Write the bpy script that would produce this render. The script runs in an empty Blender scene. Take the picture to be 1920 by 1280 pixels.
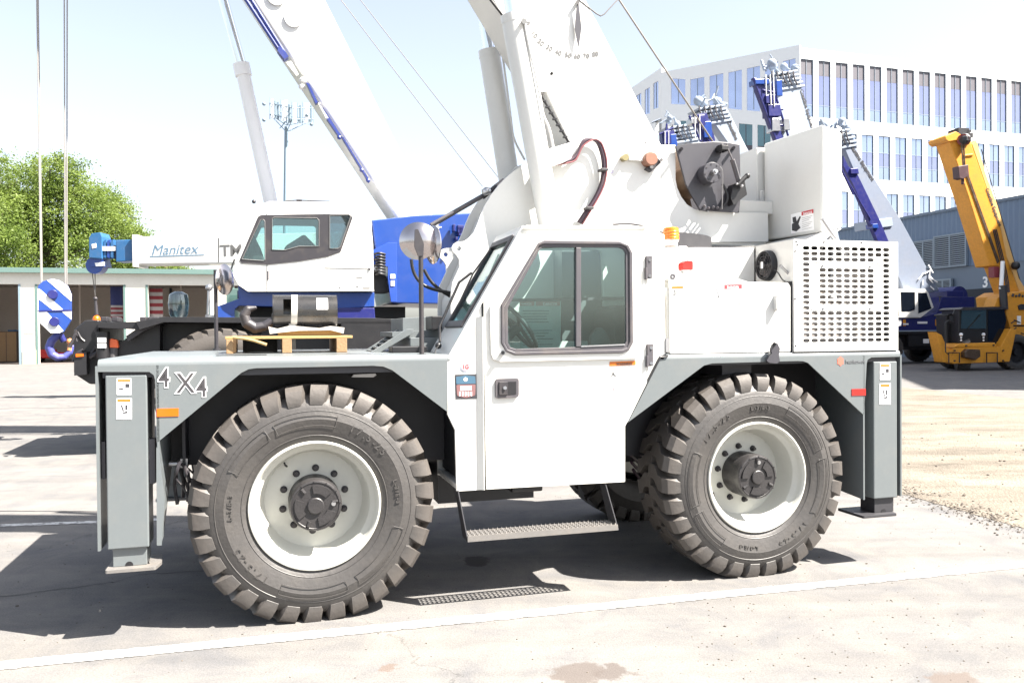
import bpy, bmesh, math, random
from mathutils import Vector, Matrix, noise
from mathutils.geometry import tessellate_polygon
R = math.radians
random.seed(7)
scene = bpy.context.scene
col = scene.collection

# ------------------------------------------------------------------ camera
CAM_H = 1.65
FPX = 1550.0
PITCH = math.atan(19 / FPX)
ROLL = -0.008
cam_data = bpy.data.cameras.new('camera')
cam_data.sensor_width = 36.0
cam_data.lens = 36.0 * FPX / 1920.0
cam_data.clip_start = 0.05
cam_data.clip_end = 3000
cam = bpy.data.objects.new('camera', cam_data)
col.objects.link(cam)
cam_rot = Matrix.Rotation(math.pi / 2 - PITCH, 4, 'X') @ Matrix.Rotation(ROLL, 4, 'Z')
cam.matrix_world = Matrix.Translation((0, 0, CAM_H)) @ cam_rot
scene.camera = cam

# ------------------------------------------------------------------ sky, sun, exposure
YAW = math.atan(FPX / 5380.0)                      # direction of the yard's grid (crane, line, sheds)
UX = Vector((math.cos(YAW), math.sin(YAW), 0))
VX = Vector((-math.sin(YAW), math.cos(YAW), 0))
TO_SUN = (UX * 0.63 - VX * 0.43 + Vector((0, 0, 1))).normalized()
SUN_EL = math.asin(TO_SUN.z)
SUN_AZ = math.atan2(TO_SUN.x, TO_SUN.y)
world = bpy.data.worlds.new('World')
scene.world = world
world.use_nodes = True
wn = world.node_tree.nodes
wl = world.node_tree.links
bg = wn['Background']
sky = wn.new('ShaderNodeTexSky')
sky.sky_type = 'NISHITA'
sky.sun_disc = False
sky.sun_elevation = SUN_EL
sky.sun_rotation = SUN_AZ
sky.air_density = 1.0
sky.dust_density = 2.2
sky.ozone_density = 1.0
sky.altitude = 0
haze = wn.new('ShaderNodeHueSaturation')          # pale spring haze: less blue than a clean sky
haze.inputs['Saturation'].default_value = 0.55
haze.inputs['Value'].default_value = 1.0
wl.new(sky.outputs[0], haze.inputs['Color'])
wl.new(haze.outputs[0], bg.inputs[0])
bg.inputs[1].default_value = 0.062
sun_d = bpy.data.lights.new('sun', 'SUN')
sun_d.energy = 5.0
sun_d.angle = R(0.53)
sun_d.color = (1.0, 0.935, 0.85)
sun = bpy.data.objects.new('sun', sun_d)
sun.rotation_euler = TO_SUN.to_track_quat('Z', 'Y').to_euler()
sun.location = (6, -4, 12)
col.objects.link(sun)
vs = scene.view_settings
vs.view_transform = 'Standard'
vs.look = 'None'
vs.exposure = 2.36
vs.gamma = 1.0
vs.use_curve_mapping = False
scene.cycles.max_bounces = 8
scene.cycles.transparent_max_bounces = 16

# ------------------------------------------------------------------ materials
def nodes_of(name):
    m = bpy.data.materials.new(name)
    m.use_nodes = True
    nt = m.node_tree
    return m, nt.nodes, nt.links, nt.nodes['Principled BSDF']

def paint(name, colr, rough=0.4, metal=0.0, grime=0.12, scale=6.0, bump=0.0, bscale=60.0, coat=0.0, dirt=(0.30, 0.24, 0.17), spec=0.5):
    """painted or plain surface with uneven gloss, faint colour wander and patchy grime"""
    m, n, l, b = nodes_of(name)
    tc = n.new('ShaderNodeTexCoord')
    n1 = n.new('ShaderNodeTexNoise'); n1.inputs['Scale'].default_value = scale; n1.inputs['Detail'].default_value = 6; n1.inputs['Roughness'].default_value = 0.65
    n2 = n.new('ShaderNodeTexNoise'); n2.inputs['Scale'].default_value = scale * 7; n2.inputs['Detail'].default_value = 4
    l.new(tc.outputs['Object'], n1.inputs['Vector']); l.new(tc.outputs['Object'], n2.inputs['Vector'])
    cr = n.new('ShaderNodeValToRGB')
    cr.color_ramp.elements[0].position = 0.48; cr.color_ramp.elements[0].color = (0, 0, 0, 1)
    cr.color_ramp.elements[1].position = 0.78; cr.color_ramp.elements[1].color = (grime, grime, grime, 1)
    l.new(n1.outputs['Fac'], cr.inputs['Fac'])
    mx = n.new('ShaderNodeMix'); mx.data_type = 'RGBA'
    mx.inputs[6].default_value = (*colr, 1); mx.inputs[7].default_value = (*dirt, 1)
    l.new(cr.outputs['Color'], mx.inputs[0])
    hv = n.new('ShaderNodeHueSaturation')
    mr = n.new('ShaderNodeMapRange'); mr.inputs[3].default_value = 1 - grime * 0.6; mr.inputs[4].default_value = 1 + grime * 0.5
    l.new(n2.outputs['Fac'], mr.inputs[0]); l.new(mr.outputs[0], hv.inputs['Value'])
    l.new(mx.outputs[2], hv.inputs['Color']); l.new(hv.outputs['Color'], b.inputs['Base Color'])
    rr = n.new('ShaderNodeMapRange'); rr.inputs[3].default_value = max(0.03, rough - 0.08); rr.inputs[4].default_value = min(1, rough + 0.14)
    l.new(n1.outputs['Fac'], rr.inputs[0]); l.new(rr.outputs[0], b.inputs['Roughness'])
    b.inputs['Metallic'].default_value = metal
    b.inputs['Coat Weight'].default_value = coat
    b.inputs['Specular IOR Level'].default_value = spec
    if bump > 0:
        n3 = n.new('ShaderNodeTexNoise'); n3.inputs['Scale'].default_value = bscale; n3.inputs['Detail'].default_value = 5
        l.new(tc.outputs['Object'], n3.inputs['Vector'])
        bp = n.new('ShaderNodeBump'); bp.inputs['Strength'].default_value = bump; bp.inputs['Distance'].default_value = 0.01
        l.new(n3.outputs['Fac'], bp.inputs['Height']); l.new(bp.outputs['Normal'], b.inputs['Normal'])
    return m

def glass_mat(name, tint, refl=0.10, rough=0.01):
    m, n, l, b = nodes_of(name)
    n.remove(b)
    out = n['Material Output']
    tr = n.new('ShaderNodeBsdfTransparent'); tr.inputs[0].default_value = (*tint, 1)
    gl = n.new('ShaderNodeBsdfGlossy'); gl.inputs['Roughness'].default_value = rough; gl.inputs[0].default_value = (0.9, 0.97, 1, 1)
    lw = n.new('ShaderNodeLayerWeight'); lw.inputs[0].default_value = 0.35
    mr = n.new('ShaderNodeMapRange'); mr.inputs[3].default_value = refl; mr.inputs[4].default_value = 0.9
    pw = n.new('ShaderNodeMath'); pw.operation = 'POWER'; pw.inputs[1].default_value = 3
    l.new(lw.outputs['Facing'], pw.inputs[0]); l.new(pw.outputs[0], mr.inputs[0])
    mx = n.new('ShaderNodeMixShader')
    l.new(mr.outputs[0], mx.inputs[0]); l.new(tr.outputs[0], mx.inputs[1]); l.new(gl.outputs[0], mx.inputs[2])
    l.new(mx.outputs[0], out.inputs['Surface'])
    return m

M = {}
M['white'] = paint('warm white paint', (0.57, 0.57, 0.55), 0.32, grime=0.05, coat=0.2)
M['cabwhite'] = paint('cab white paint', (0.64, 0.635, 0.60), 0.3, grime=0.05, coat=0.25)
M['grey'] = paint('light grey paint', (0.116, 0.131, 0.136), 0.38, grime=0.08, coat=0.15)
M['greyd'] = paint('chassis dark grey', (0.0280, 0.0280, 0.0320), 0.5, grime=0.12, dirt=(0.08, 0.075, 0.07))
M['black'] = paint('black paint', (0.0096, 0.0096, 0.0112), 0.42, grime=0.10, dirt=(0.06, 0.055, 0.05))
M['blacks'] = paint('satin black rubber trim', (0.0255, 0.0238, 0.0281), 0.45, grime=0.1)
M['trim'] = paint('grey window rubber', (0.0600, 0.0560, 0.0640), 0.5, grime=0.15)
M['rubber'] = paint('tyre rubber', (0.048, 0.045, 0.043), 0.48, grime=0.35, scale=5, bump=0.18, bscale=45, dirt=(0.075, 0.066, 0.056), spec=0.5)
def dusty_tread(m, r0, r1):
    """road dust on the lugs: a stain that sits where the tyre rolls"""
    n = m.node_tree.nodes; l = m.node_tree.links; b = n['Principled BSDF']
    src = b.inputs['Base Color'].links[0].from_socket
    tc = n.new('ShaderNodeTexCoord'); mp = n.new('ShaderNodeVectorMath'); mp.operation = 'MULTIPLY'; mp.inputs[1].default_value = (1, 0, 1)
    ln = n.new('ShaderNodeVectorMath'); ln.operation = 'LENGTH'
    nz = n.new('ShaderNodeTexNoise'); nz.inputs['Scale'].default_value = 9; nz.inputs['Detail'].default_value = 6
    l.new(tc.outputs['Object'], mp.inputs[0]); l.new(mp.outputs[0], ln.inputs[0]); l.new(tc.outputs['Object'], nz.inputs['Vector'])
    ad = n.new('ShaderNodeMath'); ad.operation = 'MULTIPLY_ADD'; ad.inputs[1].default_value = 0.09
    l.new(nz.outputs['Fac'], ad.inputs[0]); l.new(ln.outputs['Value'], ad.inputs[2])
    mr = n.new('ShaderNodeMapRange'); mr.inputs[1].default_value = r0; mr.inputs[2].default_value = r1; mr.inputs[4].default_value = 0.62
    l.new(ad.outputs[0], mr.inputs[0])
    mx = n.new('ShaderNodeMix'); mx.data_type = 'RGBA'; mx.inputs[7].default_value = (0.088, 0.077, 0.068, 1)
    l.new(mr.outputs[0], mx.inputs[0]); l.new(src, mx.inputs[6]); l.new(mx.outputs[2], b.inputs['Base Color'])
dusty_tread(M['rubber'], 0.61, 0.69)
M['rim'] = paint('rim paint', (0.50, 0.50, 0.455), 0.3, grime=0.08, coat=0.2)
M['hub'] = paint('hub dark casting', (0.0224, 0.0208, 0.0216), 0.42, grime=0.2, bump=0.2, bscale=90, dirt=(0.06, 0.055, 0.05))
M['steel'] = paint('bare steel', (0.45, 0.45, 0.46), 0.3, metal=0.9, grime=0.15)
M['galv'] = paint('galvanised grating', (0.1860, 0.1767, 0.1674), 0.5, metal=0.4, grime=0.25)
M['chrome'] = paint('chrome rod', (0.75, 0.78, 0.82), 0.08, metal=1.0, grime=0.03)
M['mirror'] = paint('mirror back steel', (0.50, 0.46, 0.46), 0.14, metal=1.0, grime=0.08)
M['winch'] = paint('winch grey violet paint', (0.040, 0.039, 0.047), 0.4, grime=0.1, dirt=(0.08, 0.08, 0.08))
M['brown'] = paint('oiled drum', (0.06, 0.035, 0.02), 0.4, grime=0.3)
M['copper'] = paint('greased brown pin', (0.2100, 0.0980, 0.0630), 0.45, grime=0.3)
M['brass'] = paint('brass fitting', (0.3500, 0.2940, 0.1540), 0.3, metal=0.9, grime=0.2)
M['hose'] = paint('hydraulic hose', (0.035, 0.018, 0.03), 0.45, grime=0.1)
M['hosered'] = paint('reddish hose', (0.1750, 0.0560, 0.0630), 0.45, grime=0.1)
M['orange'] = paint('orange reflector', (0.5760, 0.1008, 0.0000), 0.3, grime=0.03)
M['red'] = paint('red plastic', (0.4320, 0.0144, 0.0108), 0.3, grime=0.03)
M['amber'] = paint('amber lens', (0.6375, 0.1650, 0.0000), 0.12, grime=0.02, coat=0.5)
M['decal'] = paint('white decal film', (0.80, 0.80, 0.80), 0.4, grime=0.02)
M['ink'] = paint('black print', (0.03, 0.03, 0.035), 0.5, grime=0.02)
M['inkgrey'] = paint('grey print', (0.1020, 0.1020, 0.1020), 0.5, grime=0.02)
M['inkpale'] = paint('faded grey print', (0.1190, 0.1260, 0.1330), 0.5, grime=0.02)
M['inkblue'] = paint('blue print', (0.0413, 0.0975, 0.1500), 0.4, grime=0.02)
M['inkred'] = paint('red print', (0.4400, 0.0400, 0.0480), 0.4, grime=0.02)
M['salmon'] = paint('faded red emblem', (0.4650, 0.1275, 0.0900), 0.4, grime=0.02)
M['decalor'] = paint('orange warning strip', (0.5184, 0.1368, 0.0144), 0.4, grime=0.02)
M['wood'] = paint('pallet wood', (0.2604, 0.1612, 0.0806), 0.75, grime=0.35, scale=12, bump=0.3, bscale=60, dirt=(0.2, 0.12, 0.07))
M['woodpale'] = paint('fresh timber', (0.3410, 0.2232, 0.0868), 0.7, grime=0.15, scale=9, bump=0.2)
M['strap'] = paint('white webbing strap', (0.4340, 0.4200, 0.3920), 0.7, grime=0.1)
M['blue'] = paint('crane blue paint', (0.010, 0.045, 0.225), 0.3, grime=0.05, coat=0.3)
M['bluedk'] = paint('deep blue paint', (0.012, 0.015, 0.115), 0.35, grime=0.08)
M['bluelt'] = paint('light blue paint', (0.0210, 0.0980, 0.2310), 0.4, grime=0.1)
M['yellow'] = paint('machine yellow', (0.65, 0.275, 0.022), 0.5, grime=0.35, scale=1.6, dirt=(0.22, 0.12, 0.04))
M['rope'] = paint('wire rope', (0.1120, 0.1050, 0.0980), 0.5, metal=0.4, grime=0.2)
M['ropelt'] = paint('pale wire rope', (0.2940, 0.2800, 0.2660), 0.5, metal=0.3, grime=0.2)
M['glassg'] = glass_mat('green cab glass', (0.77, 0.90, 0.885), 0.08)
M['glassd'] = glass_mat('dark cab glass', (0.42, 0.55, 0.58), 0.14)
M['seat'] = paint('seat vinyl', (0.05, 0.05, 0.055), 0.6, grime=0.1)
M['flagblue'] = paint('navy flag cloth', (0.01, 0.015, 0.07), 0.8, grime=0.05)
M['flagred'] = paint('red flag cloth', (0.14, 0.012, 0.018), 0.8, grime=0.05)
M['flagwhite'] = paint('white flag cloth', (0.2520, 0.2340, 0.2250), 0.8, grime=0.05)
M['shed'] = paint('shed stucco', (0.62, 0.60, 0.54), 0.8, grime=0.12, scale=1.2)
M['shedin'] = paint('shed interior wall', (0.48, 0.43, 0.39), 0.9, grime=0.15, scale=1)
M['greentrim'] = paint('green metal trim', (0.0975, 0.1650, 0.1500), 0.5, grime=0.1)
M['office'] = paint('white facade panel', (0.82, 0.82, 0.81), 0.6, grime=0.03, scale=0.4)
M['clad'] = paint('blue grey cladding', (0.125, 0.18, 0.265), 0.5, grime=0.06, scale=0.5)
M['cladlow'] = paint('blue grey smooth panel', (0.13, 0.17, 0.225), 0.55, grime=0.05, scale=0.5)
M['louvre'] = paint('louvre slat', (0.23, 0.28, 0.33), 0.5, grime=0.06)
M['darkvoid'] = paint('dark opening', (0.03, 0.035, 0.045), 0.8, grime=0.05)
M['bark'] = paint('bark', (0.10, 0.075, 0.055), 0.9, grime=0.4, bump=0.5, bscale=12)
M['mast'] = paint('blue grey galvanised mast', (0.1760, 0.2400, 0.2880), 0.5, grime=0.1)
M['emblem'] = paint('round pink sticker', (0.4650, 0.3000, 0.3150), 0.4, grime=0.02)

def window_glass(name, base, rough=0.06):
    m, n, l, b = nodes_of(name)
    tc = n.new('ShaderNodeTexCoord')
    nz = n.new('ShaderNodeTexNoise'); nz.inputs['Scale'].default_value = 0.35; nz.inputs['Detail'].default_value = 2
    l.new(tc.outputs['Object'], nz.inputs['Vector'])
    mr = n.new('ShaderNodeMapRange'); mr.inputs[3].default_value = 0.75; mr.inputs[4].default_value = 1.25
    l.new(nz.outputs['Fac'], mr.inputs[0])
    hv = n.new('ShaderNodeHueSaturation'); hv.inputs['Color'].default_value = (*base, 1)
    l.new(mr.outputs[0], hv.inputs['Value']); l.new(hv.outputs[0], b.inputs['Base Color'])
    b.inputs['Roughness'].default_value = rough
    b.inputs['Metallic'].default_value = 0.85
    b.inputs['Specular IOR Level'].default_value = 0.5
    bp = n.new('ShaderNodeBump'); bp.inputs['Strength'].default_value = 0.05; bp.inputs['Distance'].default_value = 0.3
    l.new(nz.outputs['Fac'], bp.inputs['Height']); l.new(bp.outputs[0], b.inputs['Normal'])
    return m
M['wglass'] = window_glass('office glass', (0.24, 0.26, 0.385))
M['wglass2'] = window_glass('office spandrel glass', (0.29, 0.345, 0.45))
M['wglassl'] = window_glass('left facade glass', (0.47, 0.52, 0.68))  # lighter copy of the office glass, brightens the dim left faces by colour
M['wglassg'] = window_glass('office clear glass', (0.13, 0.20, 0.21))
M['wdark'] = paint('window head screen', (0.09, 0.085, 0.10), 0.5, grime=0.1, scale=2, dirt=(0.12, 0.12, 0.14))

# parts whose mesh is cut into its separate pieces, one object each
SPLIT = {'wear_pad', 'inner_brace', 'deck_box', 'boom_boss', 'turret_side_plate', 'step_bracket', 'cap_bolt', 'hose_fitting', 'white_stripe', 'boom_collar',
         'white_decal', 'white_marking', 'yellow_decal', 'jib_arm', 'jib_bracket', 'canister_label', 'headlamp', 'bay_trim', 'interior_post', 'winch_side_plate', 'rear_bumper_plate',
         'front_bumper_plate', 'valve_cover', 'axle_mount', 'cheek_plate', 'cab_pane', 'beacon_rib', 'cross_line', 'wall_slab', 'hydraulic_line', 'front_frame',
         'shield_stripe', 'upright', 'fan_blade', 'hose_loop', 'deck_hose', 'load_line', 'roller_slat', 'antenna_dish', 'frame_leg', 'side_wall', 'engine_pipe'}

# ------------------------------------------------------------------ mesh collecting
class MB:
    def __init__(self):
        self.v = []; self.f = []
    def add(self, vs, fs):
        o = len(self.v)
        self.v += [tuple(p) for p in vs]
        self.f += [tuple(i + o for i in f) for f in fs]
        return self
    def box(self, a, b):
        x0, y0, z0 = [min(a[i], b[i]) for i in range(3)]
        x1, y1, z1 = [max(a[i], b[i]) for i in range(3)]
        return self.add([(x0, y0, z0), (x1, y0, z0), (x1, y1, z0), (x0, y1, z0), (x0, y0, z1), (x1, y0, z1), (x1, y1, z1), (x0, y1, z1)],
                        [(0, 3, 2, 1), (4, 5, 6, 7), (0, 1, 5, 4), (1, 2, 6, 5), (2, 3, 7, 6), (3, 0, 4, 7)])
    def prism(self, poly, v0, v1, axis='V', holes=()):
        """poly in the plane across the axis: V -> (u,w), U -> (v,w), W -> (u,v)"""
        if axis == 'V': mk = lambda p, d: (p[0], d, p[1])
        elif axis == 'U': mk = lambda p, d: (d, p[0], p[1])
        else: mk = lambda p, d: (p[0], p[1], d)
        loops = [list(poly)] + [list(h) for h in holes]
        flat = [p for lp in loops for p in lp]
        n = len(flat)
        if holes or len(poly) > 4:
            tris = tessellate_polygon([[Vector((p[0], p[1], 0)) for p in lp] for lp in loops])
        else:
            tris = [tuple(range(len(poly)))]
        vs = [mk(p, v0) for p in flat] + [mk(p, v1) for p in flat]
        fs = [tuple(t) for t in tris] + [tuple(i + n for i in reversed(t)) for t in tris]
        o = 0
        for lp in loops:
            k = len(lp)
            for i in range(k):
                j = (i + 1) % k
                fs.append((o + i, o + j, o + j + n, o + i + n))
            o += k
        return self.add(vs, fs)
    def cyl(self, p0, p1, r0, r1=None, n=16, caps=True):
        if r1 is None: r1 = r0
        p0 = Vector(p0); p1 = Vector(p1)
        d = (p1 - p0).normalized()
        a = d.orthogonal().normalized(); b = d.cross(a)
        vs = []
        for p, r in ((p0, r0), (p1, r1)):
            for i in range(n):
                t = 2 * math.pi * i / n
                vs.append(p + (a * math.cos(t) + b * math.sin(t)) * r)
        fs = [(i, (i + 1) % n, (i + 1) % n + n, i + n) for i in range(n)]
        if caps: fs += [tuple(reversed(range(n))), tuple(range(n, 2 * n))]
        return self.add(vs, fs)
    def tube(self, pts, r, n=8, smooth=0):
        pts = [Vector(p) for p in pts]
        for _ in range(smooth):
            q = [pts[0]]
            for a, b in zip(pts, pts[1:]):
                q += [a.lerp(b, 0.25), a.lerp(b, 0.75)]
            q.append(pts[-1]); pts = q
        vs = []; up = None
        for i, p in enumerate(pts):
            d = (pts[min(i + 1, len(pts) - 1)] - pts[max(i - 1, 0)]).normalized()
            if up is None: up = d.orthogonal().normalized()
            up = (up - d * up.dot(d)).normalized()
            b = d.cross(up)
            for k in range(n):
                t = 2 * math.pi * k / n
                vs.append(p + (up * math.cos(t) + b * math.sin(t)) * r)
        fs = []
        for i in range(len(pts) - 1):
            for k in range(n):
                fs.append((i * n + k, i * n + (k + 1) % n, (i + 1) * n + (k + 1) % n, (i + 1) * n + k))
        fs += [tuple(reversed(range(n))), tuple(range((len(pts) - 1) * n, len(pts) * n))]
        return self.add(vs, fs)
    def lathe(self, prof, c=(0, 0, 0), axis='V', n=48, close=False):
        """prof: list of (radius, along axis)"""
        vs = []
        for r, a in prof:
            for i in range(n):
                t = 2 * math.pi * i / n
                x, y = r * math.cos(t), r * math.sin(t)
                if axis == 'V': p = (c[0] + x, c[1] + a, c[2] + y)
                elif axis == 'U': p = (c[0] + a, c[1] + x, c[2] + y)
                else: p = (c[0] + x, c[1] + y, c[2] + a)
                vs.append(p)
        m = len(prof); fs = []
        for j in range(m if close else m - 1):
            for i in range(n):
                fs.append((j * n + i, j * n + (i + 1) % n, ((j + 1) % m) * n + (i + 1) % n, ((j + 1) % m) * n + i))
        return self.add(vs, fs)
    def ball(self, c, r, n=12, sc=(1, 1, 1)):
        vs = []; fs = []
        m = n // 2
        for j in range(m + 1):
            ph = math.pi * j / m
            for i in range(n):
                t = 2 * math.pi * i / n
                vs.append((c[0] + r * sc[0] * math.sin(ph) * math.cos(t), c[1] + r * sc[1] * math.sin(ph) * math.sin(t), c[2] + r * sc[2] * math.cos(ph)))
        for j in range(m):
            for i in range(n):
                fs.append((j * n + i, j * n + (i + 1) % n, (j + 1) * n + (i + 1) % n, (j + 1) * n + i))
        return self.add(vs, fs)
    def islands(self):
        par = list(range(len(self.v)))
        def find(a):
            while par[a] != a: par[a] = par[par[a]]; a = par[a]
            return a
        for f in self.f:
            r = find(f[0])
            for i in f[1:]: par[find(i)] = r
        groups = {}
        for f in self.f: groups.setdefault(find(f[0]), []).append(f)
        out = []
        for fs in groups.values():
            m = {}; mb = MB()
            for f in fs:
                q = []
                for i in f:
                    if i not in m: m[i] = len(mb.v); mb.v.append(self.v[i])
                    q.append(m[i])
                mb.f.append(tuple(q))
            out.append(mb)
        return out
    def build(self, name, mat, parent=None, bevel=0.0, smooth=None, label=None, kind=None, seg=2):
        if name in SPLIT:
            objs = [mb._build(name, mat, parent, bevel, smooth, label, kind, seg) for mb in self.islands()]
            return objs[0]
        return self._build(name, mat, parent, bevel, smooth, label, kind, seg)
    def _build(self, name, mat, parent=None, bevel=0.0, smooth=None, label=None, kind=None, seg=2):
        me = bpy.data.meshes.new(name)
        me.from_pydata(self.v, [], self.f)
        bm = bmesh.new(); bm.from_mesh(me)
        bmesh.ops.remove_doubles(bm, verts=bm.verts, dist=1e-5)
        bmesh.ops.recalc_face_normals(bm, faces=bm.faces)
        if smooth is not None:
            for f in bm.faces: f.smooth = True
            for e in bm.edges:
                if len(e.link_faces) == 2 and e.calc_face_angle(0) > R(smooth): e.smooth = False
        bm.to_mesh(me); bm.free()
        me.materials.append(M[mat] if isinstance(mat, str) else mat)
        o = bpy.data.objects.new(name, me)
        col.objects.link(o)
        o.parent = parent
        if bevel:
            md = o.modifiers.new('bevel', 'BEVEL'); md.width = bevel; md.segments = seg
            md.limit_method = 'ANGLE'; md.angle_limit = R(35); md.harden_normals = False
        if label: o['label'] = label
        if kind: o['kind'] = kind
        return o

# ------------------------------------------------------------------ local frames: a thing's own axes (u along, v away, w up)
def pix_dir(px, py):
    return (cam_rot.to_3x3() @ Vector(((px - 960) / FPX, (640 - py) / FPX, -1.0)))

class Frame:
    def __init__(s, x, y, yaw=YAW, z=0.0):
        s.o = Vector((x, y, z)); s.yaw = yaw
        s.u = Vector((math.cos(yaw), math.sin(yaw), 0)); s.v = Vector((-math.sin(yaw), math.cos(yaw), 0))
        s.c = Vector((0, 0, CAM_H)) - s.o
    def loc(s, p):
        q = p - s.o
        return Vector((q.dot(s.u), q.dot(s.v), q.z))
    def V(s, px, py, v):
        """point of the plane v=const seen along a photo direction, as (u, w)"""
        d = pix_dir(px, py); t = (v - s.c.dot(s.v)) / d.dot(s.v)
        return (s.c.dot(s.u) + t * d.dot(s.u), s.c.z + t * d.z)
    def V3(s, px, py, v):
        a = s.V(px, py, v); return (a[0], v, a[1])
    def U(s, px, py, u):
        d = pix_dir(px, py); t = (u - s.c.dot(s.u)) / d.dot(s.u)
        return (s.c.dot(s.v) + t * d.dot(s.v), s.c.z + t * d.z)
    def poly(s, pts, v):
        return [s.V(x, y, v) for x, y in pts]
    def world(s, p):
        return s.o + s.u * p[0] + s.v * p[1] + Vector((0, 0, p[2]))

def ground_pt(px, py, z=0.0):
    d = pix_dir(px, py); t = (z - CAM_H) / d.z
    return Vector((d.x * t, d.y * t, z))

def thing(name, label, cat, F=None, loc=None, yaw=0.0, group=None):
    o = bpy.data.objects.new(name, None); col.objects.link(o)
    if F is not None: o.location = F.o; o.rotation_euler = (0, 0, F.yaw)
    else: o.location = loc; o.rotation_euler = (0, 0, yaw)
    o.empty_display_size = 0.3
    o['label'] = label; o['category'] = cat
    if group: o['group'] = group
    return o

def tag(o, label, cat, group=None):
    o['label'] = label; o['category'] = cat
    if group: o['group'] = group
    return o

def copy_tree(o, parent=None):
    c = o.copy(); col.objects.link(c); c.parent = parent
    for ch in o.children: copy_tree(ch, c)
    return c

def text_part(name, s, size, mat, parent, origin, right, up, extrude=0.001, shear=0.0, spacing=1.0, bold=0.0, align='LEFT', label=None, sx=1.0):
    cu = bpy.data.curves.new(name, 'FONT'); cu.body = s; cu.size = size; cu.extrude = extrude; cu.shear = shear
    cu.space_character = spacing; cu.offset = bold; cu.align_x = align; cu.resolution_u = 3
    to = bpy.data.objects.new('tmp', cu); col.objects.link(to)
    bpy.context.view_layer.update()
    me = bpy.data.meshes.new_from_object(to.evaluated_get(bpy.context.evaluated_depsgraph_get()))
    bpy.data.objects.remove(to); bpy.data.curves.remove(cu)
    r = Vector(right).normalized(); u = Vector(up); u = (u - r * u.dot(r)).normalized(); nn = r.cross(u)
    m = Matrix((r, u, nn)).transposed().to_4x4(); m.translation = Vector(origin)
    me.transform(m @ Matrix.Diagonal((sx, 1, 1, 1))); me.name = name
    me.materials.clear(); me.materials.append(M[mat])
    o = bpy.data.objects.new(name, me); col.objects.link(o); o.parent = parent
    if label: o['label'] = label
    return o

def rnd(a, b): return random.uniform(a, b)

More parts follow.
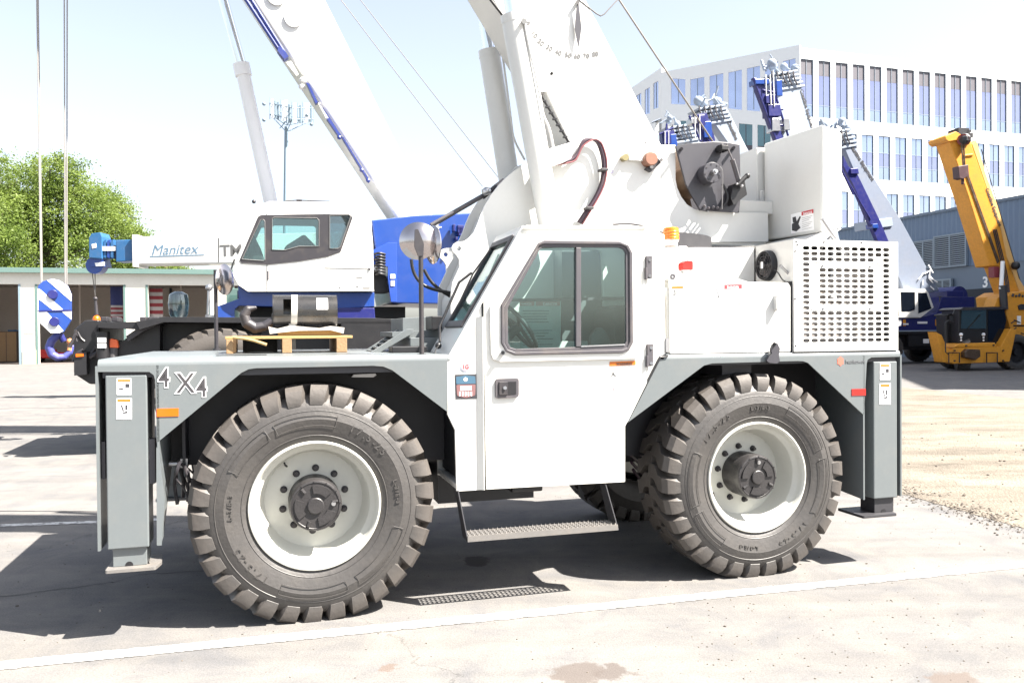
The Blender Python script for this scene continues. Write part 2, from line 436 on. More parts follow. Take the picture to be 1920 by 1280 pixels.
# ================================================================== GROUND
def ground_mat():
    m, n, l, b = nodes_of('worn pale asphalt')
    tc = n.new('ShaderNodeTexCoord')
    def nz(sc, det=6, rough=0.6, dist=0.0):
        t = n.new('ShaderNodeTexNoise'); t.inputs['Scale'].default_value = sc; t.inputs['Detail'].default_value = det
        t.inputs['Roughness'].default_value = rough; t.inputs['Distortion'].default_value = dist
        l.new(tc.outputs['Object'], t.inputs['Vector']); return t
    big = nz(0.35); mid = nz(2.2, 8, 0.7, 0.6); fine = nz(90, 4, 0.7)
    r1 = n.new('ShaderNodeValToRGB')
    e = r1.color_ramp.elements
    e[0].position = 0.25; e[0].color = (0.090, 0.091, 0.096, 1)
    e[1].position = 0.75; e[1].color = (0.168, 0.158, 0.144, 1)
    l.new(mid.outputs['Fac'], r1.inputs['Fac'])
    r2 = n.new('ShaderNodeMapRange'); r2.inputs[3].default_value = 0.84; r2.inputs[4].default_value = 1.18
    l.new(big.outputs['Fac'], r2.inputs[0])
    r3 = n.new('ShaderNodeMapRange'); r3.inputs[3].default_value = 0.45; r3.inputs[4].default_value = 1.5
    l.new(fine.outputs['Fac'], r3.inputs[0])
    mul = n.new('ShaderNodeMath'); mul.operation = 'MULTIPLY'
    l.new(r2.outputs[0], mul.inputs[0]); l.new(r3.outputs[0], mul.inputs[1])
    # hairline cracks
    vo = n.new('ShaderNodeTexVoronoi'); vo.feature = 'DISTANCE_TO_EDGE'; vo.inputs['Scale'].default_value = 0.2
    wob = n.new('ShaderNodeVectorMath'); wob.operation = 'MULTIPLY_ADD'
    nw = nz(1.6, 8, 0.7)
    wob.inputs[1].default_value = (0.9, 0.9, 0)
    l.new(nw.outputs['Color'], wob.inputs[0]); l.new(tc.outputs['Object'], wob.inputs[2]); l.new(wob.outputs[0], vo.inputs['Vector'])
    lt = n.new('ShaderNodeMapRange'); lt.inputs[1].default_value = 0.0; lt.inputs[2].default_value = 0.0022; lt.inputs[3].default_value = 0.62; lt.inputs[4].default_value = 1.0
    l.new(vo.outputs['Distance'], lt.inputs[0])
    # faint wheel tracks running with the yard
    tm = n.new('ShaderNodeMapping'); tm.inputs['Rotation'].default_value = (0, 0, -YAW); tm.inputs['Scale'].default_value = (0.12, 2.6, 1)
    tn = n.new('ShaderNodeTexNoise'); tn.inputs['Scale'].default_value = 1.3; tn.inputs['Detail'].default_value = 5; tn.inputs['Roughness'].default_value = 0.6
    l.new(tc.outputs['Object'], tm.inputs[0]); l.new(tm.outputs[0], tn.inputs['Vector'])
    tr_ = n.new('ShaderNodeMapRange'); tr_.inputs[1].default_value = 0.3; tr_.inputs[2].default_value = 0.6; tr_.inputs[3].default_value = 0.87; tr_.inputs[4].default_value = 1.06
    l.new(tn.outputs['Fac'], tr_.inputs[0])
    mt = n.new('ShaderNodeMath'); mt.operation = 'MULTIPLY'; l.new(mul.outputs[0], mt.inputs[0]); l.new(tr_.outputs[0], mt.inputs[1]); mul = mt
    m2 = n.new('ShaderNodeMath'); m2.operation = 'MULTIPLY'; l.new(mul.outputs[0], m2.inputs[0]); l.new(lt.outputs[0], m2.inputs[1])
    hv = n.new('ShaderNodeHueSaturation'); l.new(r1.outputs[0], hv.inputs['Color']); l.new(m2.outputs[0], hv.inputs['Value'])
    # oil stains of their own shape
    last = hv.outputs[0]
    for (px, py, rad, cc) in ((1085, 1262, 0.15, (0.085, 0.072, 0.065)), (1150, 1258, 0.10, (0.08, 0.068, 0.062)), (1790, 1275, 0.12, (0.10, 0.082, 0.072)), (890, 1052, 0.13, (0.05, 0.045, 0.042)), (1465, 1072, 0.07, (0.12, 0.10, 0.088)), (735, 1250, 0.05, (0.11, 0.085, 0.072))):
        g = ground_pt(px, py)
        sb = n.new('ShaderNodeVectorMath'); sb.operation = 'SUBTRACT'; sb.inputs[1].default_value = g
        l.new(tc.outputs['Object'], sb.inputs[0])
        ad = n.new('ShaderNodeVectorMath'); ad.operation = 'MULTIPLY_ADD'; ad.inputs[1].default_value = (0.34, 0.34, 0)
        st = nz(5, 6, 0.7)
        l.new(st.outputs['Color'], ad.inputs[0]); l.new(sb.outputs[0], ad.inputs[2])
        ad2 = n.new('ShaderNodeVectorMath'); ad2.operation = 'SUBTRACT'; ad2.inputs[1].default_value = (0.17, 0.17, 0); l.new(ad.outputs[0], ad2.inputs[0])
        ln = n.new('ShaderNodeVectorMath'); ln.operation = 'LENGTH'; l.new(ad2.outputs[0], ln.inputs[0])
        mm = n.new('ShaderNodeMapRange'); mm.inputs[1].default_value = rad * 0.75; mm.inputs[2].default_value = rad; mm.inputs[3].default_value = 0.85; mm.inputs[4].default_value = 0
        l.new(ln.outputs['Value'], mm.inputs[0])
        mx = n.new('ShaderNodeMix'); mx.data_type = 'RGBA'; mx.inputs[7].default_value = (*cc, 1)
        l.new(mm.outputs[0], mx.inputs[0]); l.new(last, mx.inputs[6]); last = mx.outputs[2]
    l.new(last, b.inputs['Base Color'])
    b.inputs['Roughness'].default_value = 0.88
    b.inputs['Specular IOR Level'].default_value = 0.25
    bp = n.new('ShaderNodeBump'); bp.inputs['Strength'].default_value = 0.5; bp.inputs['Distance'].default_value = 0.006
    l.new(fine.outputs['Fac'], bp.inputs['Height']); l.new(bp.outputs[0], b.inputs['Normal'])
    return m

def dirt_mat():
    m, n, l, b = nodes_of('pale dry dirt')
    tc = n.new('ShaderNodeTexCoord')
    a = n.new('ShaderNodeTexNoise'); a.inputs['Scale'].default_value = 1.1; a.inputs['Detail'].default_value = 10; a.inputs['Roughness'].default_value = 0.72
    mp = n.new('ShaderNodeMapping'); mp.inputs['Scale'].default_value = (0.5, 1.6, 1); mp.inputs['Rotation'].default_value = (0, 0, 0.2)
    l.new(tc.outputs['Object'], mp.inputs[0]); l.new(mp.outputs[0], a.inputs['Vector'])
    f = n.new('ShaderNodeTexNoise'); f.inputs['Scale'].default_value = 40; f.inputs['Detail'].default_value = 6; l.new(tc.outputs['Object'], f.inputs['Vector'])
    r = n.new('ShaderNodeValToRGB'); e = r.color_ramp.elements
    e[0].position = 0.3; e[0].color = (0.092, 0.081, 0.067, 1); e[1].position = 0.62; e[1].color = (0.19, 0.168, 0.138, 1)
    l.new(a.outputs['Fac'], r.inputs['Fac'])
    mr = n.new('ShaderNodeMapRange'); mr.inputs[3].default_value = 0.6; mr.inputs[4].default_value = 1.4; l.new(f.outputs['Fac'], mr.inputs[0])
    hv = n.new('ShaderNodeHueSaturation'); l.new(r.outputs[0], hv.inputs['Color']); l.new(mr.outputs[0], hv.inputs['Value'])
    l.new(hv.outputs[0], b.inputs['Base Color']); b.inputs['Roughness'].default_value = 0.95; b.inputs['Specular IOR Level'].default_value = 0.15
    bp = n.new('ShaderNodeBump'); bp.inputs['Strength'].default_value = 0.8; bp.inputs['Distance'].default_value = 0.03
    l.new(f.outputs['Fac'], bp.inputs['Height']); l.new(bp.outputs[0], b.inputs['Normal'])
    return m

def line_mat():
    m, n, l, b = nodes_of('worn white road paint')
    tc = n.new('ShaderNodeTexCoord')
    a = n.new('ShaderNodeTexNoise'); a.inputs['Scale'].default_value = 14; a.inputs['Detail'].default_value = 8; a.inputs['Roughness'].default_value = 0.75
    l.new(tc.outputs['Object'], a.inputs['Vector'])
    r = n.new('ShaderNodeValToRGB'); e = r.color_ramp.elements
    e[0].position = 0.42; e[0].color = (0.15, 0.145, 0.14, 1); e[1].position = 0.53; e[1].color = (0.45, 0.45, 0.44, 1)
    l.new(a.outputs['Fac'], r.inputs['Fac']); l.new(r.outputs[0], b.inputs['Base Color']); b.inputs['Roughness'].default_value = 0.8
    return m

g = MB(); S = 1500
g.add([(-S, -40, 0), (S, -40, 0), (S, S, 0), (-S, S, 0)], [(0, 1, 2, 3)])
go = g.build('ground', ground_mat()); go['kind'] = 'structure'

# dirt lot on the right, beyond the edge of the pavement
D0 = ground_pt(1120, 862); D1 = ground_pt(1690, 925); D2 = ground_pt(1925, 992); D3 = D2 + (D2 - D1).normalized() * 14
dm = MB(); nu, nv = 70, 60; vs_ = []
edge = [D0, D1, D2, D3]
for i in range(nu + 1):
    t = i / nu * 3; k = min(2, int(t)); e = edge[k].lerp(edge[k + 1], t - k)
    e = e + Vector((0, 0.26 * noise.noise(Vector((i * 0.45, 0, 0))) + 0.1 * noise.noise(Vector((i * 1.7, 4, 0))), 0))
    for j in range(nv + 1):
        s = (j / nv) ** 1.9 * 19
        p = e + Vector((0.32 * s if i > nu * 0.3 else 0.32 * s * (0.2 + 0.8 * i / (nu * 0.3)), s, 0))
        h = 0.004 + (0.0 if j == 0 else max(0, 0.035 * (noise.noise(p * 1.4) + 0.6 * noise.noise(p * 4.1))) * min(1, j / 6))
        vs_.append((p.x, p.y, h))
fs_ = [(i * (nv + 1) + j, (i + 1) * (nv + 1) + j, (i + 1) * (nv + 1) + j + 1, i * (nv + 1) + j + 1) for i in range(nu) for j in range(nv)]
dm.add(vs_, fs_)
do = dm.build('dirt_lot', dirt_mat(), smooth=80); do['kind'] = 'structure'

# painted lines
LM = line_mat()
def stripe(a, b, w, name='painted_line'):
    a = ground_pt(*a, z=0.004); b = ground_pt(*b, z=0.004)
    d = (b - a).normalized(); nrm = Vector((-d.y, d.x, 0)); q = MB(); N = 220
    vs = []
    for i in range(N + 1):
        p = a.lerp(b, i / N)
        for s in (-1, 1):
            vs.append(p + nrm * s * (w / 2 + 0.014 * noise.noise(Vector((i * 1.3, s * 5, 0)))))
    q.add(vs, [(2 * i, 2 * i + 2, 2 * i + 3, 2 * i + 1) for i in range(N)])
    o = q.build(name, LM); o['kind'] = 'structure'; return o
stripe((-260, 1272), (2200, 1030), 0.115)
stripe((-200, 992), (300, 973), 0.10)
def crack(pts, w):
    q = MB(); P = [ground_pt(*p, z=0.0035) for p in pts]; vs = []; fine_ = []
    for a, b in zip(P, P[1:]):
        for i in range(14): fine_.append(a.lerp(b, i / 14))
    for i, p in enumerate(fine_):
        o_ = 0.02 * noise.noise(Vector((i * 0.5, w * 99, 0))); ww_ = w * (0.6 + abs(noise.noise(Vector((i * 0.9, 3, 0)))))
        vs += [(p.x, p.y + o_ - ww_, p.z), (p.x, p.y + o_ + ww_, p.z)]
    q.add(vs, [(2 * i, 2 * i + 2, 2 * i + 3, 2 * i + 1) for i in range(len(fine_) - 1)])
    o = q.build('pavement_crack', paint('crack shadowed grit', (0.035, 0.035, 0.04), 0.9, grime=0.1)); o['kind'] = 'structure'
crack([(-200, 1140), (0, 1118), (110, 1104), (215, 1090), (260, 1076), (370, 1070), (600, 1060)], 0.006)
crack([(-300, 962), (0, 957), (190, 958), (290, 960)], 0.012)
crack([(-300, 768), (0, 766), (180, 763)], 0.02)

# loose gravel and rubble: one uncountable mass
gm = MB()
def stone(x, y, r, z=0.0):
    n = 5; vs = []
    for k, (rr, h) in enumerate(((1.0, 0.0), (0.8, 0.55))):
        for i in range(n):
            t = 2 * math.pi * i / n + k * 0.6
            q = r * rr * rnd(0.7, 1.25)
            vs.append((x + q * math.cos(t), y + q * math.sin(t), z + h * r * rnd(0.7, 1.2)))
    vs.append((x, y, z + r * 0.75))
    fs = [(i, (i + 1) % n, (i + 1) % n + n, i + n) for i in range(n)] + [(n + i, n + (i + 1) % n, 2 * n) for i in range(n)]
    gm.add(vs, fs)
for _ in range(9000):
    t = random.random(); k = rnd(-1, 1)
    e = D1.lerp(D3, t * 0.62) if random.random() < 0.8 else D0.lerp(D1, t)
    s = random.gauss(0.12, 0.30)
    p = e + Vector((0.32 * s, s + rnd(-0.12, 0.05), 0))
    stone(p.x, p.y, 0.0025 + 0.011 * random.random() ** 2.5 * (1.8 if random.random() < 0.08 else 1), 0.004)
for _ in range(1500):
    p = D1.lerp(D3, random.random()) + Vector((rnd(0, 3), rnd(0.2, 9), 0))
    stone(p.x, p.y, 0.004 + 0.016 * random.random() ** 3, 0.008)
go2 = gm.build('gravel', paint('gravel stone', (0.075, 0.064, 0.055), 0.9, grime=0.5, scale=9), kind='stuff')
gm = MB()
for _ in range(900):
    x = rnd(-4, 5); y = rnd(3.2, 9)
    stone(x, y, rnd(0.002, 0.006) * (1.8 if random.random() < 0.05 else 1))
for _ in range(120):
    p = ground_pt(rnd(1250, 1920), rnd(1120, 1280)); stone(p.x, p.y, rnd(0.003, 0.0065))
gm.build('pebbles', paint('dark grit', (0.07, 0.06, 0.05), 0.9, grime=0.5, scale=9), kind='stuff')

# ================================================================== MAIN CRANE
P0 = ground_pt(585, 1166)
F = Frame(P0.x, P0.y)
# wheel centre under the hub: shift the origin so that u = 0 is the front axle
crane = thing('carry_deck_crane', 'grey and white crane with 4 X 4 on its fender and big lugged tyres', 'crane', F)
W_ = 2.16                                   # overall width
def put(mb, name, mat, parent=crane, **k): return mb.build(name, mat, parent, **k)
def fp(pts, v): return F.poly(pts, v)

def rounded(pts, r, seg=4):
    """round the corners of a 2d polygon; r in the same unit, or per point"""
    out = []; n = len(pts)
    for i in range(n):
        p = Vector(pts[i]); a = Vector(pts[i - 1]); b = Vector(pts[(i + 1) % n])
        rr = r[i] if isinstance(r, (list, tuple)) else r
        if rr <= 0: out.append(tuple(p)); continue
        da = (a - p); db = (b - p)
        d = min(rr, da.length * 0.45, db.length * 0.45)
        s = p + da.normalized() * d; e = p + db.normalized() * d
        for k in range(seg + 1):
            t = k / seg
            out.append(tuple(s * (1 - t) ** 2 + p * 2 * t * (1 - t) + e * t * t))
    return out

# ---- deck with front fender, one folded sheet
WD = 0.5 * (F.V(183, 677, 0.02)[1] + F.V(838, 661, 0.02)[1])       # deck height
UF = F.V(183, 690, 0)[0]; UCab = F.V(838, 700, 0)[0]; UR = F.V(1688, 700, 0)[0]
rb = 0.035
print('deck', WD, 'front', UF, 'cab', UCab, 'rear', UR, 'axles', F.V(585, 950, 0), F.V(1405, 900, 0))
def folded_deck(u0, u1, wd, side_px, name):
    mb = MB()
    side = fp(side_px, 0)
    side = [(u, min(w, wd - rb)) for u, w in side]
    mb.prism(side, 0.0, 0.012)
    mb.prism(side, W_ - 0.012, W_)
    # folded corner + top, section in (v, w)
    sec = []
    for k in range(7):
        t = k / 6 * math.pi / 2
        sec.append((rb - rb * math.cos(t), wd - rb + rb * math.sin(t)))
    sec2 = [(W_ - v, w) for v, w in reversed(sec)]
    outer = sec + sec2
    inner = [(v * (W_ - 0.016) / W_ + 0.008, w - 0.010) for v, w in reversed(outer)]
    mb.prism(outer + inner, u0, u1, 'U')
    return put(mb, name, 'grey', smooth=30)
front_px = [(183, 676), (839, 662), (838, 771), (736, 694), (719, 687), (700, 685.5), (480, 690), (466, 692), (452, 699), (294, 830), (291, 712), (288, 703), (280, 697), (187, 697), (183, 697)]
folded_deck(UF, UCab + 0.02, WD, front_px, 'front_deck')
WR = 0.5 * (F.V(1251, 663, 0.02)[1] + F.V(1688, 655, 0.02)[1])
rear_px = [(1251, 660), (1690, 655), (1690, 668), (1687, 668.5), (1634, 670), (1627, 674), (1625, 682), (1620, 778), (1515, 680), (1506, 677), (1497, 676.5), (1335, 681), (1320, 685), (1178, 791), (1176, 789), (1234, 669)]
folded_deck(F.V(1245, 664, 0)[0], UR, WR, rear_px, 'rear_deck')
# black seal along the rear fender's slanted edge
a = F.V3(1176, 789, -0.004); b_ = F.V3(1238, 669, -0.004); c = F.V3(1252, 667, -0.004)
put(MB().tube([a, b_, c], 0.008, 6), 'edge_seal', 'black')
# end plates
put(MB().box((UF - 0.012, 0.0, F.V(185, 1033, 0)[1]), (UF, 0.28, WD - rb)).box((UF - 0.012, W_ - 0.28, F.V(185, 1033, 0)[1]), (UF, W_, WD - rb)).box((UF - 0.012, 0.28, WD - 0.45), (UF, W_ - 0.28, WD - rb)), 'front_bumper_plate', 'grey')
wlr = F.V(1688, 930, 0)[1]
put(MB().box((UR, 0, wlr), (UR + 0.012, 0.28, WR - rb)).box((UR, W_ - 0.28, wlr), (UR + 0.012, W_, WR - rb)).box((UR, 0.28, WR - 0.6), (UR + 0.012, W_ - 0.28, WR - rb)), 'rear_bumper_plate', 'grey')

# ---- outriggers
def outrigger(pxl, pxr, ytop, ybot, foot_y, foot_px, vface=0.006, decals=True, far=False):
    u0, wt = F.V(pxl, ytop, vface); u1 = F.V(pxr, ytop, vface)[0]; wb = F.V(pxl, ybot, vface)[1]
    d = 0.19
    def vv(v): return W_ - v if far else v
    o = MB().box((u0, vv(vface), wb), (u1, vv(vface + d), wt)).build('outrigger_box', 'grey', crane, bevel=0.006)
    s = 0.022
    wf = F.V(pxl, foot_y, vface)[1]
    MB().box((u0 + s, vv(vface + s), wf), (u1 - s * 0.6, vv(vface + d - s), wb + 0.02)).build('outrigger_leg', 'greyd' if pxl > 1000 else 'grey', o, bevel=0.003)
    f0 = F.V(foot_px[0], foot_y, vface - 0.03)[0]; f1 = F.V(foot_px[1], foot_y, vface - 0.03)[0]
    fm = MB().prism(rounded([(f0, vv(vface - 0.035)), (f1, vv(vface - 0.035)), (f1 + 0.02, vv(vface + 0.07)), (f1, vv(vface + d + 0.05)), (f0, vv(vface + d + 0.05))], 0.012), wf - 0.018, wf, 'W')
    fm.build('outrigger_foot', 'greyd' if pxl > 1000 else 'galv', o, bevel=0.003)
    MB().cyl(((u0 + u1) / 2, vv(vface + s - 0.002), wf + 0.005), ((u0 + u1) / 2, vv(vface + s + 0.02), wf + 0.005), 0.02, n=14).build('pin', 'black', o)
    return o, u0, u1, wt, wb
of, a0, a1, awt, awb = outrigger(197, 275, 704, 1031, 1066, (197, 292))
outrigger(197, 275, 704, 1031, 1066, (197, 290), far=True)
orr, b0, b1, bwt, bwb = outrigger(1638, 1682, 678, 935, 963, (1618, 1681))
outrigger(1638, 1682, 678, 935, 963, (1618, 1681), far=True)
# housing walls beside the boxes
for far in (False, True):
    vv = (lambda v: W_ - v) if far else (lambda v: v)
    mb = MB(); wu = F.V(293, 700, 0)[0]
    q = [F.V(293, 700, 0)[1], F.V(293, 1022, 0)[1]]
    mb.prism([(vv(0.0), WD - rb), (vv(0.62), WD - rb), (vv(0.62), WD - 0.60), (vv(0.12), q[1] + 0.02), (vv(0.0), q[1])], wu, wu + 0.012, 'U')
    put(mb, 'housing_wall', 'greyd' if far else 'grey')
    mb = MB(); wu = F.V(1621, 700, 0)[0]
    mb.prism([(vv(0.0), WR - rb), (vv(0.8), WR - rb), (vv(0.8), wlr + 0.06), (vv(0.0), wlr - 0.005)], wu - 0.012, wu, 'U')
    put(mb, 'housing_wall', 'grey')
# flange on the near front wall, catching the light
put(MB().prism(fp([(293, 838), (296, 842), (309, 934), (303, 1022), (294, 1022)], -0.002), -0.002, 0.008), 'housing_flange', 'grey')
put(MB().box((F.V(190, 840, 0.05)[0], 0.05, F.V(190, 898, 0.05)[1]), (F.V(197, 840, 0.05)[0], 0.09, F.V(190, 828, 0.05)[1]))
    .box((F.V(281, 900, 0.05)[0], 0.03, F.V(284, 905, 0.05)[1]), (F.V(291, 830, 0.05)[0], 0.09, F.V(284, 822, 0.05)[1])), 'wear_pad', 'winch')

# ---- chassis
put(MB().prism([(UF + 0.25, WD - 0.05), (UR - 0.22, WR - 0.05), (UR - 0.22, 0.72), (UF + 0.25, 0.86)], 0.52, 0.56)
    .prism([(UF + 0.25, WD - 0.05), (UR - 0.22, WR - 0.05), (UR - 0.22, 0.72), (UF + 0.25, 0.86)], W_ - 0.56, W_ - 0.52)
    .box((UF + 0.02, 0.02, WD - 0.10), (UR - 0.02, W_ - 0.02, WD - 0.055))
    .box((UF + 0.25, 0.56, 0.86), (UR - 0.25, W_ - 0.56, 0.9)), 'chassis_frame', 'greyd')
put(MB().box((F.V(340, 700, .3)[0], 0.30, 0.86), (F.V(346, 700, .3)[0], 0.52, WD - .1)).box((F.V(500, 700, .3)[0], 0.36, 0.95), (F.V(640, 700, .3)[0], 0.52, 1.2)), 'inner_brace', 'greyd')
UA1 = 0.028; UA2 = F.V(1421, 900, 0.0)[0]
for ua in (UA1, UA2):
    m = MB().cyl((ua, 0.30, 0.64), (ua, W_ - 0.30, 0.64), 0.085, n=16).ball((ua + 0.03, W_ / 2 + .1, 0.66), 0.2, 16).box((ua - 0.07, 0.38, 0.60), (ua + 0.07, 0.66, 0.86)).box((ua - 0.07, W_ - 0.66, 0.60), (ua + 0.07, W_ - 0.38, 0.86))
    put(m, 'axle', 'greyd', smooth=40)
put(MB().cyl((0, 1.18, 0.64), (UA2, 1.18, 0.66), 0.045, n=12).box((0.9, 0.85, 0.45), (1.6, 1.5, 0.9)), 'drive_shaft', 'greyd', smooth=40)
hz = MB()
for k in range(9):
    p = [Vector(F.V3(335 + rnd(-4, 14), 868 + rnd(-12, 12), rnd(0.2, 0.5)))]
    for i in range(4): p.append(p[-1] + Vector((rnd(-0.02, 0.05), rnd(-0.05, 0.06), -rnd(0.03, 0.08))))
    hz.tube(p, rnd(0.006, 0.011), 6, smooth=2)
put(hz, 'hydraulic_hoses', 'blacks', smooth=50, kind='stuff')
put(MB().cyl(F.V3(317, 869, 0.3), F.V3(333, 869, 0.3), 0.016, n=10).box(F.V3(338, 860, .3), (F.V(352, 876, .3)[0], 0.38, F.V(352, 876, .3)[1])), 'valve_block', 'steel', smooth=40)
put(MB().box((F.V(1340, 684, .3)[0], .2, WR - .16), (F.V(1394, 700, .3)[0], .5, WR - .06)), 'battery_tray', 'winch')
hz = MB()
for k in range(4):
    a = Vector(F.V3(1178 + k * 3, 838 + k * 14, 0.55)); b_ = Vector(F.V3(1232, 850 + k * 22, 0.9)); hz.tube([a, a.lerp(b_, .5) + Vector((0, 0, -0.05)), b_], 0.012, 6, smooth=2)
put(hz, 'brake_lines', 'hose', smooth=50, kind='stuff')

# ---- wheels
RT = 0.690; WC = 0.664; WIDTH = 0.44
def tyre_mesh():
    mb = MB()
    body = [(0.333, 0.065), (0.350, 0.035), (0.373, 0.006), (0.42, -0.014), (0.49, -0.024), (0.497, -0.026), (0.503, -0.024), (0.560, -0.014), (0.585, -0.004), (0.61, 0.014), (0.628, 0.045), (0.636, 0.11), (0.638, WIDTH / 2)]
    prof = body + [(r, WIDTH - v) for r, v in reversed(body[:-1])]
    mb.lathe(prof, n=120)
    NL = 30
    def P(r, v, ang): return (r * math.cos(ang), v, r * math.sin(ang))
    for side in (0, 1):
        for k in range(NL):
            a = 2 * math.pi * (k + 0.5 * side) / NL
            pitch = 2 * math.pi / NL
            st = [(0.578, -0.010, 0.560, -0.10, 0.28), (0.625, -0.014, 0.595, -0.05, 0.32), (0.664, 0.000, 0.61, 0.0, 0.335), (RT, 0.035, 0.62, 0.04, 0.335), (RT + .002, 0.085, 0.62, 0.10, 0.33), (RT + 0.002, 0.150, 0.62, 0.52, 0.33), (RT + 0.001, 0.235, 0.62, 0.56, 0.30)]
            vs = []
            for ro, v, ri, off, hw in st:
                vb = v + (0.02 if v < 0.04 else 0)
                if side: v = WIDTH - v; vb = WIDTH - vb; 
                c = a - off * pitch
                h1 = hw * pitch; h0 = (hw + 0.09) * pitch
                vs += [P(ro, v, c - h1), P(ro, v, c + h1), P(ri, vb, c + h0), P(ri, vb, c - h0)]
            fs = [(0, 1, 2, 3), tuple(reversed((len(vs) - 4, len(vs) - 3, len(vs) - 2, len(vs) - 1)))]
            for i in range(len(st) - 1):
                for q in range(4):
                    fs.append((i * 4 + q, i * 4 + (q + 1) % 4, i * 4 + 4 + (q + 1) % 4, i * 4 + 4 + q))
            mb.add(vs, fs)
    # moulded sidewall bands
    def band(t0, t1, r0, r1):
        pts = []
        for r, rev in ((r0, False), (r1, True)):
            rng = range(0, 25)
            pp = [(r, R(t0 + (t1 - t0) * i / 24)) for i in rng]
            if rev: pp.reverse()
            pts += pp
        q = [(r * math.cos(t), -0.0265 if abs(r - 0.5) < .06 else -0.02, r * math.sin(t)) for r, t in pts]
        q.append(q[0]); mb.tube(q, 0.0019, 5)
    for t0, t1 in ((72, 112), (118, 150), (242, 286), (294, 338)):
        band(t0, t1, 0.462, 0.522)
    ring = [(0.545 * math.cos(R(3 * i)), -0.0165, 0.545 * math.sin(R(3 * i))) for i in range(121)]
    mb.tube(ring, 0.003, 5)
    ring = [(0.405 * math.cos(R(3 * i)), -0.0085, 0.405 * math.sin(R(3 * i))) for i in range(121)]
    mb.tube(ring, 0.003, 5)
    return mb

def build_wheel():
    w = bpy.data.objects.new('wheel', None); col.objects.link(w); w.parent = crane
    ty = tyre_mesh().build('tyre', 'rubber', w, smooth=32)
    rim = MB().lathe([(0.369, 0.03), (0.373, 0.008), (0.368, -0.006), (0.360, -0.008), (0.352, 0.0), (0.345, 0.022), (0.335, 0.05), (0.318, 0.062), (0.311, 0.075), (0.307, 0.15), (0.295, 0.175), (0.288, 0.205), (0.283, 0.212), (0.17, 0.206), (0.05, 0.206)], n=96).build('rim', 'rim', w, smooth=40)
    hub = MB().lathe([(0.150, 0.21), (0.150, 0.04), (0.146, 0.012), (0.140, 0.004), (0.132, 0.002), (0.128, 0.006), (0.0001, 0.006)], n=64)
    hub.lathe([(0.047, 0.006), (0.047, -0.006), (0.042, -0.010), (0.0001, -0.010)], n=32)
    for t0, t1, r0, r1 in ((35, 95, 0.07, 0.118), (155, 215, 0.07, 0.118), (275, 335, 0.07, 0.118)):
        pts = [(r0, R(t0 + (t1 - t0) * i / 8)) for i in range(9)] + [(r1, R(t1 - (t1 - t0) * i / 8)) for i in range(9)]
        hub.prism([(r * math.cos(t), r * math.sin(t)) for r, t in pts], -0.004, 0.01)
    for t in (5, 125, 245):
        c_, s_ = math.cos(R(t)), math.sin(R(t))
        hub.tube([(0.095 * c_, 0.004, 0.095 * s_), (0.126 * c_, 0.004, 0.126 * s_)], 0.011, 8)
    for i in range(12):
        t = 2 * math.pi * i / 12
        hub.cyl((0.139 * math.cos(t), 0.02, 0.139 * math.sin(t)), (0.139 * math.cos(t), -0.001, 0.139 * math.sin(t)), 0.004, n=6)
    hub.build('hub', 'hub', w, smooth=35)
    nm = None
    for i in range(10):
        t = 2 * math.pi * (i + 0.3) / 10; x, z = 0.186 * math.cos(t), 0.186 * math.sin(t)
        if nm is None:
            nm = MB().cyl((0, 0, 0), (0, -0.016, 0), 0.017, n=6).cyl((0, -0.016, 0), (0, -0.032, 0), 0.0105, n=12).cyl((0, 0.0, 0), (0, -0.004, 0), 0.021, n=16).build('wheel_nut', 'blacks', w)
            no = nm
        else:
            no = nm.copy(); col.objects.link(no)
        no.location = (x, 0.206, z)
    MB().cyl((0.1, 0.004, 0.0), (0.1, -0.006, 0.0), 0.013, n=12).build('oil_plug', 'steel', w)
    MB().tube([(-0.14, 0.19, 0.215), (-0.15, 0.16, 0.23), (-0.152, 0.13, 0.245)], 0.006, 8).build('valve_stem', 'black', w)
    for s, t0, size, rr in (('17.5-25', 62, 0.055, 0.463), ('L-3/E-3', 12, 0.034, 0.455), ('17.5-25', 232, 0.055, 0.463), ('L-3/E-3', 182, 0.034, 0.455)):
        t = t0
        for ch in s:
            ang = R(t); cc = Vector((math.cos(ang), 0, math.sin(ang)))
            text_part('tyre_lettering', ch, size, 'rubber', w, cc * rr + Vector((0, -0.0225, 0)), (math.sin(ang), 0, -math.cos(ang)), cc, extrude=0.0035, bold=0.0012)
            t -= (size * (0.78 if ch not in '.-/' else 0.42)) / rr * 57.3
    return w
w1 = build_wheel()
# the separate letters become one moulding per wheel
def join_children(w, nm, newname):
    ch = [c for c in w.children if c.name.startswith(nm)]
    bm = bmesh.new()
    for c_ in ch: bm.from_mesh(c_.data)
    me = bpy.data.meshes.new(newname); bm.to_mesh(me); bm.free(); me.materials.append(ch[0].data.materials[0])
    for c_ in ch: bpy.data.objects.remove(c_)
    o = bpy.data.objects.new(newname, me); col.objects.link(o); o.parent = w; o['kind'] = 'stuff'; return o
join_children(w1, 'tyre_lettering', 'raised_lettering')
w1.location = (UA1, 0, WC); w1.rotation_euler = (0, R(-4), 0)
w2 = copy_tree(w1, crane); w2.location = (UA2, 0, WC); w2.rotation_euler = (0, R(-86), 0)
w3 = copy_tree(w1, crane); w3.location = (UA1, W_, WC); w3.rotation_euler = (0, R(20), R(180))
w4 = copy_tree(w1, crane); w4.location = (UA2, W_, WC); w4.rotation_euler = (0, R(50), R(180))

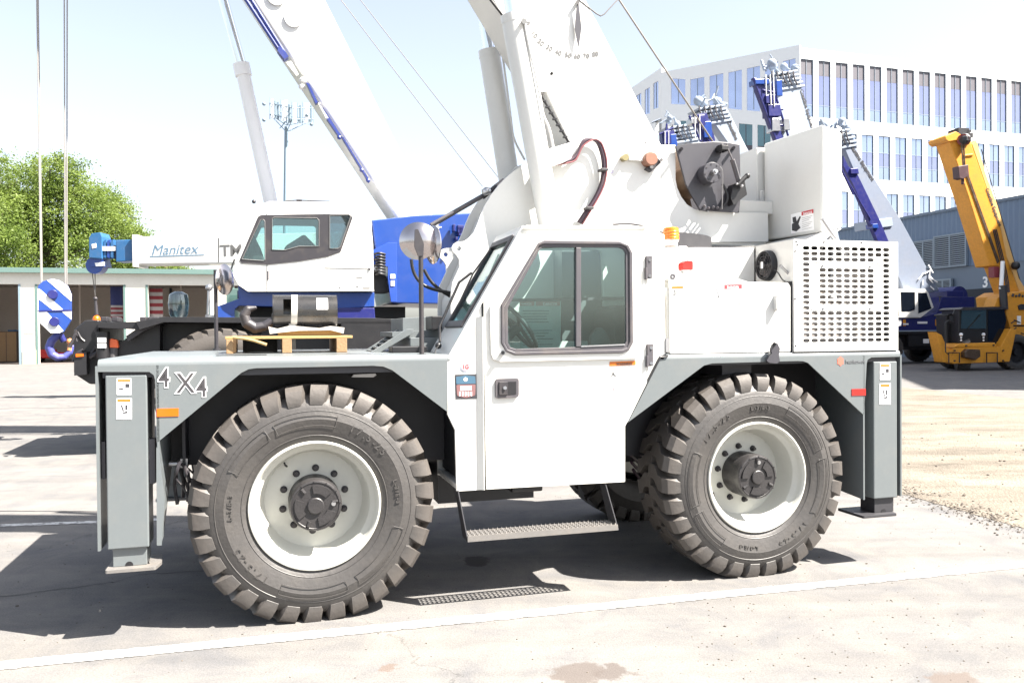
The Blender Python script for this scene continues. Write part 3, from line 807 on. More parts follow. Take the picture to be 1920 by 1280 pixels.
# ---- cab
CV = 0.0; CW = 0.62
lo = [(838, 671), (971, 437), (977, 428), (986, 424), (1205, 425), (1222, 428), (1246, 440), (1248, 664), (1236, 669), (1176, 790), (1172, 797), (1172, 902), (856, 921), (853, 806), (839, 777)]
win_o = [(940, 571), (1010, 455), (1022, 450), (1162, 452), (1179, 459), (1186.5, 474), (1188, 642), (1180, 657), (1168, 662), (966, 666), (949, 659), (940, 643)]
win_i = [(952.5, 577), (1013, 467), (1020, 463.4), (1162, 464), (1170, 467), (1173.7, 474), (1174.7, 639), (1172, 645), (1165, 648), (968, 654), (957, 651), (953, 642)]
wmid = [(946, 574), (1011, 461), (1021, 457), (1162, 458), (1174, 463), (1180, 474), (1181, 641), (1176, 651), (1166, 655), (967, 660), (953, 655), (946.5, 643)]
body = MB()
body.prism(fp(lo, 0.004), 0.004, 0.03, holes=[fp(wmid, 0.004)])
def backshift(pts, v): return [F.V(x, y, 0.004) for x, y in pts]
sidepoly = backshift(lo, 0)
farwin = rounded([F.V(925, 575, 0.0), F.V(1000, 452, 0.0), F.V(1195, 452, 0.0), F.V(1200, 640, 0.0), F.V(925, 645, 0.0)], 0.04)
top_u0 = F.V(986, 424, 0)[0]; wroof = F.V(1000, 424, 0.004)[1]; uback = F.V(1246, 500, 0)[0]
far_lo = [p for p in sidepoly]
body.prism(far_lo, CW - 0.03, CW, holes=[farwin])
body.box((top_u0, 0.03, wroof - 0.035), (uback - 0.06, CW - 0.03, wroof - 0.005))
body.box((uback - 0.03, 0.03, F.V(1246, 664, 0)[1]), (uback, CW - 0.03, F.V(1246, 445, 0)[1]))
body.box((F.V(856, 915, 0)[0], 0.03, F.V(900, 915, 0)[1]), (F.V(1172, 900, 0)[0], CW - 0.03, F.V(900, 905, 0)[1]))
put(body, 'cab_body', 'cabwhite', bevel=0.004)
put(MB().box((F.V(856, 915, 0)[0] + .03, 0.10, F.V(900, 900, 0)[1]), (F.V(1172, 900, 0)[0] - .03, CW - 0.04, F.V(900, 700, 0)[1])), 'cab_lower_shell', 'greyd')
put(MB().box((F.V(960, 922, 0.1)[0], 0.1, F.V(960, 924, 0.1)[1]), (F.V(1018, 918, 0.1)[0], 0.2, F.V(960, 910, .1)[1])), 'drain_box', 'black', bevel=.01)
# windscreen side section: line in (u,w)
A = Vector(F.V(838, 671, 0.004)); B = Vector(F.V(974, 432, 0.004)); dAB = (B - A).normalized(); nAB = Vector((-dAB.y, dAB.x))
LAB = (B - A).length
def wsec(t0, t1, o0, o1): # strip along the screen line, offset to the outside
    p = [A + dAB * (t0 * LAB) - nAB * o0, A + dAB * (t1 * LAB) - nAB * o0, A + dAB * (t1 * LAB) - nAB * o1, A + dAB * (t0 * LAB) - nAB * o1]
    return [tuple(x) for x in p]
if nAB.x < 0: nAB = -nAB   # nAB points into the cab
ws = MB()
ws.prism(wsec(0, 0.235, 0.0, -0.02), 0.0, CW, 'V')
ws.prism(wsec(0.235, 0.97, 0.0, -0.02), 0.0, 0.065, 'V').prism(wsec(0.235, 0.97, 0.0, -0.02), CW - 0.065, CW, 'V').prism(wsec(0.97, 1.04, 0.0, -0.02), 0.0, CW, 'V')
put(ws, 'windscreen_surround', 'cabwhite', bevel=0.003)
L0, L1 = 0.235, 0.97
fr = MB()
fr.prism(wsec(L0, L0 + 0.05, 0.014, -0.022), 0.065, CW - 0.065).prism(wsec(L1 - 0.05, L1, 0.014, -0.022), 0.065, CW - 0.065)
fr.prism(wsec(L0 + 0.05, L1 - 0.05, 0.014, -0.022), 0.065, 0.095).prism(wsec(L0 + 0.05, L1 - 0.05, 0.014, -0.022), CW - 0.095, CW - 0.065)
put(fr, 'windscreen_rubber', 'blacks', bevel=0.006)
put(MB().prism(wsec(L0 + 0.05, L1 - 0.05, -0.002, -0.007), 0.095, CW - 0.095), 'windscreen', 'glassg')
# near wiper
wp = MB()
def wpt(t, v, o): q = A + dAB * (t * LAB) - nAB * o; return (q.x, v, q.y)
wp.tube([wpt(0.10, 0.32, 0.03), wpt(0.20, 0.36, 0.075), wpt(0.55, 0.40, 0.10), wpt(0.66, 0.40, 0.06)], 0.009, 8)
wp.tube([wpt(0.40, 0.40, 0.03), wpt(0.66, 0.40, 0.05), wpt(0.88, 0.40, 0.03)], 0.006, 6)
wp.ball(wpt(0.07, 0.30, 0.03), 0.022, 10)
wp.tube([wpt(0.07, 0.28, 0.03), wpt(0.02, 0.22, 0.05), wpt(-0.02, 0.18, 0.02), wpt(0.0, 0.1, 0.012)], 0.004, 6, smooth=2)
put(wp, 'wiper', 'black', smooth=50)
# door
door_px = [(912, 917), (907, 566), (981, 443), (990, 436), (1204, 437), (1209, 441), (1212, 664), (1213, 717), (1178, 788), (1172, 798), (1172, 903)]
doorp = MB().prism(rounded(fp(door_px, -0.016), 0.006, 2), -0.016, 0.0, holes=[fp(wmid, -0.016)])
door = put(doorp, 'door', 'cabwhite', bevel=0.003)
up_px = [(919, 575), (990, 449), (1001, 442), (1190, 443), (1197, 449), (1200, 664), (1194, 672), (936, 678), (925, 673), (921, 662)]
MB().prism(rounded(fp(up_px, -0.034), 0.008, 2), -0.034, -0.0162, holes=[fp(wmid, -0.034)]).build('window_surround', 'cabwhite', door, bevel=0.006)
MB().prism(fp(win_o, -0.046), -0.046, -0.012, holes=[fp(wmid, -0.046)]).build('window_seal', 'trim', door, bevel=0.008, seg=3)
MB().prism(fp(wmid, -0.038), -0.036, -0.008, holes=[fp(win_i, -0.038)]).prism(fp([(1080, 464), (1089.5, 464), (1089.5, 650), (1080, 650)], -0.038), -0.040, -0.006).build('window_frame', 'trim', door, bevel=0.003)
MB().prism(fp([(1090, 650.5), (1172, 647), (1172, 644.5), (1090, 648)], -0.041), -0.041, -0.037).build('sill_track', 'steel', door)
MB().prism(fp([(952, 577), (1013, 466), (1081, 463), (1081, 652), (960, 654), (952, 645)], -0.02), -0.020, -0.015).build('front_pane', 'glassg', door)
MB().prism(fp([(1080, 463), (1170, 463), (1175, 475), (1175, 640), (1166, 649), (1080, 652)], -0.028), -0.028, -0.023).build('rear_pane', 'glassg', door)
def rect(x0, y0, x1, y1, v=0.0): return fp([(x0, y0), (x1, y0 - (x1 - x0) * 0.0), (x1, y1), (x0, y1)], v)
MB().prism(rounded(fp([(929, 710), (973, 708.5), (973, 744.5), (929.5, 747)], -0.03), 0.018), -0.032, -0.016).build('handle_bezel', 'trim', door, bevel=0.004)
MB().prism(fp([(935, 716), (968, 715), (968, 739), (935, 741)], -0.034), -0.034, -0.030).build('handle_recess', 'black', door)
MB().prism(fp([(936, 716), (952, 715.5), (952, 740), (936, 740.5)], -0.04), -0.04, -0.034).cyl(F.V3(947, 727, -0.04), F.V3(947, 727, -0.046), 0.009, n=12).build('handle', 'blacks', door, bevel=0.002)
MB().cyl(F.V3(947, 727, -0.046), F.V3(947, 727, -0.049), 0.011, n=14).build('lock', 'steel', door)
MB().cyl(F.V3(943, 661, -0.034), F.V3(943, 661, -0.07), 0.015, n=16).build('door_stop', 'steel', door, smooth=40)
MB().cyl(F.V3(943, 661, -0.07), F.V3(943, 661, -0.075), 0.011, n=16).build('stop_rubber', 'black', door)
for (x, y0, y1) in ((1211, 480, 523), (1213, 645, 687)):
    h = MB().prism(fp([(x + 1, y0), (x + 12, y0 - 0.5), (x + 12, y1 - 1), (x + 1, y1), (x + 1, y0 + 30), (x - 1, y0 + 30), (x - 1, y0 + 26), (x + 1, y0 + 26)], -0.03), -0.03, -0.008).cyl(F.V3(x, y0 + 22, -0.026), F.V3(x, y1 + 1, -0.026), 0.010, n=10)
    h = h.build('hinge', 'trim', door, bevel=0.002)
for (x, y) in ((1218.5, 487), (1218.5, 517), (1221.5, 652), (1221.5, 681)):
    MB().cyl(F.V3(x, y, -0.03), F.V3(x, y, -0.036), 0.010, n=12).build('hinge_screw', 'steel', door)
# roof trims
put(MB().prism([F.V(978, 429, -0.01), F.V(986, 422.5, -0.01), F.V(1212, 424.5, -0.01), F.V(1212, 429, -0.01)], -0.012, 0.01), 'drip_rail', 'cabwhite', bevel=0.003)
put(MB().tube([F.V3(1150, 421, 0.3), F.V3(1175, 418, 0.3), F.V3(1205, 423, 0.3)], 0.008, 8, smooth=2), 'roof_handle', 'blacks', smooth=50)
# black gap line beside the door
put(MB().prism(fp([(903, 570), (906, 566), (910.5, 917), (908, 917)], 0.0), -0.002, 0.004), 'door_gap_seal', 'black')
# bent pillar skin in front of the door, turned away from the sun
pl0, pl1 = F.V(893.5, 700, 0)[0], F.V(904, 700, 0)[0]; pz0, pz1 = F.V(890, 918, 0)[1], F.V(903, 594, 0)[1]
put(MB().prism([(pl0, 0.0035), (pl1, -0.024), (pl1 + .004, -0.024), (pl1 + .004, 0.0035)], pz0, pz1, 'W'), 'pillar_skin', 'cabwhite')
# interior
intr = MB()
sx, sz = F.V(1165, 612, 0.3)
seat = MB().prism(rounded([(sx - 0.09, sz - 0.22), (sx - 0.12, sz + 0.10), (sx - 0.09, sz + 0.14), (sx + 0.04, sz + 0.14), (sx + 0.04, sz - 0.25)], 0.04), 0.16, 0.50)
seat.prism(rounded([(sx - 0.48, sz - 0.40), (sx - 0.48, sz - 0.28), (sx - 0.05, sz - 0.24), (sx - 0.05, sz - 0.40)], 0.03), 0.14, 0.52)
put(seat, 'seat', 'seat', bevel=0.02)
put(MB().prism(rounded([F.V(1105, 655, .1), F.V(1110, 625, .1), F.V(1125, 611, .1), F.V(1140, 625, .1), F.V(1147, 655, .1)], 0.05), 0.10, 0.15), 'armrest', 'seat', bevel=.01)
cx, cz = F.V(975, 612, 0.3)
sw = MB(); axs = Vector((0.8, 0, 0.6)).normalized(); e1 = Vector((0, 1, 0)); e2 = axs.cross(e1)
cpt = Vector((cx, 0.32, cz))
sw.tube([cpt + (e1 * math.cos(R(a_)) + e2 * math.sin(R(a_))) * 0.17 for a_ in range(0, 361, 12)], 0.014, 8)
for a_ in (30, 150, 270): sw.tube([cpt, cpt + (e1 * math.cos(R(a_)) + e2 * math.sin(R(a_))) * 0.17], 0.012, 6)
sw.cyl(cpt + axs * 0.01, cpt - axs * 0.35, 0.03, 0.045, n=12)
put(sw, 'steering_wheel', 'seat', smooth=50)
dx0, dz0 = F.V(905, 640, 0.3)
put(MB().prism([(dx0 - .02, dz0 - 0.35), (dx0 - .05, dz0), (dx0 + 0.1, dz0 + 0.06), (dx0 + 0.16, dz0 - 0.35)], 0.04, CW - 0.04), 'dashboard', 'greyd', bevel=.01)
put(MB().prism(fp([(958, 560), (1170, 556), (1170, 562), (958, 565)], CW - .05), CW - 0.05, CW - 0.03), 'window_bar', 'trim')
DV = CW - 0.036
put(MB().prism(fp([(974, 562), (1052, 561), (1051, 655), (976, 655)], DV), DV, DV + 0.002), 'instruction_sheet', paint('translucent chart', (0.42, 0.50, 0.48), 0.5, grime=0.2, scale=30))
for (x0, y0, x1, y1) in ((975, 565, 1002, 573), (1005, 565, 1050, 573)):
    put(MB().prism(fp([(x0, y0), (x1, y0), (x1, y1), (x0, y1)], DV - 0.004), DV - 0.004, DV - 0.001), 'danger_strip', paint('pale red strip', (0.40, 0.22, 0.20), 0.5, grime=0.02))
text_part('danger_lettering', 'DANGER', 0.026, 'decal', crane, F.V3(1018, 572.5, DV - 0.006), (1, 0, 0), (0, 0, 1))
text_part('danger_lettering', 'DANGER', 0.018, 'decal', crane, F.V3(978, 571.5, DV - 0.006), (1, 0, 0), (0, 0, 1))
lns = MB()
for i in range(13):
    y = 582 + i * 5.3
    if i not in (5, 6): 
        a_ = F.V(980, y, DV - .003); lns.box((a_[0], DV - 0.004, a_[1]), (a_[0] + rnd(.12, .22), DV - 0.002, a_[1] - 0.004))
put(lns, 'printed_lines', 'inkpale', kind='stuff')
# cab decals
put(MB().prism(fp([(1143, 678), (1192, 676), (1192, 683.5), (1143, 686)], -0.018), -0.019, -0.0165), 'warning_strip', 'decalor')
text_part('warning_lettering', 'WARNING', 0.022, 'ink', crane, F.V3(1156, 684.5, -0.021), (1, 0, 0.01), (0, 0, 1))
pk = MB()
for dx_, dy_ in ((0, -4), (-4, 3), (4, 3), (0, 0)):
    c_ = F.V3(1150 + dx_, 702 + dy_, -0.019); pk.cyl(c_, (c_[0], -0.0165, c_[2]), 0.004, n=8)
pk.tube([F.V3(1146, 704, -0.018), F.V3(1150, 699, -0.018), F.V3(1154, 704, -0.018)], 0.002, 4)
put(pk, 'pictogram', 'ink')
put(MB().cyl(F.V3(1150.5, 729.5, -0.019), F.V3(1150.5, 729.5, -0.0165), 0.007, n=10), 'red_dot', 'emblem')
c_ = F.V3(872, 687, 0.001); put(MB().cyl(c_, (c_[0], 0.0035, c_[2]), 0.032, n=28), 'round_badge', paint('pale blue ring', (0.36, 0.45, 0.55), .4, grime=.02))
put(MB().cyl((c_[0], -0.001, c_[2]), (c_[0], 0.0005, c_[2]), 0.026, n=28), 'badge_face', 'emblem')
text_part('badge_lettering', '1G', 0.034, 'inkred', crane, (c_[0] - 0.018, -0.002, c_[2] - 0.012), (1, 0, 0), (0, 0, 1))
put(MB().prism(fp([(853, 702), (893, 701), (894, 747), (854.5, 748)], 0.001), 0.001, 0.0035), 'shield_plate', 'ink')
put(MB().prism(rounded(fp([(855, 706), (865, 705), (873, 703), (883, 704.5), (891, 705), (892, 719), (855.5, 720)], -0.0005), 0.006), -0.001, 0.0005), 'shield_blue_field', 'inkblue')
put(MB().prism(rounded(fp([(855.5, 721), (892, 720), (891, 741), (874, 746), (857, 742)], -0.0005), 0.01), -0.001, 0.0005), 'shield_pink_field', paint('pink field', (0.17, 0.085, 0.085), .4, grime=.02))
put(MB().prism(fp([(863, 724), (884, 723.3), (884, 731), (863, 732)], -0.002), -0.0022, -0.0011), 'shield_label', 'decal')
st = MB()
for i in range(5):
    st.prism(fp([(861 + i * 5.4, 734), (863.3 + i * 5.4, 734), (863.3 + i * 5.4, 742), (861 + i * 5.4, 742)], -0.002), -0.0022, -0.0011)
c2 = F.V3(873, 711, -0.002); st.cyl(c2, (c2[0], -0.0011, c2[2]), 0.012, n=16)
put(st, 'shield_stripe', 'decal')
# step
sp = MB()
l0 = F.V3(858, 922, 0.0); l1 = F.V3(876, 1015, -0.06); r0_ = F.V3(1133, 905, 0.0); r1_ = F.V3(1157, 992, -0.06)
for (a_, b_) in ((l0, l1), (r0_, r1_)):
    ua_, ub = a_[0], b_[0]
    sp.add([(ua_, -0.005, a_[2] + .01), (ub - 0.02 * 0, -0.075, b_[2]), (ub, 0.06, b_[2]), (ua_, 0.1, a_[2] + .01),
            (ua_ + 0.006, -0.005, a_[2] + .01), (ub + 0.006, -0.075, b_[2]), (ub + 0.006, 0.06, b_[2]), (ua_ + 0.006, 0.1, a_[2] + .01)],
           [(0, 1, 2, 3), (7, 6, 5, 4), (0, 4, 5, 1), (1, 5, 6, 2), (2, 6, 7, 3), (3, 7, 4, 0)])
put(sp, 'step_bracket', 'greyd')
st = MB(); wz0, wz1 = l1[2] + 0.035, r1_[2] + 0.035; n_ = 34
u0, u1 = l1[0], r1_[0]; wz = (wz0 + wz1) / 2
st.box((u0, -0.075, wz - 0.035), (u1, -0.069, wz)).box((u0, 0.054, wz - 0.035), (u1, 0.06, wz))
for i in range(n_):
    x = u0 + (u1 - u0) * (i + 0.5) / n_
    for q in range(4):
        v = -0.069 + q * 0.034
        st.box((x - 0.0045, v, wz - 0.006), (x + 0.0045, v + 0.018, wz + 0.001))
        st.add([(x - 0.004, v, wz), (x + 0.004, v, wz), (x + 0.004, v + 0.008, wz), (x - 0.004, v + 0.008, wz), (x, v + 0.004, wz + 0.014)], [(0, 1, 4), (1, 2, 4), (2, 3, 4), (3, 0, 4)])
for q in range(3): st.box((u0, -0.049 + q * 0.034, wz - 0.008), (u1, -0.041 + q * 0.034, wz - 0.001))
put(st, 'step_tread', 'galv')

# ---- decals on the fenders and outriggers
def glyph_outline(s, size, px, py, v=-0.002, sx=0.8):
    text_part('fender_numeral', s, size, 'decal', crane, F.V3(px, py, v), (1, 0, 0), (0, 0, 1), bold=0.007, extrude=0.0008, sx=sx)
    text_part('fender_numeral', s, size, paint('numeral grey', (0.05, 0.05, 0.055), .4, grime=.05) if False else 'inkdk', crane, F.V3(px, py, v - 0.0018), (1, 0, 0), (0, 0, 1), bold=0.001, extrude=0.0008, sx=sx)
M['inkdk'] = paint('charcoal print', (0.04, 0.038, 0.042), 0.4, grime=0.05)
glyph_outline('4', 0.146, 297, 725, sx=.78); glyph_outline('X', 0.152, 331, 736, sx=.86); glyph_outline('4', 0.146, 368, 743, sx=.78)
put(MB().prism(fp([(294, 766), (335, 765), (335, 780), (294, 781)], -0.002), -0.004, -0.0005), 'orange_reflector', 'orange')
put(MB().prism(fp([(1597, 729), (1623, 728.5), (1623, 741), (1597, 741.5)], -0.002), -0.004, -0.0005), 'red_reflector', 'red')
c_ = F.V3(1576, 677, -0.002)
put(MB().prism([(c_[0] + 0.03 * (1 if k % 2 else 0.78) * math.cos(k * math.pi / 6), c_[2] + 0.034 * (1 if k % 2 else .8) * math.sin(k * math.pi / 6)) for k in range(12)], -0.002, -0.0005), 'round_emblem', 'salmon')
text_part('maker_lettering', 'Manitowoc', 0.036, 'inkpale', crane, F.V3(1585, 681, -0.002), (1, 0, 0), (0, 0, 1), bold=.0005)
def rig_decals(x0, x1, y0, v=0.004):
    W2 = x1 - x0
    put(MB().prism(fp([(x0, y0), (x1, y0), (x1, y0 + 31), (x0, y0 + 31)], v), v, v + 0.0015), 'warning_decal', 'decal')
    put(MB().prism(fp([(x0 - 1, y0 + 38), (x1 + 1, y0 + 37.5), (x1 + 1, y0 + 77), (x0 - 1, y0 + 77)], v), v, v + 0.0015), 'warning_decal', 'decal')
    vv_ = v - 0.0012
    put(MB().prism(fp([(x0 + 1.5, y0 + 2), (x1 - 1.5, y0 + 2), (x1 - 1.5, y0 + 6), (x0 + 1.5, y0 + 6)], vv_), vv_, vv_ + .001).prism(fp([(x0 + 1, y0 + 39), (x1 - 1, y0 + 39), (x1 - 1, y0 + 44), (x0 + 1, y0 + 44)], vv_), vv_, vv_ + .001), 'warning_header', 'decalor')
    k = W2 / 27
    pic = MB().prism(fp([(x0 + 16 * k, y0 + 10), (x0 + 24 * k, y0 + 10), (x0 + 24 * k, y0 + 17), (x0 + 16 * k, y0 + 17)], vv_), vv_, vv_ + .001)
    pic.prism(fp([(x0 + 4 * k, y0 + 19), (x0 + 12 * k, y0 + 18), (x0 + 12 * k, y0 + 21), (x0 + 4 * k, y0 + 21)], vv_), vv_, vv_ + .001)
    pic.prism(fp([(x0 + 7 * k, y0 + 50), (x0 + 10 * k, y0 + 50), (x0 + 14 * k, y0 + 62), (x0 + 11.5 * k, y0 + 62)], vv_), vv_, vv_ + .001)
    pic.prism(fp([(x0 + 16 * k, y0 + 50), (x0 + 20 * k, y0 + 50), (x0 + 20 * k, y0 + 59), (x0 + 16 * k, y0 + 59)], vv_), vv_, vv_ + .001)
    pic.prism(fp([(x0 + 11 * k, y0 + 64), (x0 + 20 * k, y0 + 61), (x0 + 20 * k, y0 + 65), (x0 + 11 * k, y0 + 66)], vv_), vv_, vv_ + .001)
    put(pic, 'warning_pictogram', 'ink')
rig_decals(219, 246, 709); rig_decals(1650, 1669, 681, 0.0035)

# ---- deck fittings
lug = put(MB().prism(rounded(fp([(1441, 680), (1436, 676), (1441, 668), (1446, 663), (1444, 655), (1448, 645), (1456, 643), (1461, 653), (1459, 667), (1461, 676), (1456, 681)], -0.02), 0.006), -0.03, -0.012), 'tie_down_lug', 'winch', bevel=0.002)
MB().cyl(F.V3(1452, 645, -0.05), F.V3(1452, 645, -0.028), 0.012, n=12).build('lug_pin', 'black', lug)
# mirrors
def mirror(px, y_base, y_top, v, disc, second=False):
    b = F.V3(px, y_base, v); t = F.V3(px, y_top, v); b = (t[0], v, b[2])
    o = MB().cyl(b, t, 0.0145, n=14).cyl(b, (b[0], b[1], b[2] + 0.012), 0.028, n=14).build('mirror_post', 'blacks', crane, smooth=40)
    return o, b, t
mo, mb_, mt = mirror(789, 667, 475, 0.10, None)
MB().prism(rounded([F.V(778, 430, 0.08), F.V(784, 429, 0.08), F.V(795, 456, 0.08), F.V(794, 480, 0.08), F.V(784, 480, 0.08), F.V(777, 462, 0.08)], 0.006), 0.082, 0.092).build('mirror_bracket', 'blacks', mo, bevel=.002)
mc = Vector(F.V3(784, 452, 0.15))
dome = MB(); n = 36; prof = [(0.112, 0.0), (0.115, -0.006), (0.108, -0.012), (0.098, -0.020), (0.080, -0.036), (0.052, -0.05), (0.02, -0.056), (0.0005, -0.057)]
dome.lathe(prof, (0, 0, 0), 'V', n)
dob = dome.build('convex_mirror_back', 'mirror', mo, smooth=50); dob.location = mc; dob.rotation_euler = (0, 0, R(-18))
MB().lathe([(0.112, 0.0), (0.09, 0.012), (0.05, 0.022), (0.0005, 0.026)], (0, 0, 0), 'V', 36).build('mirror_glass', 'chrome', dob, smooth=50)
d2 = MB().lathe([(0.115, 0.0), (0.118, -0.008), (0.10, -0.022), (0.05, -0.036), (0.0005, -0.04)], (0, 0, 0), 'V', 36).lathe([(0.115, 0), (0.0005, 0.001)], (0, 0, 0), 'V', 36).build('side_mirror', 'mirror', mo, smooth=50)
d2.location = F.V3(814, 459, 0.16); d2.rotation_euler = (R(0), R(6), R(-78))
mo2, _, _ = mirror(404, 656, 506, 1.75, None)
d3 = MB().lathe([(0.115, 0.0), (0.118, -0.008), (0.10, -0.022), (0.05, -0.036), (0.0005, -0.04)], (0, 0, 0), 'V', 36).build('mirror_head', 'mirror', mo2, smooth=50)
d3.location = F.V3(420, 524, 1.75); d3.rotation_euler = (0, 0, R(60))
MB().cyl(F.V3(404, 527, 1.75), F.V3(420, 527, 1.75), 0.008, n=8).build('mirror_arm', 'blacks', mo2)
# front structure between deck and cab: frame rails under the turret
fr = MB()
fr.prism(fp([(755, 596), (800, 594), (822, 594), (822, 620), (755, 622)], 0.95), 0.95, 1.55)
fr.prism(fp([(735, 622), (830, 618), (830, 633), (765, 636), (735, 631)], 0.80), 0.80, 1.45)
fr.box((F.V(765, 640, .8)[0], 0.70, WD), (UCab + 0.4, 1.5, F.V(765, 633, .8)[1]))
put(fr, 'turret_base_frame', 'grey', bevel=0.008)
ld = MB().prism(fp([(690, 664), (762, 617), (775, 617), (775, 624), (700, 668)], 0.75), 0.75, 0.79)
ld.prism(fp([(690, 664), (762, 617), (775, 617), (775, 624), (700, 668)], 0.75), 1.15, 1.19)
for i in range(6):
    a_ = F.V(700 + i * 11, 659 - i * 7, 0.75); ld.box((a_[0], 0.79, a_[1] - 0.008), (a_[0] + 0.03, 1.15, a_[1] + 0.004))
put(ld, 'boom_rest_ramp', 'grey', bevel=0.002)
put(MB().box((F.V(818, 600, .5)[0], 0.66, F.V(818, 618, .6)[1]), (F.V(838, 600, .5)[0], 0.9, F.V(818, 592, .6)[1])).box((F.V(735, 640, .5)[0], 0.5, WD), (F.V(800, 640, .5)[0], 0.68, WD + .04)), 'valve_cover', 'black', bevel=.005)
# deck slots
put(MB().prism([(F.V(405, 661, .4)[0], .42), (F.V(500, 661, .4)[0], .42), (F.V(500, 661, .4)[0], .47), (F.V(405, 661, .4)[0], .47)], WD + 0.001, WD + 0.004, 'W'), 'deck_slot', 'black')
put(MB().prism(fp([(659, 707), (663, 702), (704, 700), (706, 703), (700, 707)], 0.48), .48, .5), 'frame_opening', 'steel')

# ---- superstructure (turret)
VN, VF = 0.84, 1.30
plate_px = [(845, 640), (845, 574), (846, 545), (848, 530), (862, 500), (861, 487), (856, 479), (849, 472), (847, 465), (850, 458), (856, 454), (871, 452), (880, 445), (888, 436), (895, 420), (901, 403), (908, 387), (920, 366), (935, 347), (955, 327), (984, 306), (1000, 290), (1030, 279), (1066, 268), (1100, 262), (1234, 272), (1266.5, 272), (1267, 337), (1270, 352), (1277, 368), (1288, 383), (1302, 392), (1324, 397), (1440, 399), (1441, 453), (1250, 455), (1250, 640)]
hole = []
c0 = F.V(860.5, 466, VN)
hole = [(c0[0] + 0.017 * math.cos(t * math.pi / 8), c0[1] + 0.017 * math.sin(t * math.pi / 8)) for t in range(16)]
pp = fp(plate_px, VN)
put(MB().prism(pp, VN, VN + 0.025, holes=[hole]).prism(pp, VF, VF + 0.025, holes=[hole]), 'turret_side_plate', 'white', bevel=0.002)
put(MB().prism([F.V(852, 640, VN), F.V(852, 560, VN), F.V(920, 400, VN), F.V(960, 400, VN), F.V(960, 640, VN)], VN + .03, VF - .005)
    .box((F.V(1250, 455, VN)[0], VN + .03, F.V(1250, 455, VN)[1]), (F.V(1438, 455, VN)[0], VF, F.V(1300, 420, VN)[1])), 'turret_box', 'white')
# turntable ring and its shadowed gap
ut = F.V(1180, 470, 1.07)[0]; wt_ = F.V(1300, 463, .84)[1]
put(MB().lathe([(0.62, 0), (0.62, 0.10), (0.0001, 0.10)], (ut, 1.07, wt_ - 0.04), 'W', 48), 'turntable_ring', 'greyd', smooth=40)
put(MB().box((ut - .7, .66, WR), (ut + .9, 1.5, wt_ - .04)), 'turntable_pedestal', 'grey')
# boom
Bn = [(1085, 330), (1066, 268), (1036, 203), (1007, 139), (943, 30), (920, -5)]
kL = (1007 - 943) / (139 - 30); kR = (1234 - 1099) / 259
ytop = -620
boom_px = [(1130, 400), (1080, 300), (1066, 268), (1036, 203), (1007, 139), (920 + kL * ytop, ytop), (1099 + kR * ytop, ytop), (1099, 0), (1234, 259), (1262, 310), (1262, 400)]
BV0, BV1 = VN + 0.035, VF - 0.012
bb = fp(boom_px, BV0)
boom = put(MB().prism(bb, BV0, BV1), 'boom', 'white', bevel=0.02, seg=3)
MB().prism(fp([(1005, 137), (1008, 139), (1026, 172), (1012, 172)], BV0 - .01), BV0 - 0.01, BV1 + .01).build('boom_stop_bracket', 'white', boom)
rk = MB(); 
for (p, q) in (((1014, 178), (1067, 268)), ((918, -2), (943, 30))):
    rk.tube([F.V3(*p, BV0 - 0.004), F.V3(*q, BV0 - 0.004)], 0.009, 6)
for i in range(9):
    t = i / 8; rk.box(tuple(Vector(F.V3(1014 + 53 * t - 3, 178 + 90 * t - 2, BV0 - .012))), tuple(Vector(F.V3(1014 + 53 * t + 3, 178 + 90 * t + 2, BV0 - .004)) + Vector((0, .02, 0))))
rk.build('cable_tray', 'black', boom)
# inner boom section
ys = -620
ib0 = Vector(F.V3(920 + kL * ys + 25, ys + 10, BV0 + .04)); ib1 = Vector(F.V3(1099 + kR * ys - 25, ys + 10, BV0 + .04))
dirb = (Vector(F.V3(920 + kL * ys, ys, BV0)) - Vector(F.V3(920, 0, BV0))).normalized()
q0 = ib0; q1 = ib1; q2 = ib1 + dirb * 1.2; q3 = ib0 + dirb * 1.2
MB().prism([(q[0], q[2]) for q in (q0, q1, q2, q3)], BV0 + .05, BV1 - .05).build('inner_boom_section', 'white', boom)
MB().ball(tuple((q2 + q3) / 2), 0.12, 12).build('boom_head_sheave', 'black', boom)
MB().cyl(F.V3(1034.5, 138, BV0 + .001), F.V3(1034.5, 138, BV0 - 0.006), 0.011, n=14).build('bolt', 'black', boom)
# angle indicator
AC = (1083, 5)
MB().prism(fp([(1082, 5), (1085, 5), (1090.5, 53), (1085, 91), (1077.5, 55)], BV0 - 0.03), BV0 - 0.03, BV0 - 0.026).build('angle_pointer', 'winch', boom)
MB().cyl(F.V3(1083, 5, BV0 - 0.04), F.V3(1083, 5, BV0), 0.014, n=12).build('pointer_pivot', 'steel', boom)
nums = [(' 0', 990, 44, 72), ('10', 1003, 65, 50), ('20', 1015, 80, 38), ('30', 1031, 90.5, 27), ('40', 1048, 99, 17), ('50', 1066, 104, 10), ('60', 1083, 106, 3), ('70', 1100, 105, -5), ('80', 1117, 101.5, -14)]
for s, x, y, a_ in nums:
    p = Vector(F.V3(x, y, BV0 - 0.003)); r = Vector((math.cos(R(a_)), 0, -math.sin(R(a_)))); u = Vector((math.sin(R(a_)), 0, math.cos(R(a_))))
    o = text_part('angle_number', s, 0.050, 'inkgrey', boom, p - r * 0.028 - u * 0.017, r, u, bold=0.0012)
    if s != '80':
        text_part('angle_tick', '-', 0.03, 'inkgrey', boom, p + r * 0.028 - u * 0.01, r, u)
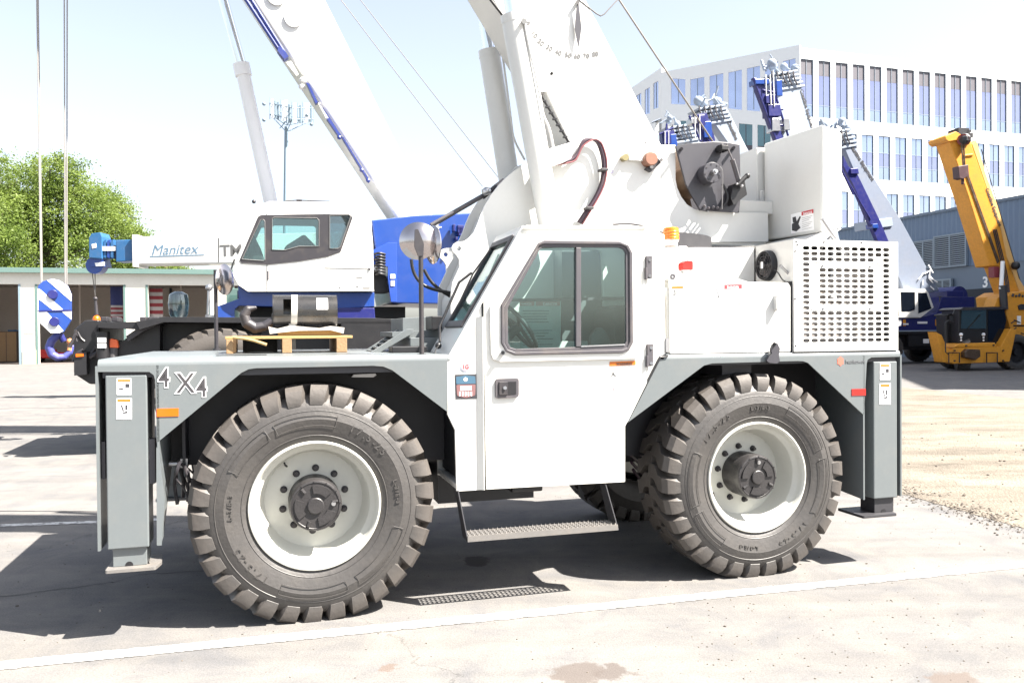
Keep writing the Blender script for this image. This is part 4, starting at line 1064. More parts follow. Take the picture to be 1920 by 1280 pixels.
# rope to the winch and the thin guide rod
put(MB().tube([F.V3(1158, -4, 1.07), F.V3(1338, 268, 1.07)], 0.0075, 8), 'hoist_rope', 'rope', smooth=50)
put(MB().tube([F.V3(1158 - 0.66 * 620, -4 - 620, 1.07), F.V3(1158, -4, 1.07)], 0.0075, 8), 'hoist_rope', 'rope', smooth=50)
MB().tube([F.V3(1060, -20, BV0), F.V3(1085, 0, BV0), F.V3(1118, 26, BV0), F.V3(1126, 30.5, BV0), F.V3(1133, 27, BV0), F.V3(1158, 0, BV0 + .1)], 0.005, 6).build('rope_guide_rod', 'rope', boom, smooth=50)
# lift cylinders
def ram(pa, pb, v, r, rod_to, rr=0.045):
    a_ = Vector(F.V3(*pa, v)); b_ = Vector(F.V3(*pb, v)); c_ = Vector(F.V3(*rod_to, v)); d = (a_ - b_).normalized()
    o = MB().cyl(b_, a_, r, n=32).cyl(a_ - d * 0.05, a_ + d * 0.004, r * 1.03, n=32).cyl(b_ - d * 0.10, b_, r * 1.06, n=32).build('lift_cylinder', 'white', crane, smooth=40)
    MB().cyl(a_, c_, rr, n=24).build('cylinder_rod', 'chrome', o, smooth=40)
    return o
lc1 = ram((961, 30), (1032, 425), 0.70, 0.083, (893, -340))
lc2 = ram((917, 96), (960, 372), 1.44, 0.083, (860, -270))
MB().tube([F.V3(983, 34, 0.62), F.V3(986, 60, 0.62), F.V3(1013, 180, 0.62), F.V3(1017, 215, 0.62), F.V3(1030, 240, 0.62), F.V3(1037, 275, 0.62)], 0.010, 8, smooth=2).build('steel_pipe', 'white', lc1, smooth=50)
MB().tube([F.V3(943, 109, 1.36), F.V3(959, 230, 1.36), F.V3(962, 260, 1.36), F.V3(984, 300, 1.36)], 0.009, 8, smooth=2).build('steel_pipe', 'white', lc2, smooth=50)
MB().cyl(F.V3(983, 40, .66), F.V3(983, 40, .56), 0.018, n=12).build('pipe_union', 'white', lc1, smooth=40)
# bracket with hoses
put(MB().prism(rounded(fp([(1030, 281), (1068, 269), (1072, 296), (1060, 303), (1036, 311)], 0.70), 0.01), 0.70, 0.84), 'hose_bracket', 'white', bevel=0.004)
hv0 = 0.785
hp = [(1037, 307), (1060, 303), (1073, 300), (1083, 289), (1090, 272), (1098, 263), (1111, 260), (1122, 266), (1128, 280), (1133, 300), (1133, 322), (1129, 346), (1119, 368), (1108, 386), (1087, 418)]
for k, (dx_, dv, m_, r_) in enumerate(((0, 0, 'hose', 0.011), (3.0, 0.02, 'hose', 0.009), (-3.0, 0.025, 'hose', 0.009), (5.0, -0.01, 'hosered', 0.006))):
    pts = [F.V3(x + (dx_ if y > 290 or x > 1095 else dx_ * .3), y + (0 if x > 1100 else dx_ * .5), hv0 + dv) for x, y in hp]
    put(MB().tube(pts, r_, 8, smooth=2), 'hydraulic_hose', m_, smooth=50)
for (x, y) in ((1134, 317), (1107, 389)): put(MB().box(F.V3(x - 6, y - 2, 0.72), tuple(Vector(F.V3(x + 7, y + 3, 0.72)) + Vector((0, .08, 0)))), 'hose_clamp', 'blacks', bevel=.002)
# pin and fittings
a_ = F.V3(1222, 297, 0.755); pn = put(MB().cyl(a_, (a_[0], 0.84, a_[2]), 0.051, n=32), 'pivot_pin', 'copper', bevel=.006, smooth=40)
put(MB().prism(fp([(1212, 316), (1234, 296), (1240, 305), (1222, 322)], 0.79), 0.79, 0.84), 'pin_keeper', 'blacks', bevel=.003)
for x, y in ((1222, 313), (1240, 300)): put(MB().cyl(F.V3(x, y, 0.77), F.V3(x, y, 0.80), 0.014, n=6), 'keeper_bolt', 'steel')
a_ = F.V3(1173, 295, 0.79); put(MB().cyl(a_, (a_[0], 0.84, a_[2]), 0.024, n=20), 'grease_fitting', 'brass', smooth=40)
put(MB().prism(fp([(1178, 286), (1188, 280), (1208, 282), (1208, 302), (1180, 300)], 0.80), 0.80, 0.84), 'pivot_pad', 'white', bevel=.004)
put(MB().tube([F.V3(1208, 264, .82), F.V3(1212, 270, .82)], 0.006, 6), 'grease_nipple', 'steel')
put(MB().lathe([(0.012, 0), (0.012, -0.002), (0.008, -0.002), (0.008, 0)], (F.V(1147, 322, VN)[0], VN - .001, F.V(1147, 322, VN)[1]), 'V', 16), 'round_mark', paint('lilac print', (0.4, 0.36, 0.55), .5, grime=0))
# winch
WV = 0.80
wpx = [(1267, 274), (1300, 268), (1338, 265.5), (1365, 267), (1387, 271), (1388, 300), (1389, 370), (1386, 399), (1313, 394), (1300, 372), (1286, 345), (1278, 315), (1272, 292)]
wn_ = put(MB().prism(fp(wpx, WV), WV, WV + 0.02), 'winch_side_plate', 'winch', bevel=.003)
put(MB().prism(fp(wpx, WV), VF, VF + 0.02), 'winch_side_plate', 'winch')
dc = F.V(1330, 328, WV)
put(MB().cyl((dc[0], WV + .02, dc[1]), (dc[0], VF, dc[1]), 0.13, n=32), 'winch_drum', 'brown', smooth=40)
put(MB().prism(fp([(1262, 270), (1300, 268), (1330, 398), (1262, 398)], VN + 0.06), VN + .30, VN + .32), 'drum_guard', 'brown')
a_ = F.V3(1336, 323.5, 0.70)
put(MB().cyl(a_, (a_[0], WV, a_[2]), 0.077, n=36).lathe([(0.077, 0.0), (0.077, -0.004), (0.0001, -0.004)], a_, 'V', 36), 'winch_motor_cap', 'winch', smooth=40, bevel=.003)
put(MB().cyl(a_, (a_[0], 0.66, a_[2]), 0.02, n=12).cyl((a_[0] + .0, .66, a_[2]), (a_[0], .64, a_[2]), 0.012, n=10), 'motor_shaft', 'steel', smooth=40)
bt = MB()
for k in range(8):
    t = k * math.pi / 4 + .2; bt.cyl((a_[0] + .062 * math.cos(t), .692, a_[2] + .062 * math.sin(t)), (a_[0] + .062 * math.cos(t), .699, a_[2] + .062 * math.sin(t)), 0.0055, n=6)
put(bt, 'cap_bolt', 'blacks')
for (x, y) in ((1278, 279), (1376, 277)):
    put(MB().cyl(F.V3(x, y, WV - .05), F.V3(x, y, WV), 0.012, n=10), 'spacer_bolt', 'winch', smooth=40)
put(MB().cyl(F.V3(1373, 299, .70), F.V3(1386, 343, .70), 0.018, n=14).cyl(F.V3(1363, 275, .71), F.V3(1373, 299, .70), 0.006, n=8), 'tension_spring_tube', 'trim', smooth=40)
put(MB().cyl(F.V3(1377, 300, .68), F.V3(1388, 336, .68), 0.004, n=8), 'bright_strip', 'steel')
put(MB().box(F.V3(1354, 272, .70), tuple(Vector(F.V3(1366, 281, .70)) + Vector((0, .1, 0)))).box(F.V3(1353, 270, .71), tuple(Vector(F.V3(1357, 283, .71)) + Vector((0, .08, 0)))).box(F.V3(1363, 270, .71), tuple(Vector(F.V3(1366, 283, .71)) + Vector((0, .08, 0)))), 'sensor_bracket', 'black', bevel=.002)
bk = MB().tube([F.V3(1384, 347, .68), F.V3(1393, 337, .68), F.V3(1401, 329, .68)], 0.017, 8).ball(F.V3(1401, 330, .68), 0.022, 10)
bk.prism(rounded(fp([(1376, 345), (1396, 338), (1401, 365), (1392, 372), (1376, 385), (1370, 370)], .72), .01), .72, .80)
put(bk, 'swing_brake_lever', 'black', smooth=40)
put(MB().ball(F.V3(1382, 345, .67), .01, 8).ball(F.V3(1391, 349, .69), .014, 8), 'fittings', 'steel')
put(MB().tube([F.V3(1350, 312, .68), F.V3(1355, 320, .68), F.V3(1355, 350, .70), F.V3(1354, 392, .74)], 0.004, 6, smooth=1), 'control_cable', 'steel', smooth=50)
ft = MB()
for x, y in ((1320, 387), (1328, 391), (1337, 389), (1345, 390), (1351, 391)): ft.cyl(F.V3(x, y, .74), F.V3(x + 1, y - 1, .80), .010, n=8)
put(ft, 'hose_fitting', 'trim', smooth=40)
put(MB().tube([F.V3(1355, 345, .76), F.V3(1368, 372, .74), F.V3(1352, 392, .76)], .011, 8, smooth=2), 'winch_hose', 'black', smooth=50)
# tail frame and counterweight
cwV = 0.26
cu0, cwt = F.V(1541, 232.5, cwV); cu1 = F.V(1580, 249, cwV)[0]; cwb = F.V(1542, 432, cwV)[1]
bot = [F.V(1541, 436, cwV), F.V(1581.5, 427, cwV), F.V(1580, 249, cwV), F.V(1576, 243, cwV), F.V(1541, 232.5, cwV)]
# far height of the sloping top of the left face
fv = F.U(1431.6, 269, cu0); fb = F.U(1442, 449, cu0)
print('cw', cu0, cu1, cwt, cwb, fv, fb)
cw = MB()
vF = fv[0]
w_ft = fv[1]; w_fb = fb[1]
vs = [(cu0, cwV, bot[0][1]), (cu1, cwV, bot[1][1]), (cu1, cwV, bot[2][1]), (cu0, cwV, bot[4][1]),
      (cu0, vF, w_fb), (cu1, vF, w_fb), (cu1, vF, w_ft - .02), (cu0, vF, w_ft)]
cw.add(vs, [(0, 1, 2, 3), (4, 7, 6, 5), (0, 3, 7, 4), (1, 5, 6, 2), (3, 2, 6, 7), (0, 4, 5, 1)])
cwo = put(cw, 'counterweight', 'white', bevel=0.018, seg=3)
put(MB().prism([F.V(1541, 436, cwV), F.V(1581, 428, cwV), F.V(1555, 446, cwV), F.V(1520, 449, cwV)], cwV + .01, vF), 'counterweight_chin', 'white', bevel=.004)
v2 = vF + 0.07
a2 = F.U(1419, 276, cu0 - .05); a3 = F.U(1385, 290, cu0 - .05)
put(MB().box((cu0 - .05, a2[0], fb[1] + .1), (cu1, a2[0] + .75, a2[1])).box((cu0 - .03, vF, fb[1] - .02), (cu1 - .01, a2[0], F.U(1422, 359, cu0)[1])), 'counterweight_far_block', 'white', bevel=.012)
put(MB().box((F.V(1385, 400, VN)[0], VN + .03, F.V(1385, 398, VN)[1]), (cu0, VF, F.V(1385, 398, VN)[1] + .1)), 'tail_frame', 'white', bevel=.004)
# danger decal on the shaded face of the counterweight
def cwp(px, py, o=0.003): q = F.U(px, py, cu0 - o); return (cu0 - o, q[0], q[1])
def cwquad(pts, o, name, mat):
    q = [cwp(x, y, o) for x, y in pts]; mbq = MB(); k = [(p[1], p[2]) for p in q]; mbq.prism(k, cu0 - o - .001, cu0 - o, 'U'); return put(mbq, name, mat)
cwquad([(1483, 402), (1525, 391.5), (1526.5, 431), (1483.5, 438)], 0.001, 'danger_decal', 'decal')
cwquad([(1503, 397.5), (1525, 392), (1525.2, 399.5), (1503, 404.5)], 0.003, 'danger_header', 'inkred')
cwquad([(1486, 408), (1492, 406), (1494, 416), (1487, 418)], 0.003, 'danger_pictogram', 'ink')
cwquad([(1485, 420), (1494, 415), (1500, 405), (1501.5, 407), (1497, 420), (1501, 427), (1493, 434), (1485, 432)], 0.003, 'danger_pictogram', 'ink')
e_r = (Vector(cwp(1520, 400)) - Vector(cwp(1505, 403))).normalized()
text_part('danger_lettering', 'DANGER', 0.026, 'decal', crane, Vector(cwp(1506, 403.5, .005)), e_r, (0, 0, 1))
dl = MB()
for i in range(7):
    a_ = cwp(1504, 409 + i * 3.6, .003); b_ = cwp(1523 - (i % 3) * 3, 404.5 + i * 3.6, .003)
    dl.tube([a_, b_], 0.0012, 4)
put(dl, 'printed_lines', 'inkgrey')
# front strut, ball joint and cables at the nose of the turret
put(MB().tube([F.V3(808, 422, .95), F.V3(908, 365, .95)], .014, 10).tube([F.V3(812, 424, 1.0), F.V3(905, 370, 1.0)], .008, 8), 'outrigger_hose_pair', 'trim', smooth=50)
put(MB().tube([F.V3(905, 370, .95), F.V3(945, 338, .95)], .017, 10), 'strut_end', 'blacks', smooth=50)
put(MB().cyl(F.V3(905, 361, .93), F.V3(919, 358, .93), .024, n=18).ball(F.V3(912, 358, .93), .028, 12), 'swivel_joint', 'steel', smooth=50)
put(MB().tube([F.V3(771, 486, 1.0), F.V3(774, 508, 1.0), F.V3(785, 528, 1.0), F.V3(805, 541, 1.0), F.V3(845, 549, 1.0)], .012, 8, smooth=2)
    .tube([F.V3(795, 505, 1.05), F.V3(805, 524, 1.05), F.V3(820, 540, 1.05), F.V3(845, 556, 1.05)], .012, 8, smooth=2), 'deck_hose', 'black', smooth=50)

# ---- engine cover, tank door and grille housing
HV = 0.46
hc = MB().prism(fp([(1246, 461), (1287, 461), (1290, 464), (1415, 464), (1415, 662), (1246, 668)], HV), HV, 1.6)
put(hc, 'engine_cover', 'white', bevel=.006)
put(MB().box((F.V(1248, 462, .3)[0], .1, F.V(1250, 500, .3)[1]), (F.V(1262, 462, .3)[0], .48, F.V(1250, 462, .3)[1])), 'cover_post', 'white', bevel=.004) if False else None
tk = [(1256, 518), (1259, 512), (1265, 510), (1271, 514), (1272, 527), (1300, 527), (1362, 523), (1377, 520.5), (1404, 528.5), (1477, 530), (1482, 537), (1482, 659), (1256, 663)]
tank = put(MB().prism(rounded(fp(tk, 0.012), 0.008, 2), 0.012, 0.03), 'tank_door', 'white', bevel=.003)
put(MB().box((F.V(1250, 540, .03)[0], .03, F.V(1250, 662, .03)[1]), (F.V(1481, 540, .03)[0], HV, F.V(1300, 540, .03)[1])), 'tank_box', 'white', bevel=.004)
MB().lathe([(0.018, 0), (0.018, -0.003), (0.008, -.003)], (F.V(1263, 518, 0)[0], .012, F.V(1263, 518, 0)[1]), 'V', 16).build('lifting_eye', 'trim', tank)
MB().prism(fp([(1260, 537), (1281, 536.5), (1281, 540.5), (1260, 541)], .01), .0105, .0118).build('warning_strip', 'decalor', tank)
MB().tube([F.V3(1262, 547, .009), F.V3(1266, 543, .009), F.V3(1267, 551, .009), F.V3(1262, 553, .009)], .002, 4).build('pictogram', 'ink', tank)
MB().prism(fp([(1328, 534), (1391, 533), (1391, 569), (1328, 570)], .01), .0105, .0118).build('danger_decal', 'decal', tank)
bd = MB()
for a_, b_ in (((1328, 534), (1391, 533)), ((1391, 533), (1391, 569)), ((1391, 569), (1328, 570)), ((1328, 570), (1328, 534)), ((1359, 534), (1359, 570)), ((1328, 561), (1359, 561))): bd.tube([F.V3(*a_, .0100), F.V3(*b_, .0100)], .0011, 4)
bd.build('decal_border', 'inkpale', tank)
MB().prism(fp([(1358, 534.5), (1390.5, 533.5), (1390.5, 541), (1358, 542)], .0098), .0095, .0104).build('danger_header', 'inkred', tank)
text_part('danger_lettering', 'DANGER', 0.022, 'decal', tank, F.V3(1363, 540.5, .0088), (1, 0, .01), (0, 0, 1))
MB().tube([F.V3(1343, 541, .009), F.V3(1349, 556, .009), F.V3(1343, 557, .009)], .0015, 4).prism(fp([(1344, 558), (1347, 554.5), (1350, 558)], .009), .0085, .0095).build('pictogram', 'inkgrey', tank)
MB().prism(rounded(fp([(1456, 553), (1460, 555), (1461.5, 580), (1458, 583), (1455, 579), (1455, 560)], -.02), .004), -.03, .012).build('latch_handle', 'white', tank, bevel=.003)
MB().prism(fp([(1419, 534), (1453, 533.5), (1453, 551), (1420, 551.5)], .0102), .0098, .0115).build('latch_plate', 'white', tank)
put(MB().box((F.V(1248, 640, -.0)[0], -.004, F.V(1248, 660, 0)[1]), (F.V(1254, 640, 0)[0], .02, F.V(1248, 634, 0)[1])), 'hinge_strip', 'steel')
# grille housing: real slots
G0 = F.V(1489, 450, 0.0); G1 = F.V(1683, 454, 0.0); gw0 = F.V(1489, 659, 0.0)[1]; gw1 = 0.5 * (G0[1] + G1[1])
gu0, gu1 = G0[0], G1[0]
colx = [(1180 + (x - 1180)) / 3.556 + 1180 for x in (1180, 1235, 1290, 1344, 1398, 1452, 1505, 1558, 1610, 1662, 1713)]
colx = [1180 + x / 3.5556 for x in (1180, 1235, 1290, 1344, 1398, 1452, 1505, 1558, 1610, 1662, 1713)]
us = [F.V(x, 540, 0)[0] for x in colx]
rowy = [380 + y / 3.5556 for y in (308, 345, 381, 417, 453, 490, 526, 561, 597, 632, 667, 702, 738, 773, 808, 845, 880, 915)]
ws_ = [F.V(colx[5], y, 0)[1] for y in rowy]
pu = (us[-1] - us[0]) / 10; pw = (ws_[0] - ws_[-1]) / 17
gm_ = MB(); hu, hw = pu * 0.41, pw * 0.34; gd = 0.004
def slot_pts(cu, cw_):
    pts = []
    for sgn in (1, -1):
        for k in range(5):
            t = (-90 + 45 * k) * math.pi / 180
            pts.append((cu + sgn * (hu - hw) + sgn * hw * math.cos(t), cw_ + sgn * hw * math.sin(t)))
    return pts
for r_i in range(18):
    for c_i in range(11):
        cu = us[0] + pu * c_i; cw_ = ws_[0] - pw * r_i
        C = c_i + 1; Rr = r_i + 1
        solid = (Rr == 4 and 2 <= C <= 10) or (Rr == 12 and 2 <= C <= 10) or (C == 2 and 4 <= Rr <= 12) or (C == 10 and 3 <= Rr <= 12)
        a0_, a1_ = cu - pu / 2, cu + pu / 2; z0, z1 = cw_ - pw / 2, cw_ + pw / 2
        if solid:
            gm_.add([(a0_, 0, z0), (a1_, 0, z0), (a1_, 0, z1), (a0_, 0, z1)], [(0, 1, 2, 3)]); continue
        sp_ = slot_pts(cu, cw_)
        # outer ring matched to the slot points
        out = [(cu + 0.0 * pu, z0), (a1_, z0), (a1_, cw_), (a1_, z1), (cu + 0.0 * pu, z1)]
        out = [(cu, z0), (a1_, z0), (a1_, cw_), (a1_, z1), (cu, z1), (cu, z1), (a0_, z1), (a0_, cw_), (a0_, z0), (cu, z0)]
        vs = [(p[0], 0, p[1]) for p in sp_] + [(p[0], 0, p[1]) for p in out] + [(p[0], gd, p[1]) for p in sp_]
        fs = []
        for k in range(10):
            k2 = (k + 1) % 10
            if k in (4, 9): fs.append((k, k2, 10 + k2))
            else: fs.append((k, k2, 10 + k2, 10 + k))
            fs.append((k, 20 + k, 20 + k2, k2))
        gm_.add(vs, fs)
L_, R_2 = us[0] - pu / 2, us[-1] + pu / 2; T_, B_2 = ws_[0] + pw / 2, ws_[-1] - pw / 2
for (x0, x1, z0, z1) in ((gu0, L_, gw0, gw1), (R_2, gu1, gw0, gw1), (L_, R_2, T_, gw1), (L_, R_2, gw0, B_2)):
    gm_.add([(x0, 0, z0), (x1, 0, z0), (x1, 0, z1), (x0, 0, z1)], [(0, 1, 2, 3)])
grille = put(gm_, 'grille_panel', 'white')
grille['label'] = 'white panel pierced by rows of rounded slots'
FV = HV
MB().box((gu0, 0.001, gw1), (gu1, 1.6, gw1 + .004)).box((gu0 - .003, 0.0, gw0), (gu0, FV, gw1 + .004)).box((gu1, 0.0, gw0), (gu1 + .003, 1.6, gw1 + .004)).build('housing_shell', 'white', grille)
put(MB().box((gu0 + .05, 0.10, gw0 + .02), (gu1 - .02, 1.4, gw1 - .06)), 'radiator', paint('radiator core', (0.30, 0.28, 0.27), .6, metal=.3, grime=.6, scale=14))
rp = MB()
for i in range(7): 
    a_ = Vector((gu0 + rnd(.1, .6), rnd(.03, .08), gw0 + rnd(.1, .8))); rp.tube([a_, a_ + Vector((rnd(-.2, .2), rnd(-.01, .03), rnd(-.25, .25)))], rnd(.008, .02), 8)
put(rp, 'engine_pipe', 'steel', smooth=50)
hx0, hz1 = us[1] - pu * .42, ws_[2] - pw * .55; hx1, hz0 = us[9] + pu * .15, ws_[12] + pw * .62
bt = MB(); cr_ = [(hx0, hz0), (hx1, hz0), (hx1, hz1), (hx0, hz1)]
q = rounded(cr_, .02); q.append(q[0]); bt.tube([(p[0], -0.001, p[1]) for p in q], .0025, 5)
put(bt, 'access_hatch_edge', 'inkpale' if False else 'white')
for (x, y) in ((1542, 499), (1631, 500), (1543, 579), (1631, 578.5)):
    put(MB().cyl(F.V3(x, y, -.001), F.V3(x, y, -.006), .008, n=8), 'hatch_screw', 'steel')
for (x, y) in ((1495, 456), (1491, 468), (1491, 557), (1492, 645), (1493, 450), (1545, 451), (1615, 452)):
    put(MB().cyl(F.V3(x, y + 3, 0), F.V3(x, y + 3, -.004), .006, n=8), 'panel_screw', 'trim')
put(MB().box((F.V(1483, 540, .0)[0], .02, F.V(1483, 659, 0)[1]), (gu0 - .004, .1, F.V(1483, 527, 0)[1])), 'housing_gap', 'black')
# fan on the side wall of the housing
def gp(px, py, o): q = F.U(px, py, gu0 - .003 - o); return Vector((gu0 - .003 - o, q[0], q[1]))
fc = gp(1441.5, 498, 0.0)
fr_ = 0.5 * abs(gp(1441, 469, 0).z - gp(1441, 526, 0).z)
fan = put(MB().lathe([(fr_, 0), (fr_, -.03), (fr_ * .94, -.045), (fr_ * .9, -.045), (fr_ * .88, -.01), (fr_ * .2, -.01)], (0, 0, 0), 'U', 40), 'cooling_fan', 'black', smooth=40)
fan.location = fc
gr = MB()
for k in range(1, 5): gr.tube([(-.047, fr_ * .2 * k * math.cos(R(t)), fr_ * .2 * k * math.sin(R(t))) for t in range(0, 361, 15)], .003, 5)
for k in range(6): gr.tube([(-.05, 0, 0), (-.045, fr_ * .92 * math.cos(k * math.pi / 3), fr_ * .92 * math.sin(k * math.pi / 3))], .003, 5)
gr.cyl((-.03, 0, 0), (-.055, 0, 0), fr_ * .28, n=20)
gr.build('fan_guard', 'blacks', fan, smooth=50)
bl = MB()
for k in range(7):
    t = k * 2 * math.pi / 7; c_, s_ = math.cos(t), math.sin(t); c2_, s2_ = math.cos(t + .5), math.sin(t + .5)
    bl.add([(-.015, .03 * c_, .03 * s_), (-.030, .03 * c2_, .03 * s2_), (-.035, fr_ * .8 * c2_, fr_ * .8 * s2_), (-.015, fr_ * .8 * c_, fr_ * .8 * s_)], [(0, 1, 2, 3)])
bl.build('fan_blade', 'seat', fan)
MB().box((-.057, -.012, -.02), (-.0555, .012, .025)).build('fan_label', 'decal', fan)
put(MB().tube([gp(1452, 505, .05), gp(1460, 512, .04), gp(1466, 524, .03), gp(1473, 528, .01)], .004, 6, smooth=2), 'fan_cable', 'black', smooth=50)
# beacon and alarm
a_ = F.V(1258, 453, .25); bc = (a_[0], .25, a_[1])
bea = MB().lathe([(.0001, .098), (.042, .096), (.052, .088), (.054, .075), (.055, .03), (.056, .012), (.0001, .012)], bc, 'W', 28)
put(bea, 'amber_beacon', 'amber', smooth=40)
put(MB().lathe([(.052, .014), (.052, 0), (.045, -.008), (.045, -.03)], bc, 'W', 24), 'beacon_base', 'white', smooth=40)
rr_ = MB()
for k in range(3): rr_.lathe([(.0545, .02 + k * .02), (.057, .024 + k * .02), (.0545, .028 + k * .02)], bc, 'W', 28)
put(rr_, 'beacon_rib', 'amber', smooth=60)
a_ = F.V(1285, 507, .20); bc = (a_[0], .20, a_[1])
put(MB().prism(rounded([(bc[0] - .038, bc[2]), (bc[0] + .036, bc[2]), (bc[0] + .036, bc[2] + .06), (bc[0] - .012, bc[2] + .064), (bc[0] - .038, bc[2] + .044)], .010), .16, .23), 'red_strobe', 'red', bevel=.008)
put(MB().lathe([(.04, 0), (.035, -.012), (.026, -.014), (.022, -.03), (.0001, -.03)], bc, 'W', 20), 'strobe_base', 'steel', smooth=40)
put(MB().box((bc[0] - .1, .03, bc[2] - .06), (bc[0] + .08, HV, bc[2] - .03)), 'strobe_shelf', 'white', bevel=.003)

# ================================================================== THINGS ON THE DECK
o_ = F.world((F.V(541, 664, 0.85)[0], 0.85, 0)); 
PF = Frame(o_.x, o_.y, YAW, WD)
pal = thing('pallet', 'short wooden pallet on the grey front deck carrying the dark steel drum', 'pallet', PF)
x0 = PF.V(423, 640, 0)[0]; x1 = PF.V(661, 640, 0)[0]; ht = PF.V(541, 630, 0)[1]
for (a_, b_) in ((424, 437), (529, 547), (631, 660)):
    ua_, ub_ = PF.V(a_, 650, 0)[0], PF.V(b_, 650, 0)[0]
    MB().box((ua_, 0.0, 0.001), (min(ub_, ua_ + .07), 0.75, ht - 0.018)).build('stringer', 'wood', pal, bevel=.003)
for k in range(6):
    v = 0.0 + k * 0.13
    b = MB().box((x0 + rnd(-.004, .004), v, ht - 0.018), (x1 + rnd(-.006, .006), v + rnd(.085, .1), ht + rnd(-.001, .001)))
    b.build('deck_board', 'wood' if k % 2 else 'woodpale', pal, bevel=.003)
br = MB(); a_ = Vector(PF.V3(437, 632, -.02)); b_ = Vector(PF.V3(500, 646, -.05)); br.tube([a_, a_.lerp(b_, .5) + Vector((0, 0, .012)), b_], 0.011, 5, smooth=1)
br.build('split_board', 'woodpale', pal)
TF = Frame(*(PF.world((0, 0.1, 0)).to_2d()), YAW, WD + ht)
tb = thing('timber_block', 'fresh yellow timber block lying on the pallet under the steel drum', 'timber', TF)
a_ = TF.V(521, 634, 0); b_ = TF.V(640, 619, 0)
MB().box((a_[0], 0, 0.001), (b_[0], 0.3, b_[1])).build('block', 'woodpale', tb, bevel=.004)
wr = MB(); pts = [(503, 612), (520, 616), (545, 610), (575, 613), (600, 615), (620, 611), (646, 614), (644, 625), (620, 619), (560, 620), (520, 624), (506, 626)]
wr.prism(TF.poly(pts, -0.03), -.03, .32).build('wrapping_sheet', 'strap', tb)
DF = Frame(*(PF.world((0, 0.22, 0)).to_2d()), YAW, WD + ht)
dr = thing('steel_drum', 'black steel cylinder with square cut-out and white strap on the pallet', 'steel drum', DF)
a_ = DF.V(512, 582, 0); b_ = DF.V(631, 582, 0); rr_ = 0.5 * (DF.V(560, 553, -.05)[1] - DF.V(560, 611, -.05)[1]); zc = DF.V(560, 582, 0)[1]
shell = MB(); n = 48; vs = []; fs = []
cols_ = [a_[0], DF.V(531, 582, 0)[0], DF.V(557, 582, 0)[0], b_[0]]
for u in cols_:
    for r in (rr_, rr_ * .9):
        for i in range(n):
            t = 2 * math.pi * i / n; vs.append((u, -r * math.cos(t), zc + r * math.sin(t)))
def ix(c, r, i): return (c * 2 + r) * n + i % n
for c in range(3):
    for i in range(n):
        cut = c == 1 and (i < 4 or i >= n - 2 or i in (4, 5))
        if not cut:
            fs += [(ix(c, 0, i), ix(c + 1, 0, i), ix(c + 1, 0, i + 1), ix(c, 0, i + 1)), (ix(c, 1, i), ix(c, 1, i + 1), ix(c + 1, 1, i + 1), ix(c + 1, 1, i))]
for c in (0, 3):
    for i in range(n): fs.append((ix(c, 0, i), ix(c, 0, i + 1), ix(c, 1, i + 1), ix(c, 1, i)))
shell.add(vs, fs).build('drum_shell', paint('dark rolled steel', (0.075, 0.073, 0.072), .24, metal=.75, grime=.25), dr, smooth=40)
MB().lathe([(rr_ * 1.02, 0), (rr_ * 1.02, .01), (rr_ * .9, .01)], (a_[0] - .003, 0, zc), 'U', 48).build('drum_rim', 'black', dr, smooth=40)
us0, us1 = DF.V(545, 582, -rr_)[0], DF.V(557, 582, -rr_)[0]
sm = MB(); vs = []
for i in range(25):
    t = R(-80 + i * 7.5); r = rr_ * 1.015
    for u in (us0 + .01 * (i / 24), us1 + .008 * (i / 24)): vs.append((u, -r * math.cos(t), zc + r * math.sin(t)))
sm.add(vs, [(2 * i, 2 * i + 1, 2 * i + 3, 2 * i + 2) for i in range(24)])
sm.box((us0 - .012, -rr_ * .5, -ht + .02), (us1 - .01, -rr_ * .48, zc - rr_ * .7)).build('webbing_strap', 'strap', dr)
lb = MB(); vs = []
for i in range(7):
    t = R(2 + i * 8); r = rr_ * 1.01
    for px_ in (594, 615): vs.append((DF.V(px_, 570, -rr_)[0], -r * math.cos(t), zc + r * math.sin(t)))
lb.add(vs, [(2 * i, 2 * i + 1, 2 * i + 3, 2 * i + 2) for i in range(6)]); lb.build('paper_label', 'decal', dr)
HF = Frame(*(PF.world((-.15, 0.5, 0)).to_2d()), YAW, WD)
hk = thing('crane_hook', 'large black forged hook lying on the deck behind the pallet', 'hook', HF)
pts = [Vector(HF.V3(x, y, 0)) for x, y in ((512, 600), (495, 612), (478, 615), (463, 606), (458, 592), (465, 580), (478, 577))]
hm = MB()
prs = [.026, .034, .038, .038, .034, .028, .014]
for i in range(len(pts) - 1): hm.cyl(pts[i], pts[i + 1], prs[i], prs[i + 1], 14); hm.ball(pts[i + 1], prs[i + 1], 14)
hm.build('hook_body', 'blacks', hk, smooth=60)
hs = MB().box(tuple(pts[0] + Vector((-.01, -.03, -.035))), tuple(pts[0] + Vector((.16, .03, .05)))).build('hook_shank', 'black', hk, bevel=.01)
MB().box(tuple(Vector(HF.V3(455, 628, .1))), (HF.V(520, 628, .1)[0], .2, 0.0)).build('hook_rest', 'black', hk)

